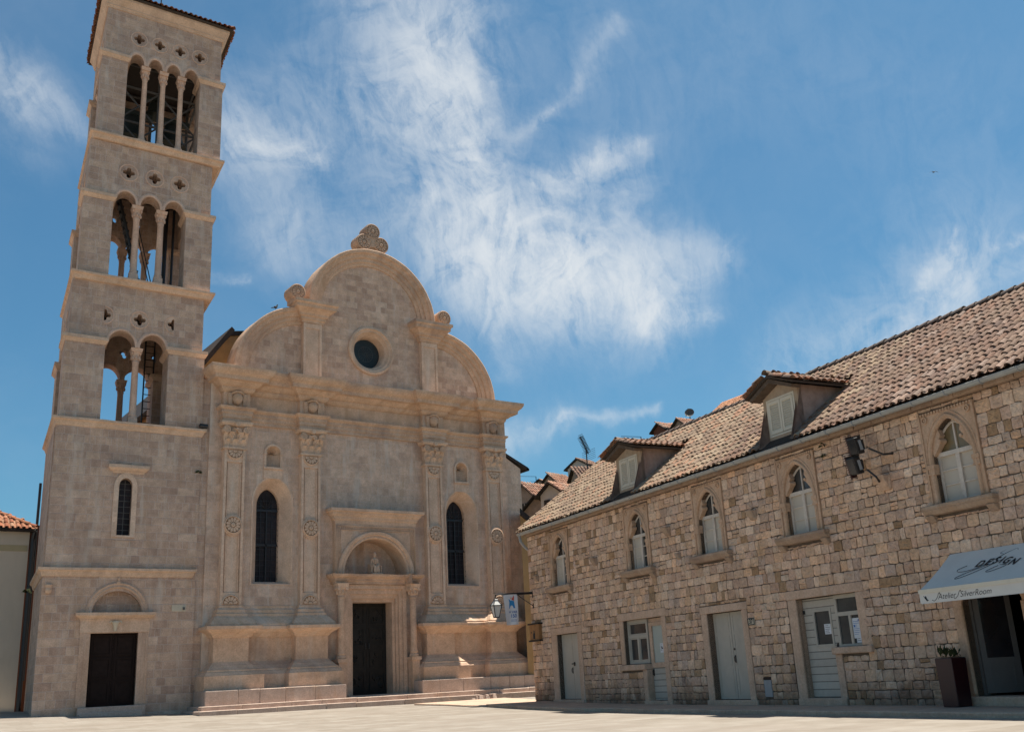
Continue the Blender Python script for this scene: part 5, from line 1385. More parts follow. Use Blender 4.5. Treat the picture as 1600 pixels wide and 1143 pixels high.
# --- ground-floor doors and shop windows
def surround(s0, s1, zt, jl, jr, lint, zb=0.0, name='door_surround'):
    b = MB(HSF)
    b.box(s0-jl, s0, -0.40, 0.03, zb, zt); b.box(s1, s1+jr, -0.40, 0.03, zb, zt); b.box(s0-jl-0.03, s1+jr+0.03, -0.40, 0.038, zt, zt+lint)
    return b
def knob(s, z, d, par):
    b = MB(HSF); b.tube([(s, d, z+0.08), (s, d+0.05, z+0.06), (s, d+0.05, z-0.06), (s, d, z-0.08)], 0.013, 6); b.box(s-0.025, s+0.025, d-0.005, d+0.012, z-0.11, z+0.11)
    b.build('handle', M_IRON, par)
# leftmost double door
b = surround(34.70, 36.38, 2.58, 0.32, 0.46, 0.26, -0.05); b.box(34.40, 36.84, -0.3, 0.10, -0.05, 0.17); ds = b.build('door_surround', M_DOORSTONE, hs, bevel=0.015)
for a0, a1 in ((34.71, 35.52), (35.535, 36.37)):
    b = MB(HSF); b.box(a0, a1, -0.24, -0.19, 0.19, 2.57)
    for z in (0.55, 1.6): b.box(a0+0.02, a1-0.02, -0.19, -0.185, z, z+0.004)
    lf = b.build('door_leaf', M_GREYDOOR, ds)
    if a0 > 35:
        knob(a0+0.06, 1.22, -0.19, lf)
        b = MB(HSF); b.box(a0-0.16, a0+0.10, -0.19, -0.165, 1.44, 1.48); b.box(a0-0.15, a0-0.11, -0.19, -0.15, 1.38, 1.52); b.build('bolt', M_IRON, lf)
# narrow door with a window beside it
b = MB(HSF)
b.box(28.66, 28.92, -0.40, 0.03, -0.05, 2.76); b.box(31.34, 31.60, -0.40, 0.03, 1.30, 2.76); b.box(28.58, 31.70, -0.40, 0.04, 2.76, 3.02)
b.box(30.02, 30.28, -0.40, 0.032, -0.05, 1.10); b.box(28.9, 30.3, -0.3, 0.06, -0.06, 0.12); b.build('door_surround', M_DOORSTONE, hs, bevel=0.015)
b = MB(HSF); b.box(30.02, 31.66, -0.40, 0.10, 1.10, 1.29); b.build('sill', M_DOORSTONE, hs, bevel=0.02)
b = MB(HSF); dz = -0.22
b.prism([rect(30.06, 31.34, 1.31, 2.76), rect(30.14, 31.24, 2.26, 2.66), rect(30.14, 30.64, 1.40, 2.16), rect(30.74, 31.24, 1.40, 2.16)], dz, dz+0.07)
for a0, a1, z0, z1 in ((30.14, 31.24, 2.26, 2.66), (30.14, 30.64, 1.40, 2.16), (30.74, 31.24, 1.40, 2.16)):
    b.prism([rect(a0+0.005, a1-0.005, z0+0.005, z1-0.005), rect(a0+0.04, a1-0.04, z0+0.04, z1-0.04)], dz+0.01, dz+0.05)
wf = b.build('shop_window', M_GREYDOOR, hs)
for a0, a1, z0, z1 in ((30.14, 31.24, 2.26, 2.66), (30.14, 30.64, 1.40, 2.16), (30.74, 31.24, 1.40, 2.16)):
    b = MB(HSF); b.box(a0, a1, dz+0.01, dz+0.02, z0, z1); b.build('pane', M_PANE, wf)
b = MB(HSF); b.box(28.93, 30.0, -0.26, -0.21, 0.14, 1.20)
lf = b.build('plank_door', M_PLANKDOOR, hs)
b = MB(HSF); b.prism([rect(28.93, 30.02, 1.16, 2.62), rect(29.05, 29.86, 1.32, 2.50)], -0.25, -0.18); b.box(28.93, 30.02, -0.25, -0.20, 2.63, 2.75); b.build('door_frame', M_DOORSTONE, lf)
b = MB(HSF); b.box(29.05, 29.86, -0.24, -0.23, 1.32, 2.50); b.build('pane', M_FROST, lf)
knob(29.94, 1.0, -0.20, lf)
# tall panelled double door
b = surround(24.66, 26.38, 2.64, 0.26, 0.30, 0.22, -0.05); b.box(24.3, 26.72, -0.3, 0.07, -0.06, 0.13); ds = b.build('door_surround', M_DOORSTONE, hs, bevel=0.015)
for a0, a1 in ((24.67, 25.51), (25.53, 26.37)):
    b = MB(HSF); b.box(a0, a1, -0.26, -0.21, 0.15, 2.63)
    for z0, z1 in ((0.24, 1.02), (1.10, 1.98), (2.06, 2.54)): b.prism([rect(a0+0.10, a1-0.10, z0, z1), rect(a0+0.115, a1-0.115, z0+0.015, z1-0.015)], -0.21, -0.200)
    lf = b.build('door_leaf', M_GREYDOOR, ds)
    if a0 < 25:
        knob(a1-0.06, 1.28, -0.21, lf)
        b = MB(HSF); b.disc(a1-0.06, 1.56, 0.035, -0.215, -0.19, 10); b.build('keyhole', M_IRON, lf)
# planked door with glazed panel and window to its right
b = MB(HSF)
b.box(22.24, 22.58, -0.40, 0.03, -0.05, 2.72); b.box(19.70, 19.98, -0.40, 0.03, 1.42, 2.72); b.box(19.66, 22.62, -0.40, 0.04, 2.72, 2.96)
b.box(20.74, 20.98, -0.40, 0.032, -0.05, 1.24); b.box(20.74, 22.56, -0.35, 0.08, -0.06, 0.17); b.build('door_surround', M_DOORSTONE, hs, bevel=0.015)
b = MB(HSF); b.box(19.60, 21.02, -0.40, 0.11, 1.24, 1.41); b.build('sill', M_DOORSTONE, hs, bevel=0.02)
b = MB(HSF); b.prism([rect(21.00, 22.23, 0.18, 2.71), rect(21.22, 21.82, 1.50, 2.36)], -0.26, -0.20)
lf = b.build('plank_door', M_PLANKDOOR, hs)
b = MB(HSF); b.prism([rect(21.17, 21.87, 1.45, 2.41), rect(21.23, 21.81, 1.51, 2.35)], -0.21, -0.18); b.build('door_frame', M_GREYDOOR, lf)
b = MB(HSF); b.box(21.22, 21.82, -0.24, -0.23, 1.50, 2.36); b.build('pane', M_PANE, lf)
knob(21.06, 1.42, -0.20, lf); knob(21.06, 0.95, -0.20, lf)
b = MB(HSF); b.box(22.17, 22.23, -0.2, -0.17, 2.32, 2.42); b.build('hinge', M_IRON, lf)
b = MB(HSF)
b.prism([rect(19.98, 20.98, 1.42, 2.72), rect(20.06, 20.90, 2.28, 2.62), rect(20.06, 20.44, 1.48, 2.18), rect(20.52, 20.90, 1.48, 2.18)], -0.23, -0.16)
wf = b.build('shop_window', M_GREYDOOR, hs)
for a0, a1, z0, z1 in ((20.06, 20.90, 2.28, 2.62), (20.06, 20.44, 1.48, 2.18), (20.52, 20.90, 1.48, 2.18)):
    b = MB(HSF); b.box(a0, a1, -0.21, -0.20, z0, z1); b.build('pane', M_PANE, wf)
# shop doorway
b = MB(HSF)
sh = H_LOOPS[9]
b.prism([rect(14.92, 16.98, 0.0, 2.75), sh], -0.40, 0.035)
b.tube([(16.76, 0.04, 0.25), (16.76, 0.04, 2.1)], 0.05, 8); b.tube([(15.14, 0.04, 0.25), (15.14, 0.04, 2.1)], 0.05, 8)
for a in (16.72, 15.18): b.disc(a, 2.40, 0.11, -0.2, 0.075, 12, 0.06)
ds = b.build('door_surround', M_SURROUND, hs)
b = MB(HSF); b.box(14.8, 17.0, -0.6, 0.16, -0.08, 0.19); b.build('doorstep', M_DOORSTONE, hs, bevel=0.03)
sdoor = MB(HSF)                                        # open glazed leaf, swung inwards
T3 = lambda q, t, z: HSF(16.66-0.42*q-0.35*t, -0.22-0.68*q+0.2*t, z)
sdoor = MB(T3)
sdoor.prism([rect(0.0, 1.0, 0.24, 2.42), rect(0.14, 0.86, 0.98, 2.30)], 0.0, 0.06); sdoor.prism([rect(0.18, 0.82, 0.36, 0.86), rect(0.22, 0.78, 0.40, 0.82)], 0.06, 0.08)
lf = sdoor.build('shop_door', M_SHOPDOOR, hs)
b = MB(T3); b.box(0.14, 0.86, 0.025, 0.035, 0.98, 2.30); b.build('pane', M_GLASSDARK, lf)
b = MB(HSF); b.box(16.66, 16.73, -0.30, -0.18, 0.2, 2.3); b.build('door_post', M_SHOPDOOR, lf)

# --- eaves course, gutter, roof
b = MB(HSF); a = S0
while a < S1:
    w = rng.uniform(0.4, 0.9); b.box(a, min(a+w-0.015, S1), -0.3, 0.16+rng.uniform(-0.015, 0.015), ZEV-0.16, ZEV-0.02); a += w
b.build('eaves_course', M_SILL, hs, bevel=0.01)
b = MB(HSF); pr = []
n_ = 9
vs = []
for s in (S0, S1+0.12):
    for i in range(n_): t = PI+PI*i/(n_-1); vs.append((s, 0.36+0.085*math.cos(t), 6.82+0.085*math.sin(t)))
    for i in range(n_): t = 2*PI-PI*i/(n_-1); vs.append((s, 0.36+0.075*math.cos(t), 6.825+0.075*math.sin(t)))
m_ = 2*n_
b.add(vs, [(i, (i+1) % m_, m_+(i+1) % m_, m_+i) for i in range(m_)]+[tuple(range(m_)), tuple(range(m_, 2*m_))])
for dd in (0.275, 0.445): b.tube([(S0, dd, 6.825), (S1+0.12, dd, 6.825)], 0.013, 6)
gt = b.build('gutter', M_GUTTER, hs)
s = 12.9
while s < S1:
    b = MB(HSF); b.tube([(s, 0.26, 6.845)]+[(s, 0.36+0.094*math.cos(PI+PI*i/8), 6.82+0.094*math.sin(PI+PI*i/8)) for i in range(9)]+[(s, 0.46, 6.84)], 0.014, 5)
    b.build('gutter_bracket', M_ZINC, gt); s += 0.98
b = MB(HSF); b.tube([(S1+0.02, 0.36, 6.76), (S1+0.04, 0.30, 6.5), (S1+0.10, 0.10, 6.30), (S1+0.12, -0.15, 6.1), (S1+0.12, -0.2, 3.0)], 0.06, 8); b.build('downpipe', M_ZINC, hs)

EO = Vector(HSF(0, 0.30, 6.93)); AXS = Vector((SA, CA, 0)); INW = Vector((CA, -SA, 0))
RC, RZ = 4.0, 10.12                                   # ridge: set in from the wall face and height
run = RC+0.30; rise = RZ-6.93; SL = math.hypot(run, rise); UPV = (INW*run+Vector((0, 0, rise))).normalized()
NRM = AXS.cross(UPV); NRM = NRM if NRM.z > 0 else -NRM
def roof_pt(s, q): return EO+AXS*s+UPV*q
def roof_surf(s, d):  # height of the roof plane above a point set back -d from the wall face
    return 6.93+(0.30-d)*rise/run
DORM = [(30.35, 1.66), (21.98, 1.50)]                  # centre along the front, face width
b = MB()
P = [roof_pt(S0-0.2, 0.02), roof_pt(S1+0.05, 0.02), roof_pt(S1+0.05, SL), roof_pt(S0-0.2, SL)]
back_e = [Vector(HSF(S1+0.05, -8.9, 6.93)), Vector(HSF(S0-0.2, -8.9, 6.93))]
vs = [tuple(p-NRM*0.03) for p in P]+[tuple(p) for p in back_e]
b.add(vs, [(0, 1, 2, 3), (3, 2, 4, 5)], raw=True)
roof = b.build('roof', M_UNDER, hs, recalc=False)
def keep(a, q):
    s = a+SMIN-0.6
    for c, w in DORM:
        d = 0.30-q*run/SL                              # depth of that point
        if abs(s-c) < w/2+0.06 and -2.35 < d: return False
    return True
rngp = random.Random(8)
def mixpal(): return PAL_OLD+PAL_PALE
def slope_part(a0, a1, pal, seed):
    def kp(a, q): return keep(a+a0, q)
    tiled_slope(roof_pt(SMIN-0.6+a0, 0.0)-UPV*0.06, AXS, UPV, a1-a0, SL, kp, pal, random.Random(seed), 0.235, 0.355, 0.10, M_TILES, 'roof_tiles', roof, n=6)
slope_part(0.0, 7.99, PAL_OLD+[(0.32, 0.22, 0.17), (0.28, 0.2, 0.16)], 1)
slope_part(7.99, 13.16, PAL_OLD+PAL_PALE, 2)
slope_part(13.16, S1-SMIN+0.72, PAL_PALE+[(0.40, 0.22, 0.14)], 3)
b = MB(); rr = random.Random(12); s = SMIN-0.5
while s < S1:
    tile(b, roof_pt(s, SL)+NRM*0.02+Vector((0, 0, rr.uniform(-0.01, 0.02))), -INW, AXS, Vector((0, 0, 1)), 0.50, 0.15, 0.125, [(0.22, 0.165, 0.14), (0.27, 0.20, 0.165), (0.18, 0.145, 0.125)][rr.randrange(3)], 7); s += 0.42
b.build('ridge_tiles', M_TILES, roof, recalc=False, smooth=True)
b = MB(); q = 0.0
while q < SL-0.2:                                     # verge at the far end
    tile(b, roof_pt(S1+0.08, q)+NRM*0.05, AXS, UPV, NRM, 0.44, 0.11, 0.095, PAL_PALE[rr.randrange(8)], 6); q += 0.36
b.build('verge_tiles', M_TILES, roof, recalc=False, smooth=True)

# --- dormers: each rendered box with louvred shutters and a little tiled gable
for k, (c, w) in enumerate(DORM):
    zt = 8.56; d0 = -0.16; zb = 6.98; ap = 8.95 if k == 0 else 8.98
    dback = lambda z: 0.30-(z-6.93)*run/rise
    b = MB(HSF)
    b.prism([[(c-w/2, zb-0.1), (c+w/2, zb-0.1), (c+w/2, zt), (c, ap-0.14), (c-w/2, zt)], rect(c-0.54, c+0.54, 7.36, 8.34)], d0-0.12, d0+0.02)
    dorm = b.build('dormer', M_RENDERF, hs)
    for sgn in (-1, 1):
        a = c+sgn*w/2; ai = a-sgn*0.10; d1_ = d0-0.12
        b = MB(HSF)
        b.add([(a, d1_, zb), (a, d1_, zt), (a, dback(zt), zt), (a, dback(zb), zb), (ai, d1_, zb), (ai, d1_, zt), (ai, dback(zt), zt), (ai, dback(zb), zb)],
              [(0, 1, 2, 3), (4, 5, 6, 7), (0, 1, 5, 4), (1, 2, 6, 5), (2, 3, 7, 6), (3, 0, 4, 7)])
        b.build('cheek', M_RENDER, dorm)
    for sgn in (-1, 1):
        a0, a1 = (c-0.53, c-0.01) if sgn < 0 else (c+0.01, c+0.53)
        b = MB(HSF); b.prism([rect(a0, a1, 7.37, 8.33), rect(a0+0.075, a1-0.075, 7.46, 8.24)], d0-0.02, d0+0.045)
        z = 7.47
        while z < 8.22:
            b.add([(a0+0.07, d0+0.035, z), (a1-0.07, d0+0.035, z), (a1-0.07, d0-0.005, z+0.075), (a0+0.07, d0-0.005, z+0.075), (a0+0.07, d0+0.028, z-0.008), (a1-0.07, d0+0.028, z-0.008), (a1-0.07, d0-0.012, z+0.067), (a0+0.07, d0-0.012, z+0.067)],
                  [(0, 1, 2, 3), (4, 5, 6, 7), (0, 1, 5, 4), (2, 3, 7, 6)]); z += 0.068
        b.box(a0+0.06, a1-0.06, d0-0.03, d0-0.015, 7.4, 8.3)
        b.build('shutter', M_SHUTTER, dorm)
    fb = MB(HSF); fb.prism([rect(c-0.60, c+0.60, 7.30, 8.40), rect(c-0.545, c+0.545, 7.355, 8.345)], d0-0.02, d0+0.035); fb.build('shutter_frame', M_SHUTTER, dorm)
    # gabled roof: two slopes of tiles running back into the main roof
    ov = 0.42; half = w/2+0.30; ze = 8.57; dr = 0.30-(ap-6.93)*run/rise; de = 0.30-(ze-6.93)*run/rise
    b = MB(HSF)
    for sgn in (-1, 1):
        e = c+sgn*half
        b.add([(c, d0+ov, ap), (e, d0+ov, ze), (e, de, ze), (c, dr, ap), (c, d0+ov, ap-0.07), (e, d0+ov, ze-0.07), (e, de, ze-0.07), (c, dr, ap-0.07)],
              [(0, 1, 2, 3), (4, 5, 6, 7), (0, 1, 5, 4), (1, 2, 6, 5)])
    dro = b.build('dormer_roof', M_UNDER, dorm)
    b = MB(HSF)                                        # boarded soffit and barge stones under the front overhang
    b.prism([[(c-half+0.1, ze-0.08), (c, ap-0.085), (c+half-0.1, ze-0.08), (c+half-0.16, ze-0.16), (c, ap-0.22), (c-half+0.16, ze-0.16)]], d0+0.02, d0+ov-0.06)
    b.build('soffit', M_SOFFIT, dorm)
    for sgn in (-1, 1):
        lo_ = Vector(HSF(c+sgn*half, d0+ov+0.03, ze+0.02)); hi_ = Vector(HSF(c, d0+ov+0.03, ap+0.02)); upv = (hi_-lo_); sl = upv.length; upv.normalize()
        axv = INW.copy(); Ld = ov+abs(dr)+0.2; Le = ov-de+d0
        kp = lambda a, q, sl=sl, Ld=Ld, Le=Le: a < (Le+(Ld-Le)*q/sl)-0.02
        tiled_slope(lo_-upv*0.05, axv, upv, Ld, sl, kp, PAL_RED[:3]+PAL_OLD if sgn < 0 else PAL_OLD+PAL_RED, random.Random(30+k*3+sgn), 0.22, 0.32, 0.095, M_TILES, 'dormer_tiles', dro, pans=True, n=6)
    b = MB(); q = 0.0; L = ov-dr+d0+0.1; rr = random.Random(k)
    while q < L-0.1:
        tile(b, Vector(HSF(c, d0+ov+0.06-q, ap+0.03)), AXS, INW, Vector((0, 0, 1)), 0.44, 0.125, 0.105, [(0.20, 0.165, 0.14), (0.27, 0.18, 0.13), (0.33, 0.17, 0.1)][rr.randrange(3)], 7); q += 0.36
    b.build('dormer_ridge', M_TILES, dro, recalc=False, smooth=True)

# --- corbels and stone stubs in the wall
for s, z, q in ((18.36, 5.22, 1.0), (37.75, 4.9, 0.7), (32.9, 5.02, 0.8), (28.0, 5.42, 0.8), (23.55, 5.25, 0.8), (27.5, 4.55, 0.55)):
    b = MB(HSF); b.prism([[(s-0.16*q, z-0.20*q), (s+0.16*q, z-0.20*q), (s+0.18*q, z+0.18*q), (s-0.18*q, z+0.18*q)]], -0.1, 0.10)
    b.frust((s-0.13*q, s+0.13*q, 0.0, 0.12), (s-0.17*q, s+0.17*q, 0.0, 0.34*q), z-0.16*q, z+0.16*q)
    b.build('corbel', M_SILL if q < 1 else M_DOORSTONE, hs, bevel=0.03)

# ------------------------------------------------------------------ things on and in front of the house
# awning
aw = tag(empty('awning', HSF(15.2, 0.1, 3.2)), 'pale grey canvas shop awning lettered DESIGN over the dark shop doorway', 'awning')
AS0, AS1, AZ0, AZ1, AD = 13.2, 16.80, 3.26, 2.46, 1.18
b = MB(HSF)
nx, ny = 16, 8; vs = []
for th in (0.0, -0.012):
    for j in range(ny+1):
        for i in range(nx+1):
            s = AS0+(AS1-AS0)*i/nx; q = j/ny
            vs.append((s, 0.04+(AD-0.04)*q, AZ0+(AZ1-AZ0)*q-0.035*math.sin(PI*q)+th))
N1 = (nx+1)*(ny+1); fs = [(o+j*(nx+1)+i, o+j*(nx+1)+i+1, o+(j+1)*(nx+1)+i+1, o+(j+1)*(nx+1)+i) for o in (0, N1) for j in range(ny) for i in range(nx)]
b.add(vs, fs); b.build('canopy', M_AWNING, aw)
b = MB(HSF); b.box(AS0, AS1, AD-0.01, AD+0.035, AZ1-0.07, AZ1+0.015); b.build('front_bar', M_SHUTTER, aw)
b = MB(HSF); b.box(AS0, AS1-0.03, AD, AD+0.012, AZ1-0.27, AZ1-0.07); b.box(AS0, AS1-0.03, AD-0.002, AD+0.014, AZ1-0.285, AZ1-0.27); va = b.build('valance', M_VALANCE, aw)
b = MB(HSF)
for a in (AS1-0.02, AS1-1.2, AS0+0.3): b.tube([(a, 0.03, 2.62), (a, AD-0.02, AZ1-0.05)], 0.018, 6)
b.build('arm', M_ZINC, aw)
# side cheek piece
b = MB(HSF); b.prism([rect(AS1-0.03, AS1, AZ1-0.27, AZ1-0.07)], AD-0.35, AD+0.012); b.build('valance_return', M_VALANCE, aw)
XV = Vector((-SA, -CA, 0)); OUT = Vector((-CA, SA, 0)); ZV = Vector((0, 0, 1))
def put_text(b, txt, size, at, xv, yv, nv, shear=0.0, thick=0.0, squash=1.0, rot=0.0):
    vs, fs = text_shape(txt, size, shear, 0.0, thick); o = Vector(at); cr, sr = math.cos(rot), math.sin(rot)
    b.add([tuple(o+xv*((v[0]*cr-v[1]*sr)*squash)+yv*(v[0]*sr+v[1]*cr)+nv*v[2]) for v in vs], fs, raw=True)
def stroke(b, pts, at, xv, yv, nv, r):
    o = Vector(at); b.tube([tuple(o+xv*p[0]+yv*p[1]+nv*0.002) for p in pts], r, 5, raw=True)
def smooth_pts(P, n=6):
    out = []
    for i in range(len(P)-1):
        p0 = P[max(i-1, 0)]; p1 = P[i]; p2 = P[i+1]; p3 = P[min(i+2, len(P)-1)]
        for k in range(n):
            t = k/n
            out.append(tuple(0.5*((2*p1[c])+(-p0[c]+p2[c])*t+(2*p0[c]-5*p1[c]+4*p2[c]-p3[c])*t*t+(-p0[c]+3*p1[c]-3*p2[c]+p3[c])*t**3) for c in (0, 1)))
    return out+[P[-1]]
# valance lettering
b = MB(); zc = AZ1-0.17
at = lambda s: HSF(s, AD+0.016, zc)
put_text(b, 'Atelier', 0.17, at(16.06), XV, ZV, OUT, 0.35, -0.001)
put_text(b, 'Silver', 0.17, at(15.52), XV, ZV, OUT, 0.35, -0.001); put_text(b, 'Room', 0.17, at(15.12), XV, ZV, OUT, 0.35, -0.001)
for s, sc_k in ((16.30, 1.0), (15.74, 0.8)):
    stroke(b, smooth_pts([(-0.16*sc_k, -0.05), (-0.10, -0.075), (-0.02, -0.02), (0.04, 0.07), (0.075, 0.085), (0.06, 0.05)], 5), at(s), XV, ZV, OUT, 0.0045)
for k in range(5):                                    # small sprig emblem at the end of the valance
    stroke(b, smooth_pts([(-0.06+0.02*k, 0.05-0.03*k), (0.0, 0.02*(k-2)), (0.06-0.02*k, -0.05+0.012*k)], 4), at(16.62), XV, ZV, OUT, 0.006)
b.build('lettering', M_INK, va, recalc=False)
# canopy lettering DESIGN with a flourish
dn = Vector(HSF(0, AD, AZ1))-Vector(HSF(0, 0.04, AZ0)); YU = -dn.normalized(); NV = XV.cross(YU); NV = NV if NV.z > 0 else -NV
def on_can(s, q): return Vector(HSF(s, 0.04+(AD-0.04)*q, AZ0+(AZ1-AZ0)*q-0.035*math.sin(PI*q)))+NV*0.012
b = MB()
for ch, s_, q_, r_ in (('D', 15.66, 0.40, 0.0), ('E', 15.46, 0.385, 0.0), ('S', 15.27, 0.37, 0.0), ('I', 15.12, 0.38, 0.0), ('G', 14.97, 0.41, -0.05), ('N', 14.76, 0.47, -0.12)):
    put_text(b, ch, 0.31, on_can(s_, q_), XV, YU, NV, 0.30, 0.009, 0.80, r_)
for P in ([(-0.02, 0.30), (-0.12, 0.36), (0.02, 0.46), (0.26, 0.44), (0.30, 0.38)], [(0.42, 0.52), (0.10, 0.36), (-0.25, 0.02), (-0.55, -0.16), (-0.88, -0.20), (-0.98, -0.10), (-0.80, 0.02)],
          [(0.10, 0.10), (-0.25, -0.16), (-0.60, -0.38), (-0.84, -0.46), (-0.80, -0.36), (-0.40, -0.14), (0.0, 0.02)], [(0.10, -0.14), (-0.12, -0.30), (-0.02, -0.34), (0.24, -0.22), (0.30, -0.14), (0.12, -0.12)]):
    stroke(b, smooth_pts(P, 7), on_can(15.18, 0.42), XV, YU, NV, 0.0055)
b.build('lettering', M_INK, aw, recalc=False)

# planter
pl = tag(empty('planter', HSF(16.98, 0.5, 0.0)), 'tall square burgundy planter with a small leafy plant beside the shop doorway', 'planter')
pz = plaza_z(*HSF(16.98, 0.5, 0)[:2])+0.10
b = MB(HSF)
v0 = (16.70, 17.12, 0.26, 0.68); v1 = (16.68, 17.14, 0.24, 0.70)
b.frust(v0, v1, pz, 1.02); b.build('pot', M_BURGUNDY, pl, bevel=0.012)
b = MB(HSF); b.box(16.70, 17.12, 0.26, 0.68, 1.0, 1.03); b.build('soil', M_UNDER, pl)
rr = random.Random(6); b = MB(HSF)
for k in range(90):
    a = 16.91+rr.uniform(-0.17, 0.17); d = 0.47+rr.uniform(-0.16, 0.16); z0 = 1.03+rr.uniform(0, 0.10); t = rr.uniform(0, 2*PI); L = rr.uniform(0.05, 0.12); w = 0.025
    up = rr.uniform(0.03, 0.14)+(0.08 if a > 16.98 else 0)
    b.add([(a, d, z0), (a+L*0.5*math.cos(t)-w*math.sin(t), d+L*0.5*math.sin(t)+w*math.cos(t), z0+up*0.6), (a+L*math.cos(t), d+L*math.sin(t), z0+up), (a+L*0.5*math.cos(t)+w*math.sin(t), d+L*0.5*math.sin(t)-w*math.cos(t), z0+up*0.6)], [(0, 1, 2, 3)])
b.build('plant', M_LEAF, pl, recalc=False)

# wall lantern on its iron arm, with the banner
LZ = 4.37
la = tag(empty('wall_lantern', HSF(38.3, 0.0, LZ)), 'black iron wall lantern on a long arm at the left corner of the stone house', 'lantern')
b = MB(HSF); s = 38.30
b.tube([(s, 0.0, LZ+0.02), (s, 0.9, LZ-0.01), (s, 1.72, LZ-0.06)], 0.028, 8); b.tube([(s, 0.0, LZ-0.02), (s, 0.72, LZ-0.06)], 0.03, 6)
b.tube([(s, 0.02, LZ-0.52), (s, 0.35, LZ-0.32), (s, 0.75, LZ-0.05)], 0.018, 6); b.box(s-0.03, s+0.03, -0.01, 0.03, LZ-0.20, LZ+0.08); b.box(s-0.03, s+0.03, -0.01, 0.03, LZ-0.62, LZ-0.42)
b.tube([(s, 1.70, LZ-0.06), (s, 1.70, LZ-0.20)], 0.02, 6); b.build('bracket', M_IRON, la)
lc = 1.70; zt = LZ-0.20; LS = 0.78
LT = lambda a, d, z: HSF(s+(a-s)*LS, lc+(d-lc)*LS, zt+(z-zt)*LS)
b = MB(LT); b.lathe(s, lc, [(0.06, zt), (0.07, zt-0.05), (0.03, zt-0.02), (0.001, zt+0.03)], 8); b.frust((s-0.10, s+0.10, lc-0.10, lc+0.10), (s-0.05, s+0.05, lc-0.05, lc+0.05), zt-0.08, zt-0.02) ; 
for sx_, sy_ in ((-1, -1), (1, -1), (1, 1), (-1, 1)):
    b.tube([(s+sx_*0.23, lc+sy_*0.23, zt-0.36), (s+sx_*0.11, lc+sy_*0.11, zt-0.95)], 0.017, 5); b.tube([(s+sx_*0.23, lc+sy_*0.23, zt-0.36), (s+sx_*0.06, lc+sy_*0.06, zt-0.06)], 0.014, 5)
b.prism([rect(s-0.25, s+0.25, zt-0.385, zt-0.345)], lc-0.25, lc+0.25); b.prism([rect(s-0.125, s+0.125, zt-0.98, zt-0.94)], lc-0.125, lc+0.125)
b.build('lantern_frame', M_IRON, la)
b = MB(LT); b.frust((s-0.105, s+0.105, lc-0.105, lc+0.105), (s-0.215, s+0.215, lc-0.215, lc+0.215), zt-0.94, zt-0.385); b.frust((s-0.215, s+0.215, lc-0.215, lc+0.215), (s-0.06, s+0.06, lc-0.06, lc+0.06), zt-0.345, zt-0.08); b.build('lantern_glass', M_LAMPGLASS, la)
# banner: hangs along the arm, slightly rippled
fl = tag(empty('banner', HSF(38.3, 1.05, LZ-0.05)), 'small white banner lettered HVAR 150 hanging from the lantern arm', 'banner')
BW0, BW1, BH = 0.72, 1.36, 1.22
def flag_pt(q, t, off=0.0):   # q from left (outer end) to right, t from top to bottom
    d = BW1-(BW1-BW0)*q+(-0.10*t*(1-q)); rip = 0.03*math.sin(7*q+2.5*t)*t
    return Vector(HSF(38.3-rip-off, d, LZ-0.05-BH*t*(1-0.02*q)))
b = MB(); nq, nt = 14, 18; vs = []
for off in (0.0, -0.006):
    vs += [tuple(flag_pt(i/nq, j/nt, off)) for j in range(nt+1) for i in range(nq+1)]
N1 = (nq+1)*(nt+1)
b.add(vs, [(o+j*(nq+1)+i, o+j*(nq+1)+i+1, o+(j+1)*(nq+1)+i+1, o+(j+1)*(nq+1)+i) for o in (0, N1) for j in range(nt) for i in range(nq)], raw=True)
b.build('cloth', M_FLAG, fl, smooth=True)
def flag_poly(poly, mat, name, off=0.010):
    tri = tessellate_polygon([[Vector((p[0], p[1], 0)) for p in poly]])
    bm = bmesh.new(); V = [bm.verts.new((p[0], p[1], 0)) for p in poly]
    for t in tri:
        try: bm.faces.new([V[i] for i in t])
        except ValueError: pass
    bmesh.ops.subdivide_edges(bm, edges=bm.edges, cuts=2, use_grid_fill=True); bm.verts.index_update()
    b = MB(); b.add([tuple(flag_pt(v.co.x, v.co.y, off)) for v in bm.verts], [[v.index for v in f.verts] for f in bm.faces], raw=True); bm.free()
    return b.build(name, mat, fl, recalc=False)
flag_poly([(0.34, 0.15), (0.48, 0.20), (0.72, 0.21), (0.78, 0.46), (0.66, 0.45), (0.63, 0.39), (0.56, 0.36), (0.50, 0.365), (0.43, 0.40), (0.38, 0.46), (0.33, 0.47), (0.38, 0.27)], M_FLAGBLUE, 'blue_mark')
flag_poly([(0.72, 0.21), (0.56, 0.17), (0.74, 0.025)], M_FLAGRED, 'red_mark', 0.013)
flag_poly([(0.48, 0.11), (0.55, 0.09), (0.56, 0.155), (0.50, 0.15)], M_FLAGORANGE, 'orange_mark', 0.013)
b = MB()
for txt, q, t, sz, th in (('H VAR', 0.60, 0.585, 0.135, 0.002), ('150', 0.62, 0.715, 0.20, 0.003), ('PROSLAVA', 0.62, 0.83, 0.05, 0.0), ('1868 - 2018', 0.62, 0.885, 0.045, 0.0)):
    if txt in ('PROSLAVA', '1868 - 2018'): continue
    vs, fs = text_shape(txt, sz, 0.0, 0.0, th)
    b.add([tuple(flag_pt(q+v[0]/(BW1-BW0), t-v[1]/BH, 0.012)) for v in vs], fs, raw=True)
for t in (0.83, 0.87):
    for k in range(9): b.add([tuple(flag_pt(q, tt, 0.012)) for q, tt in ((0.40+0.05*k, t), (0.435+0.05*k, t), (0.435+0.05*k, t+0.014), (0.40+0.05*k, t+0.014))], [(0, 1, 2, 3)], raw=True)
b.build('lettering', M_BLUEINK, fl, recalc=False)

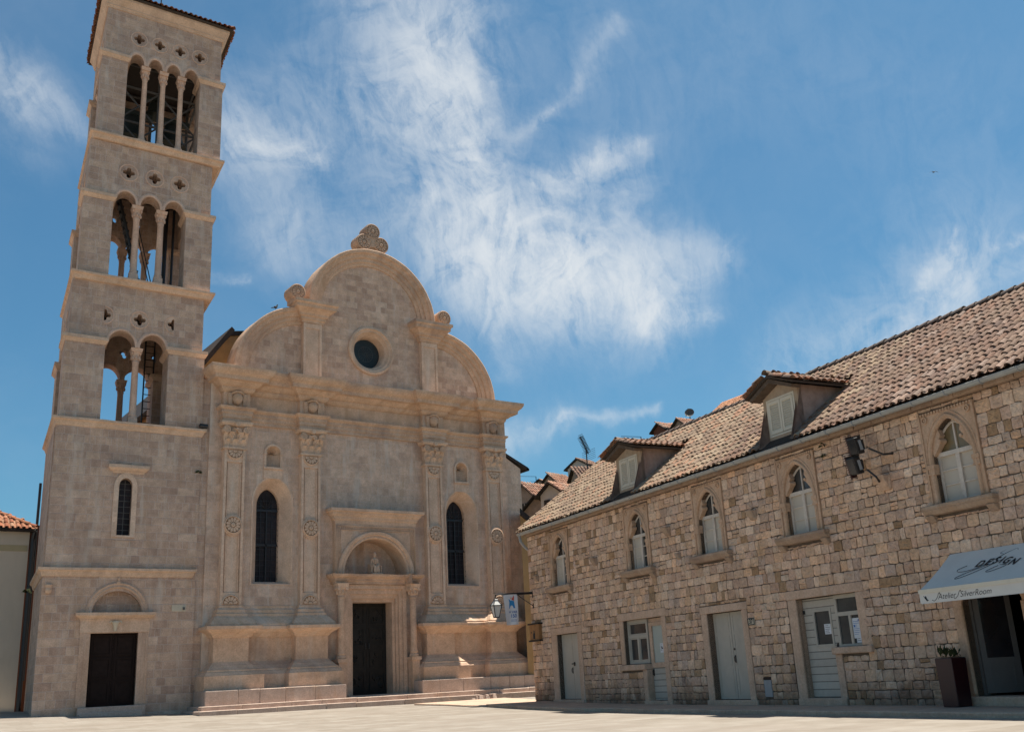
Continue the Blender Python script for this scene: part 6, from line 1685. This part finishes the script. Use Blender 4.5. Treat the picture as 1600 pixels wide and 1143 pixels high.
# wooden box on the corner of the house
nb = tag(empty('wooden_box', HSF(38.05, 0.0, 2.45)), 'small brown wooden wall box at the left corner of the stone house', 'box')
b = MB(HSF); b.box(37.62, 38.46, 0.0, 0.16, 2.47, 3.08); b.build('case', M_OAK, nb)
b = MB(HSF); b.box(37.56, 38.52, 0.0, 0.22, 3.08, 3.14); b.box(37.56, 38.52, 0.0, 0.20, 2.42, 2.48); b.build('frame', M_WOODDARK, nb)
b = MB(HSF); b.lathe(38.06, 0.165, [(0.05, 2.52), (0.055, 2.70), (0.02, 2.76), (0.02, 2.84), (0.001, 2.85)], 8); b.disc(38.30, 2.78, 0.03, 0.15, 0.175, 8); b.build('emblem', M_IRON, nb)

# number plate, meter door, notices
np_ = tag(empty('house_number', HSF(24.2, 0.04, 2.27)), 'small pale house number plate reading 37 right of the tall grey double door', 'number plate')
b = MB(HSF); b.box(24.05, 24.36, 0.03, 0.055, 2.17, 2.38); b.build('plate', M_CREAM, np_)
b = MB(HSF); b.prism([rect(24.055, 24.355, 2.175, 2.375), rect(24.085, 24.325, 2.20, 2.35)], 0.053, 0.060); put_text(b, '37', 0.17, HSF(24.205, 0.062, 2.275), XV, ZV, OUT, 0.0, 0.006); b.build('digits', M_INK, np_, recalc=False)
md = tag(empty('meter_door', HSF(23.83, 0.02, 0.2)), 'small grey metal meter door low in the stone wall between two doors', 'meter door')
b = MB(HSF); b.box(23.67, 23.99, -0.05, 0.025, 0.21, 0.66); b.disc(23.83, 0.60, 0.02, 0.02, 0.035, 8); b.build('door', M_ZINC, md, bevel=0.006)
b = MB(HSF); b.box(23.66, 24.0, -0.05, 0.02, 0.665, 0.73); b.build('slot', M_WOODDARK, md)
def notice(s0, s1, z0, z1, d, label, blue=False, big=False, seed=0):
    o = tag(empty('paper_notice', HSF((s0+s1)/2, d, z0)), label, 'notice', 'paper notices on the ground floor doors and windows')
    b = MB(HSF); b.box(s0, s1, d, d+0.004, z0, z1); b.build('sheet', M_PAPER, o)
    rr = random.Random(seed); b = MB(HSF); w = s1-s0; h = z1-z0
    z = z1-0.18*h
    while z > z0+0.12*h:
        q = rr.uniform(0.45, 0.8); b.box(s1-0.1*w-q*w*0.9, s1-0.1*w, d+0.003, d+0.0055, z, z+0.010); z -= 0.045
    b.build('print', M_INK if not blue else M_BLUEINK, o)
    if blue:
        b = MB(HSF); b.prism([[(s0+0.12*w, z1-0.05*h), (s0+0.32*w, z1-0.10*h), (s0+0.28*w, z1-0.16*h), (s0+0.10*w, z1-0.12*h)]], d+0.003, d+0.0065); b.prism([[(s1-0.3*w, z1-0.36*h), (s1-0.1*w, z1-0.33*h), (s1-0.14*w, z1-0.45*h), (s1-0.3*w, z1-0.44*h)]], d+0.003, d+0.0065); b.build('logo', M_BLUEINK, o)
    if big:
        b = MB(HSF); b.disc((s0+s1)/2, (z0+z1)/2+0.02, 0.03, d+0.003, d+0.006, 8); b.box((s0+s1)/2-0.06, (s0+s1)/2+0.02, d+0.003, d+0.006, (z0+z1)/2-0.03, (z0+z1)/2); b.build('mark', M_INK, o)
    return o
notice(21.24, 21.52, 1.76, 2.02, -0.226, 'white paper sheet taped inside the glazed panel of the white planked door', seed=1)
notice(20.15, 20.44, 1.60, 2.10, -0.196, 'large printed sheet with blue logos in the window beside the white planked door', True, seed=2)
notice(20.14, 20.36, 1.49, 1.605, -0.197, 'small blank sheet under the printed sheet with blue logos', seed=3)
notice(29.26, 29.48, 1.62, 1.92, -0.226, 'single paper notice on the frosted pane of the narrow planked door', big=True, seed=4)

# twin floodlights with bird spikes
def floodlight(c_s, c_d, c_z, label, arm):
    o = tag(empty('floodlight', HSF(c_s, c_d, c_z)), label, 'floodlight', 'floodlights on the stone house wall')
    sd = Vector(HSF(0, 0, 0))
    def T(x, y, z):          # local: x to the right in view, y out, tilted down towards the square
        x, y, z = x*0.72, y*0.9, z*1.25; t = math.radians(-14); yy = y*math.cos(t)-z*math.sin(t); zz = y*math.sin(t)+z*math.cos(t)
        return HSF(c_s-x, c_d+yy, c_z+zz)
    b = MB(T); b.frust((-0.15, 0.15, -0.12, 0.14), (-0.18, 0.18, -0.10, 0.17), -0.17, 0.17); b.frust((-0.09, 0.09, -0.22, -0.09), (-0.11, 0.11, -0.24, -0.08), -0.10, 0.10)
    b.build('lamp_body', M_IRON, o, bevel=0.015)
    b = MB(T); b.box(-0.15, 0.15, 0.165, 0.178, -0.14, 0.145); b.build('lamp_glass', M_GLASSDARK, o)
    b = MB(T)
    for k in range(8): b.box(-0.165+0.045*k, -0.152+0.045*k, -0.12, 0.14, 0.17, 0.20)
    b.build('cooling_fins', M_IRON, o)
    b = MB(T); b.box(-0.24, -0.19, -0.08, 0.14, -0.22, 0.22)
    for k in range(11):
        z = -0.24+0.048*k
        for y in (-0.08, 0.1): b.tube([(-0.22, y, z), (-0.34, y+0.02, z+0.01)], [0.02, 0.004], 4)
    b.build('bird_spikes', M_BURGUNDY, o)
    b = MB(HSF); b.tube(arm, 0.026, 7); b.build('arm', M_IRON, o)
    b = MB(T); b.box(0.18, 0.195, -0.05, 0.05, -0.10, 0.10); b.build('yoke', M_ZINC, o)
    return o
floodlight(18.62, 0.55, 6.16, 'upper of two black floodlights with bird spikes under the gutter', [(18.24, 0.55, 6.02), (18.05, 0.3, 5.84), (17.98, 0.0, 5.86)])
floodlight(18.74, 0.55, 5.68, 'lower black floodlight with bird spikes on an arm from the stone corbel', [(18.42, 0.52, 5.52), (18.22, 0.46, 5.30), (18.36, 0.25, 5.22)])

weed((20.32, 0.0, 6.55), HSF, 0.20, 11, 'green weed hanging in a joint just under the house gutter left of the floodlights', 16)
weed((20.35, 0.02, 6.28), HSF, 0.16, 12, 'small tuft of weed beside the top right corner of the fourth window surround', 14)
weed((19.35, 0.02, 5.95), HSF, 0.20, 13, 'spiky dark weed on bare stones left of the twin floodlights', 18)

# ------------------------------------------------------------------ town behind
def gable_house(cx, cy, w, dpt, z0, ze, zr, wallm, pal, yaw, label, dormer=None, chim=False, win=None, gwin=None, seed=0, cat='house', tile_scale=1.0):
    """ridge runs along local x; front faces local -y"""
    cs, sn = math.cos(yaw), math.sin(yaw)
    T = lambda x, y, z: (cx+x*cs-y*sn, cy+x*sn+y*cs, z)
    o = tag(empty('hill_house', (cx, cy, z0)), label, cat, 'houses on the hill behind the square')
    b = MB(T); hw, hd = w/2, dpt/2
    b.add([(-hw, -hd, z0), (hw, -hd, z0), (hw, hd, z0), (-hw, hd, z0), (-hw, -hd, ze), (hw, -hd, ze), (hw, hd, ze), (-hw, hd, ze), (-hw, 0, zr), (hw, 0, zr)],
          [(0, 1, 2, 3), (0, 1, 5, 4), (3, 2, 6, 7), (1, 2, 6, 9, 5), (0, 3, 7, 8, 4), (4, 5, 9, 8), (7, 6, 9, 8)])
    b.build('wall', wallm, o)
    rng = random.Random(seed)
    b = MB(T); ov = 0.3; sl = (zr-ze)/hd
    for sg in (-1, 1):
        b.add([(-hw-ov, sg*(hd+ov), ze-ov*sl+0.05), (hw+ov, sg*(hd+ov), ze-ov*sl+0.05), (hw+ov, 0, zr+0.06), (-hw-ov, 0, zr+0.06), (-hw-ov, sg*(hd+ov), ze-ov*sl-0.07), (hw+ov, sg*(hd+ov), ze-ov*sl-0.07), (hw+ov, 0, zr-0.06), (-hw-ov, 0, zr-0.06)],
              [(0, 1, 2, 3), (4, 5, 6, 7), (0, 1, 5, 4), (1, 2, 6, 5), (0, 3, 7, 4)])
    ro = b.build('roof', M_WOODDARK, o)
    lo_ = Vector(T(-hw-ov, -(hd+ov), ze-ov*sl+0.05)); axv = Vector(T(1, 0, 0))-Vector(T(0, 0, 0)); upv = Vector(T(-hw-ov, 0, zr+0.06))-lo_; L = upv.length
    tiled_slope(lo_, axv, upv, w+2*ov-0.1, L, lambda a, q: True, pal, rng, 0.30*tile_scale, 0.45*tile_scale, 0.12*tile_scale, M_NEWTILES, 'tiles', ro, pans=False, n=4)
    for (x, z, ww, wh) in (win or []):
        b = MB(T); b.box(x-ww/2, x+ww/2, -hd-0.06, -hd+0.02, z, z+wh); wo = b.build('window', M_WOODDARK, o)
        b = MB(T); b.box(x-ww/2+0.1, x+ww/2-0.1, -hd-0.07, -hd-0.062, z+0.1, z+wh-0.1); b.build('pane', M_PANE, wo)
    for (y, z, ww, wh) in (gwin or []):
        b = MB(T); b.box(-hw-0.05, -hw+0.02, y-ww/2, y+ww/2, z, z+wh); wo = b.build('window', M_WHITEPAINT, o)
        for sg in (-1, 1):
            b = MB(T); b.box(-hw-0.09, -hw-0.052, y+sg*ww*0.27-ww*0.2, y+sg*ww*0.27+ww*0.2, z-0.03, z+wh+0.03); b.build('shutter', M_WOODDARK, wo)
    if chim:
        b = MB(T); b.box(-hw*0.2, -hw*0.2+0.6, -0.3, 0.3, zr-0.5, zr+0.9); b.box(-hw*0.2-0.08, -hw*0.2+0.68, -0.38, 0.38, zr+0.9, zr+1.0); b.lathe(-hw*0.2+0.3, 0, [(0.18, zr+1.0), (0.2, zr+1.3), (0.001, zr+1.35)], 8); b.build('chimney', M_RENDER, o)
    return o

def facing(px, py): return math.atan2(-px, py)
# rising ground the town stands on
def hill_z(x, y):
    r = math.hypot(x, y); t = max(0.0, r-52.0)
    return 0.2+0.20*min(t, 75.0)
b = MB(); xs = span(30, 160, 26); ys = span(20, 190, 30); n = len(xs)
b.add([(x, y, hill_z(x, y) if math.hypot(x, y) > 52.5 else -1.5) for y in ys for x in xs], [(j*n+i, j*n+i+1, (j+1)*n+i+1, (j+1)*n+i) for j in range(len(ys)-1) for i in range(n-1)])
structure(b.build('hill', mat_plain('dry_hill', (0.13, 0.12, 0.07), 0.95, 0.4, 0.5)))

def at_px_dist(px, py, dist):
    v = Rv*(px-800)-Uv*(py-571.5)+Fv*FPX; k = dist/math.hypot(v.x, v.y); return Vector((v.x*k, v.y*k, EYE+v.z*k))
def HP(A, B, dist, hd, drop, wall_m, pal, label, **k):
    """a hillside house from its ridge; both ridge ends at one height"""
    a = at_px_dist(*A, dist); q = at_px_dist(*B, dist); b_ = at_px_dist(*B, dist*(a.z-EYE)/(q.z-EYE))
    c = (a+b_)/2; yaw = math.atan2(b_.y-a.y, b_.x-a.x)
    return gable_house(c.x, c.y, (b_-a).length, 2*hd, hill_z(c.x, c.y)-0.6, a.z-drop, a.z, wall_m, pal, yaw, label, **k)
HP((817, 756), (853, 761), 75, 1.3, 1.15, M_PINKWALL, PAL_HILL, 'small gabled roof room with pinkish walls and red tiles just right of the cathedral', gwin=[(-0.1, 12.3, 0.9, 1.0)], seed=51)
HP((838, 774), (872, 780), 68, 1.9, 1.5, M_PINKWALL, PAL_HILL, 'low rubble house with red tiled slope beneath the small gabled roof room', seed=52)
HP((860, 754), (900, 760), 64, 0.9, 0.62, M_WHITEWALL, PAL_HILL, 'white roof room with black shutters and red tiled ridge', win=[(0.4, 10.95, 1.3, 0.7)], gwin=[(0.0, 10.6, 1.2, 1.1)], seed=53)
HP((898, 731), (921, 731), 82, 2.3, 1.55, M_PINKWALL, PAL_OLD, 'long house with grey brown gable behind the white roof room', seed=54)
HP((902, 717), (922, 721), 100, 1.3, 0.75, M_WHITEWALL, PAL_OLD[:4], 'pale pinkish tall house top rising above the long gabled house', seed=55)
HP((858, 741), (884, 745), 95, 1.3, 1.1, M_PINKWALL, PAL_HILL, 'distant brown gable left of the long gabled house', seed=60)
HP((843, 749), (858, 753), 108, 1.4, 0.9, M_PINKWALL, PAL_HILL, 'distant grey gable with aerial behind the small gabled roof room', seed=56)
HP((1041, 664), (1072, 662), 97, 2.6, 1.7, M_BROWNWALL, PAL_HILL, 'dark brown house with red roof left of the satellite dish', seed=57)
HP((1029, 662), (1046, 664), 90, 0.75, 0.5, M_BROWNWALL, PAL_HILL, 'small brown dormer room with a pale blue window on the hill', win=[(-0.12, 20.7, 0.55, 0.75)], seed=61)
HP((1060, 654), (1110, 660), 86, 1.9, 1.5, M_PINKWALL, PAL_HILL, 'grey gabled house with red roof and satellite dish on the hill', seed=58)
HP((1134, 628), (1200, 603), 100, 3.0, 2.3, M_PINKWALL, [(0.54, 0.27, 0.155), (0.57, 0.29, 0.17), (0.50, 0.25, 0.14)], 'bright orange tiled roof left of the larger dormer', seed=59)
# dish on the grey house
b = MB(); p = at_px_dist(1079, 660, 87)
b.tube([tuple(p), tuple(p+Vector((0, 0, 1.0)))], 0.05, 6, raw=True)
q = p+Vector((0, 0, 0.85)); dirn = Vector((-0.75, -0.55, 0.35)).normalized(); ux = dirn.orthogonal().normalized(); uy = dirn.cross(ux); vs = [tuple(q)]
for r, off in ((0.22, 0.02), (0.42, 0.10)): vs += [tuple(q+ux*r*math.cos(t)+uy*r*math.sin(t)+dirn*off) for t in [2*PI*i/16 for i in range(16)]]
b.add(vs, [(0, 1+i, 1+(i+1) % 16) for i in range(16)]+[(1+i, 17+i, 17+(i+1) % 16, 1+(i+1) % 16) for i in range(16)], raw=True)
b.tube([tuple(q-uy*0.45), tuple(q+dirn*0.6), tuple(q+dirn*0.75)], 0.03, 5, raw=True)
tag(b.build('satellite_dish', M_STEEL, org=tuple(p)), 'grey satellite dish standing on a red roof on the hill', 'satellite dish')

def aerial(p, h, label, yagi, seed=0):
    p = Vector(p); o = tag(empty('aerial', tuple(p)), label, 'aerial')
    b = MB(); b.tube([tuple(p), tuple(p+Vector((0, 0, h)))], 0.032, 6, raw=True); b.build('mast', M_IRON, o)
    b = MB(); top = p+Vector((0, 0, h)); d = (Uv*0.9-Rv*0.42+Fv*0.3).normalized() if yagi else Vector((-1, 0.3, 0)).normalized()
    x = d.cross(Vector((0.5, 0.85, 0.1))).normalized()
    if yagi:
        a = top-d*0.25+Vector((0, 0, -0.1)); b.tube([tuple(a), tuple(a+d*0.95)], 0.03, 5, raw=True)
        for k in range(13):
            c = a+d*(0.08+0.068*k); b.tube([tuple(c-x*0.16), tuple(c+x*0.16)], 0.016, 4, raw=True); b.tube([tuple(c-x*0.12+Vector((0, 0, 0.12))), tuple(c+x*0.12+Vector((0, 0, 0.12)))], 0.014, 4, raw=True)
        for k in range(6):
            c = a+Vector((0, 0, -0.25+0.09*k)); b.tube([tuple(c-x*0.35-d*0.05), tuple(c+x*0.35-d*0.05)], 0.01, 4, raw=True)
    else:
        b.tube([tuple(top), tuple(top+d*1.3)], 0.018, 4, raw=True); b.tube([tuple(top-Vector((0, 0, 0.4))), tuple(top-Vector((0, 0, 0.4))+d*0.5)], 0.014, 4, raw=True)
    b.build('elements', M_IRON, o); return o
pp = at_px_dist(918.5, 738, 48); tp = at_px_dist(915, 700, 48)
aerial(tuple(pp-Vector((0, 0, 0.6))), tp.z-pp.z+0.65, 'dark rooftop television aerial standing against the sky beside the stone house roof', True)
pp = at_px_dist(839, 772, 78); tp = at_px_dist(839, 744, 78); aerial(tuple(pp), tp.z-pp.z, 'thin aerial on the roofs just right of the cathedral', False)
pp = at_px_dist(1003, 700, 60); tp = at_px_dist(1003, 682, 60); aerial(tuple(pp-Vector((0, 0, 1.0))), tp.z-pp.z+1.0, 'thin bent aerial pole above the smaller dormer', False)

# dark eave in the gap between the cathedral and the stone house
o = tag(empty('lane_house', (36, 48, 0.4)), 'ochre lane house with dark eave in the gap beside the cathedral', 'house')
a = at_px_dist(812, 793, 50); c = at_px_dist(838, 815, 50); n_ = Vector((a.x, a.y, 0)).normalized()
b = MB(); b.add([tuple(a-Vector((0, 0, 0.30))), tuple(c-Vector((0, 0, 0.30))), tuple(c), tuple(a), tuple(a+n_*6-Vector((0, 0, 0.30))), tuple(c+n_*6-Vector((0, 0, 0.30))), tuple(c+n_*6), tuple(a+n_*6)],
    [(0, 1, 2, 3), (4, 5, 6, 7), (0, 1, 5, 4), (3, 2, 6, 7), (0, 3, 7, 4), (1, 2, 6, 5)], raw=True); b.build('roof', M_WOODDARK, o)
b = MB(); a2 = a+n_*0.5; c2 = c+n_*0.5-(c-a)*0.2
b.add([(a2.x, a2.y, 0.2), (c2.x, c2.y, 0.2), (c2.x, c2.y, c.z-0.1), (a2.x, a2.y, a.z-0.3), (a2.x+n_.x*5, a2.y+n_.y*5, 0.2), (c2.x+n_.x*5, c2.y+n_.y*5, 0.2), (c2.x+n_.x*5, c2.y+n_.y*5, c.z-0.1), (a2.x+n_.x*5, a2.y+n_.y*5, a.z-0.3)],
    [(0, 1, 2, 3), (4, 5, 6, 7), (0, 1, 5, 4), (3, 2, 6, 7), (0, 3, 7, 4), (1, 2, 6, 5)], raw=True); b.build('wall', M_OCHRE, o)

# ------------------------------------------------------------------ birds
def bird_body(name, p, mat, s, balls, voxel, label, cat):
    o = blob_mesh(name, [((p[0]+c[0]*s, p[1]+c[1]*s, p[2]+c[2]*s), tuple(q*s for q in r)) for c, r in balls], mat, IDF, voxel, org=p); tag(o, label, cat); return o
p = CHF(16.98, 0.36, 17.79)
bird_body('pigeon', p, M_BIRD, 0.72, [((0, 0, 0.17), (0.13, 0.08, 0.09)), ((0.09, 0, 0.25), (0.06, 0.055, 0.07)), ((0.12, 0, 0.34), (0.045, 0.04, 0.045)), ((0.17, 0, 0.335), (0.03, 0.012, 0.012)), ((-0.15, 0, 0.12), (0.12, 0.045, 0.03)), ((-0.26, 0, 0.08), (0.07, 0.04, 0.018)), ((0.02, 0.03, 0.06), (0.012, 0.012, 0.07)), ((0.02, -0.03, 0.06), (0.012, 0.012, 0.07))], 0.012, 'dark pigeon perched on the left shoulder of the cathedral gable', 'bird')
c = at_px_dist(1459, 269, 110); s = 1.0
b = MB(); e = Rv; u = Uv
for sg in (-1, 1):
    L = [(0.0, 0.0), (0.16, 0.09), (0.34, 0.04), (0.50, -0.03)]; vs = []
    for k, (x, z) in enumerate(L):
        ch = (0.10, 0.095, 0.07, 0.01)[k]
        for dq, th in ((-ch, 0.0), (0.0, 0.018*(1-k/3.5)), (ch, 0.0), (0.0, -0.012)): vs.append(tuple(c+e*(sg*x)+u*(z+th)+Fv*dq))
    b.add(vs, [(k*4+j, k*4+(j+1) % 4, k*4+4+(j+1) % 4, k*4+4+j) for k in range(3) for j in range(4)]+[(0, 1, 2, 3), (12, 13, 14, 15)], raw=True)
b.tube([tuple(c-Fv*0.28), tuple(c-Fv*0.2), tuple(c-Fv*0.02), tuple(c+Fv*0.18), tuple(c+Fv*0.34)], [0.02, 0.045, 0.07, 0.05, 0.01], 8, raw=True)
tag(b.build('gull', M_GULL, org=tuple(c)), 'tiny gull gliding in the open sky above the stone house roof', 'bird')
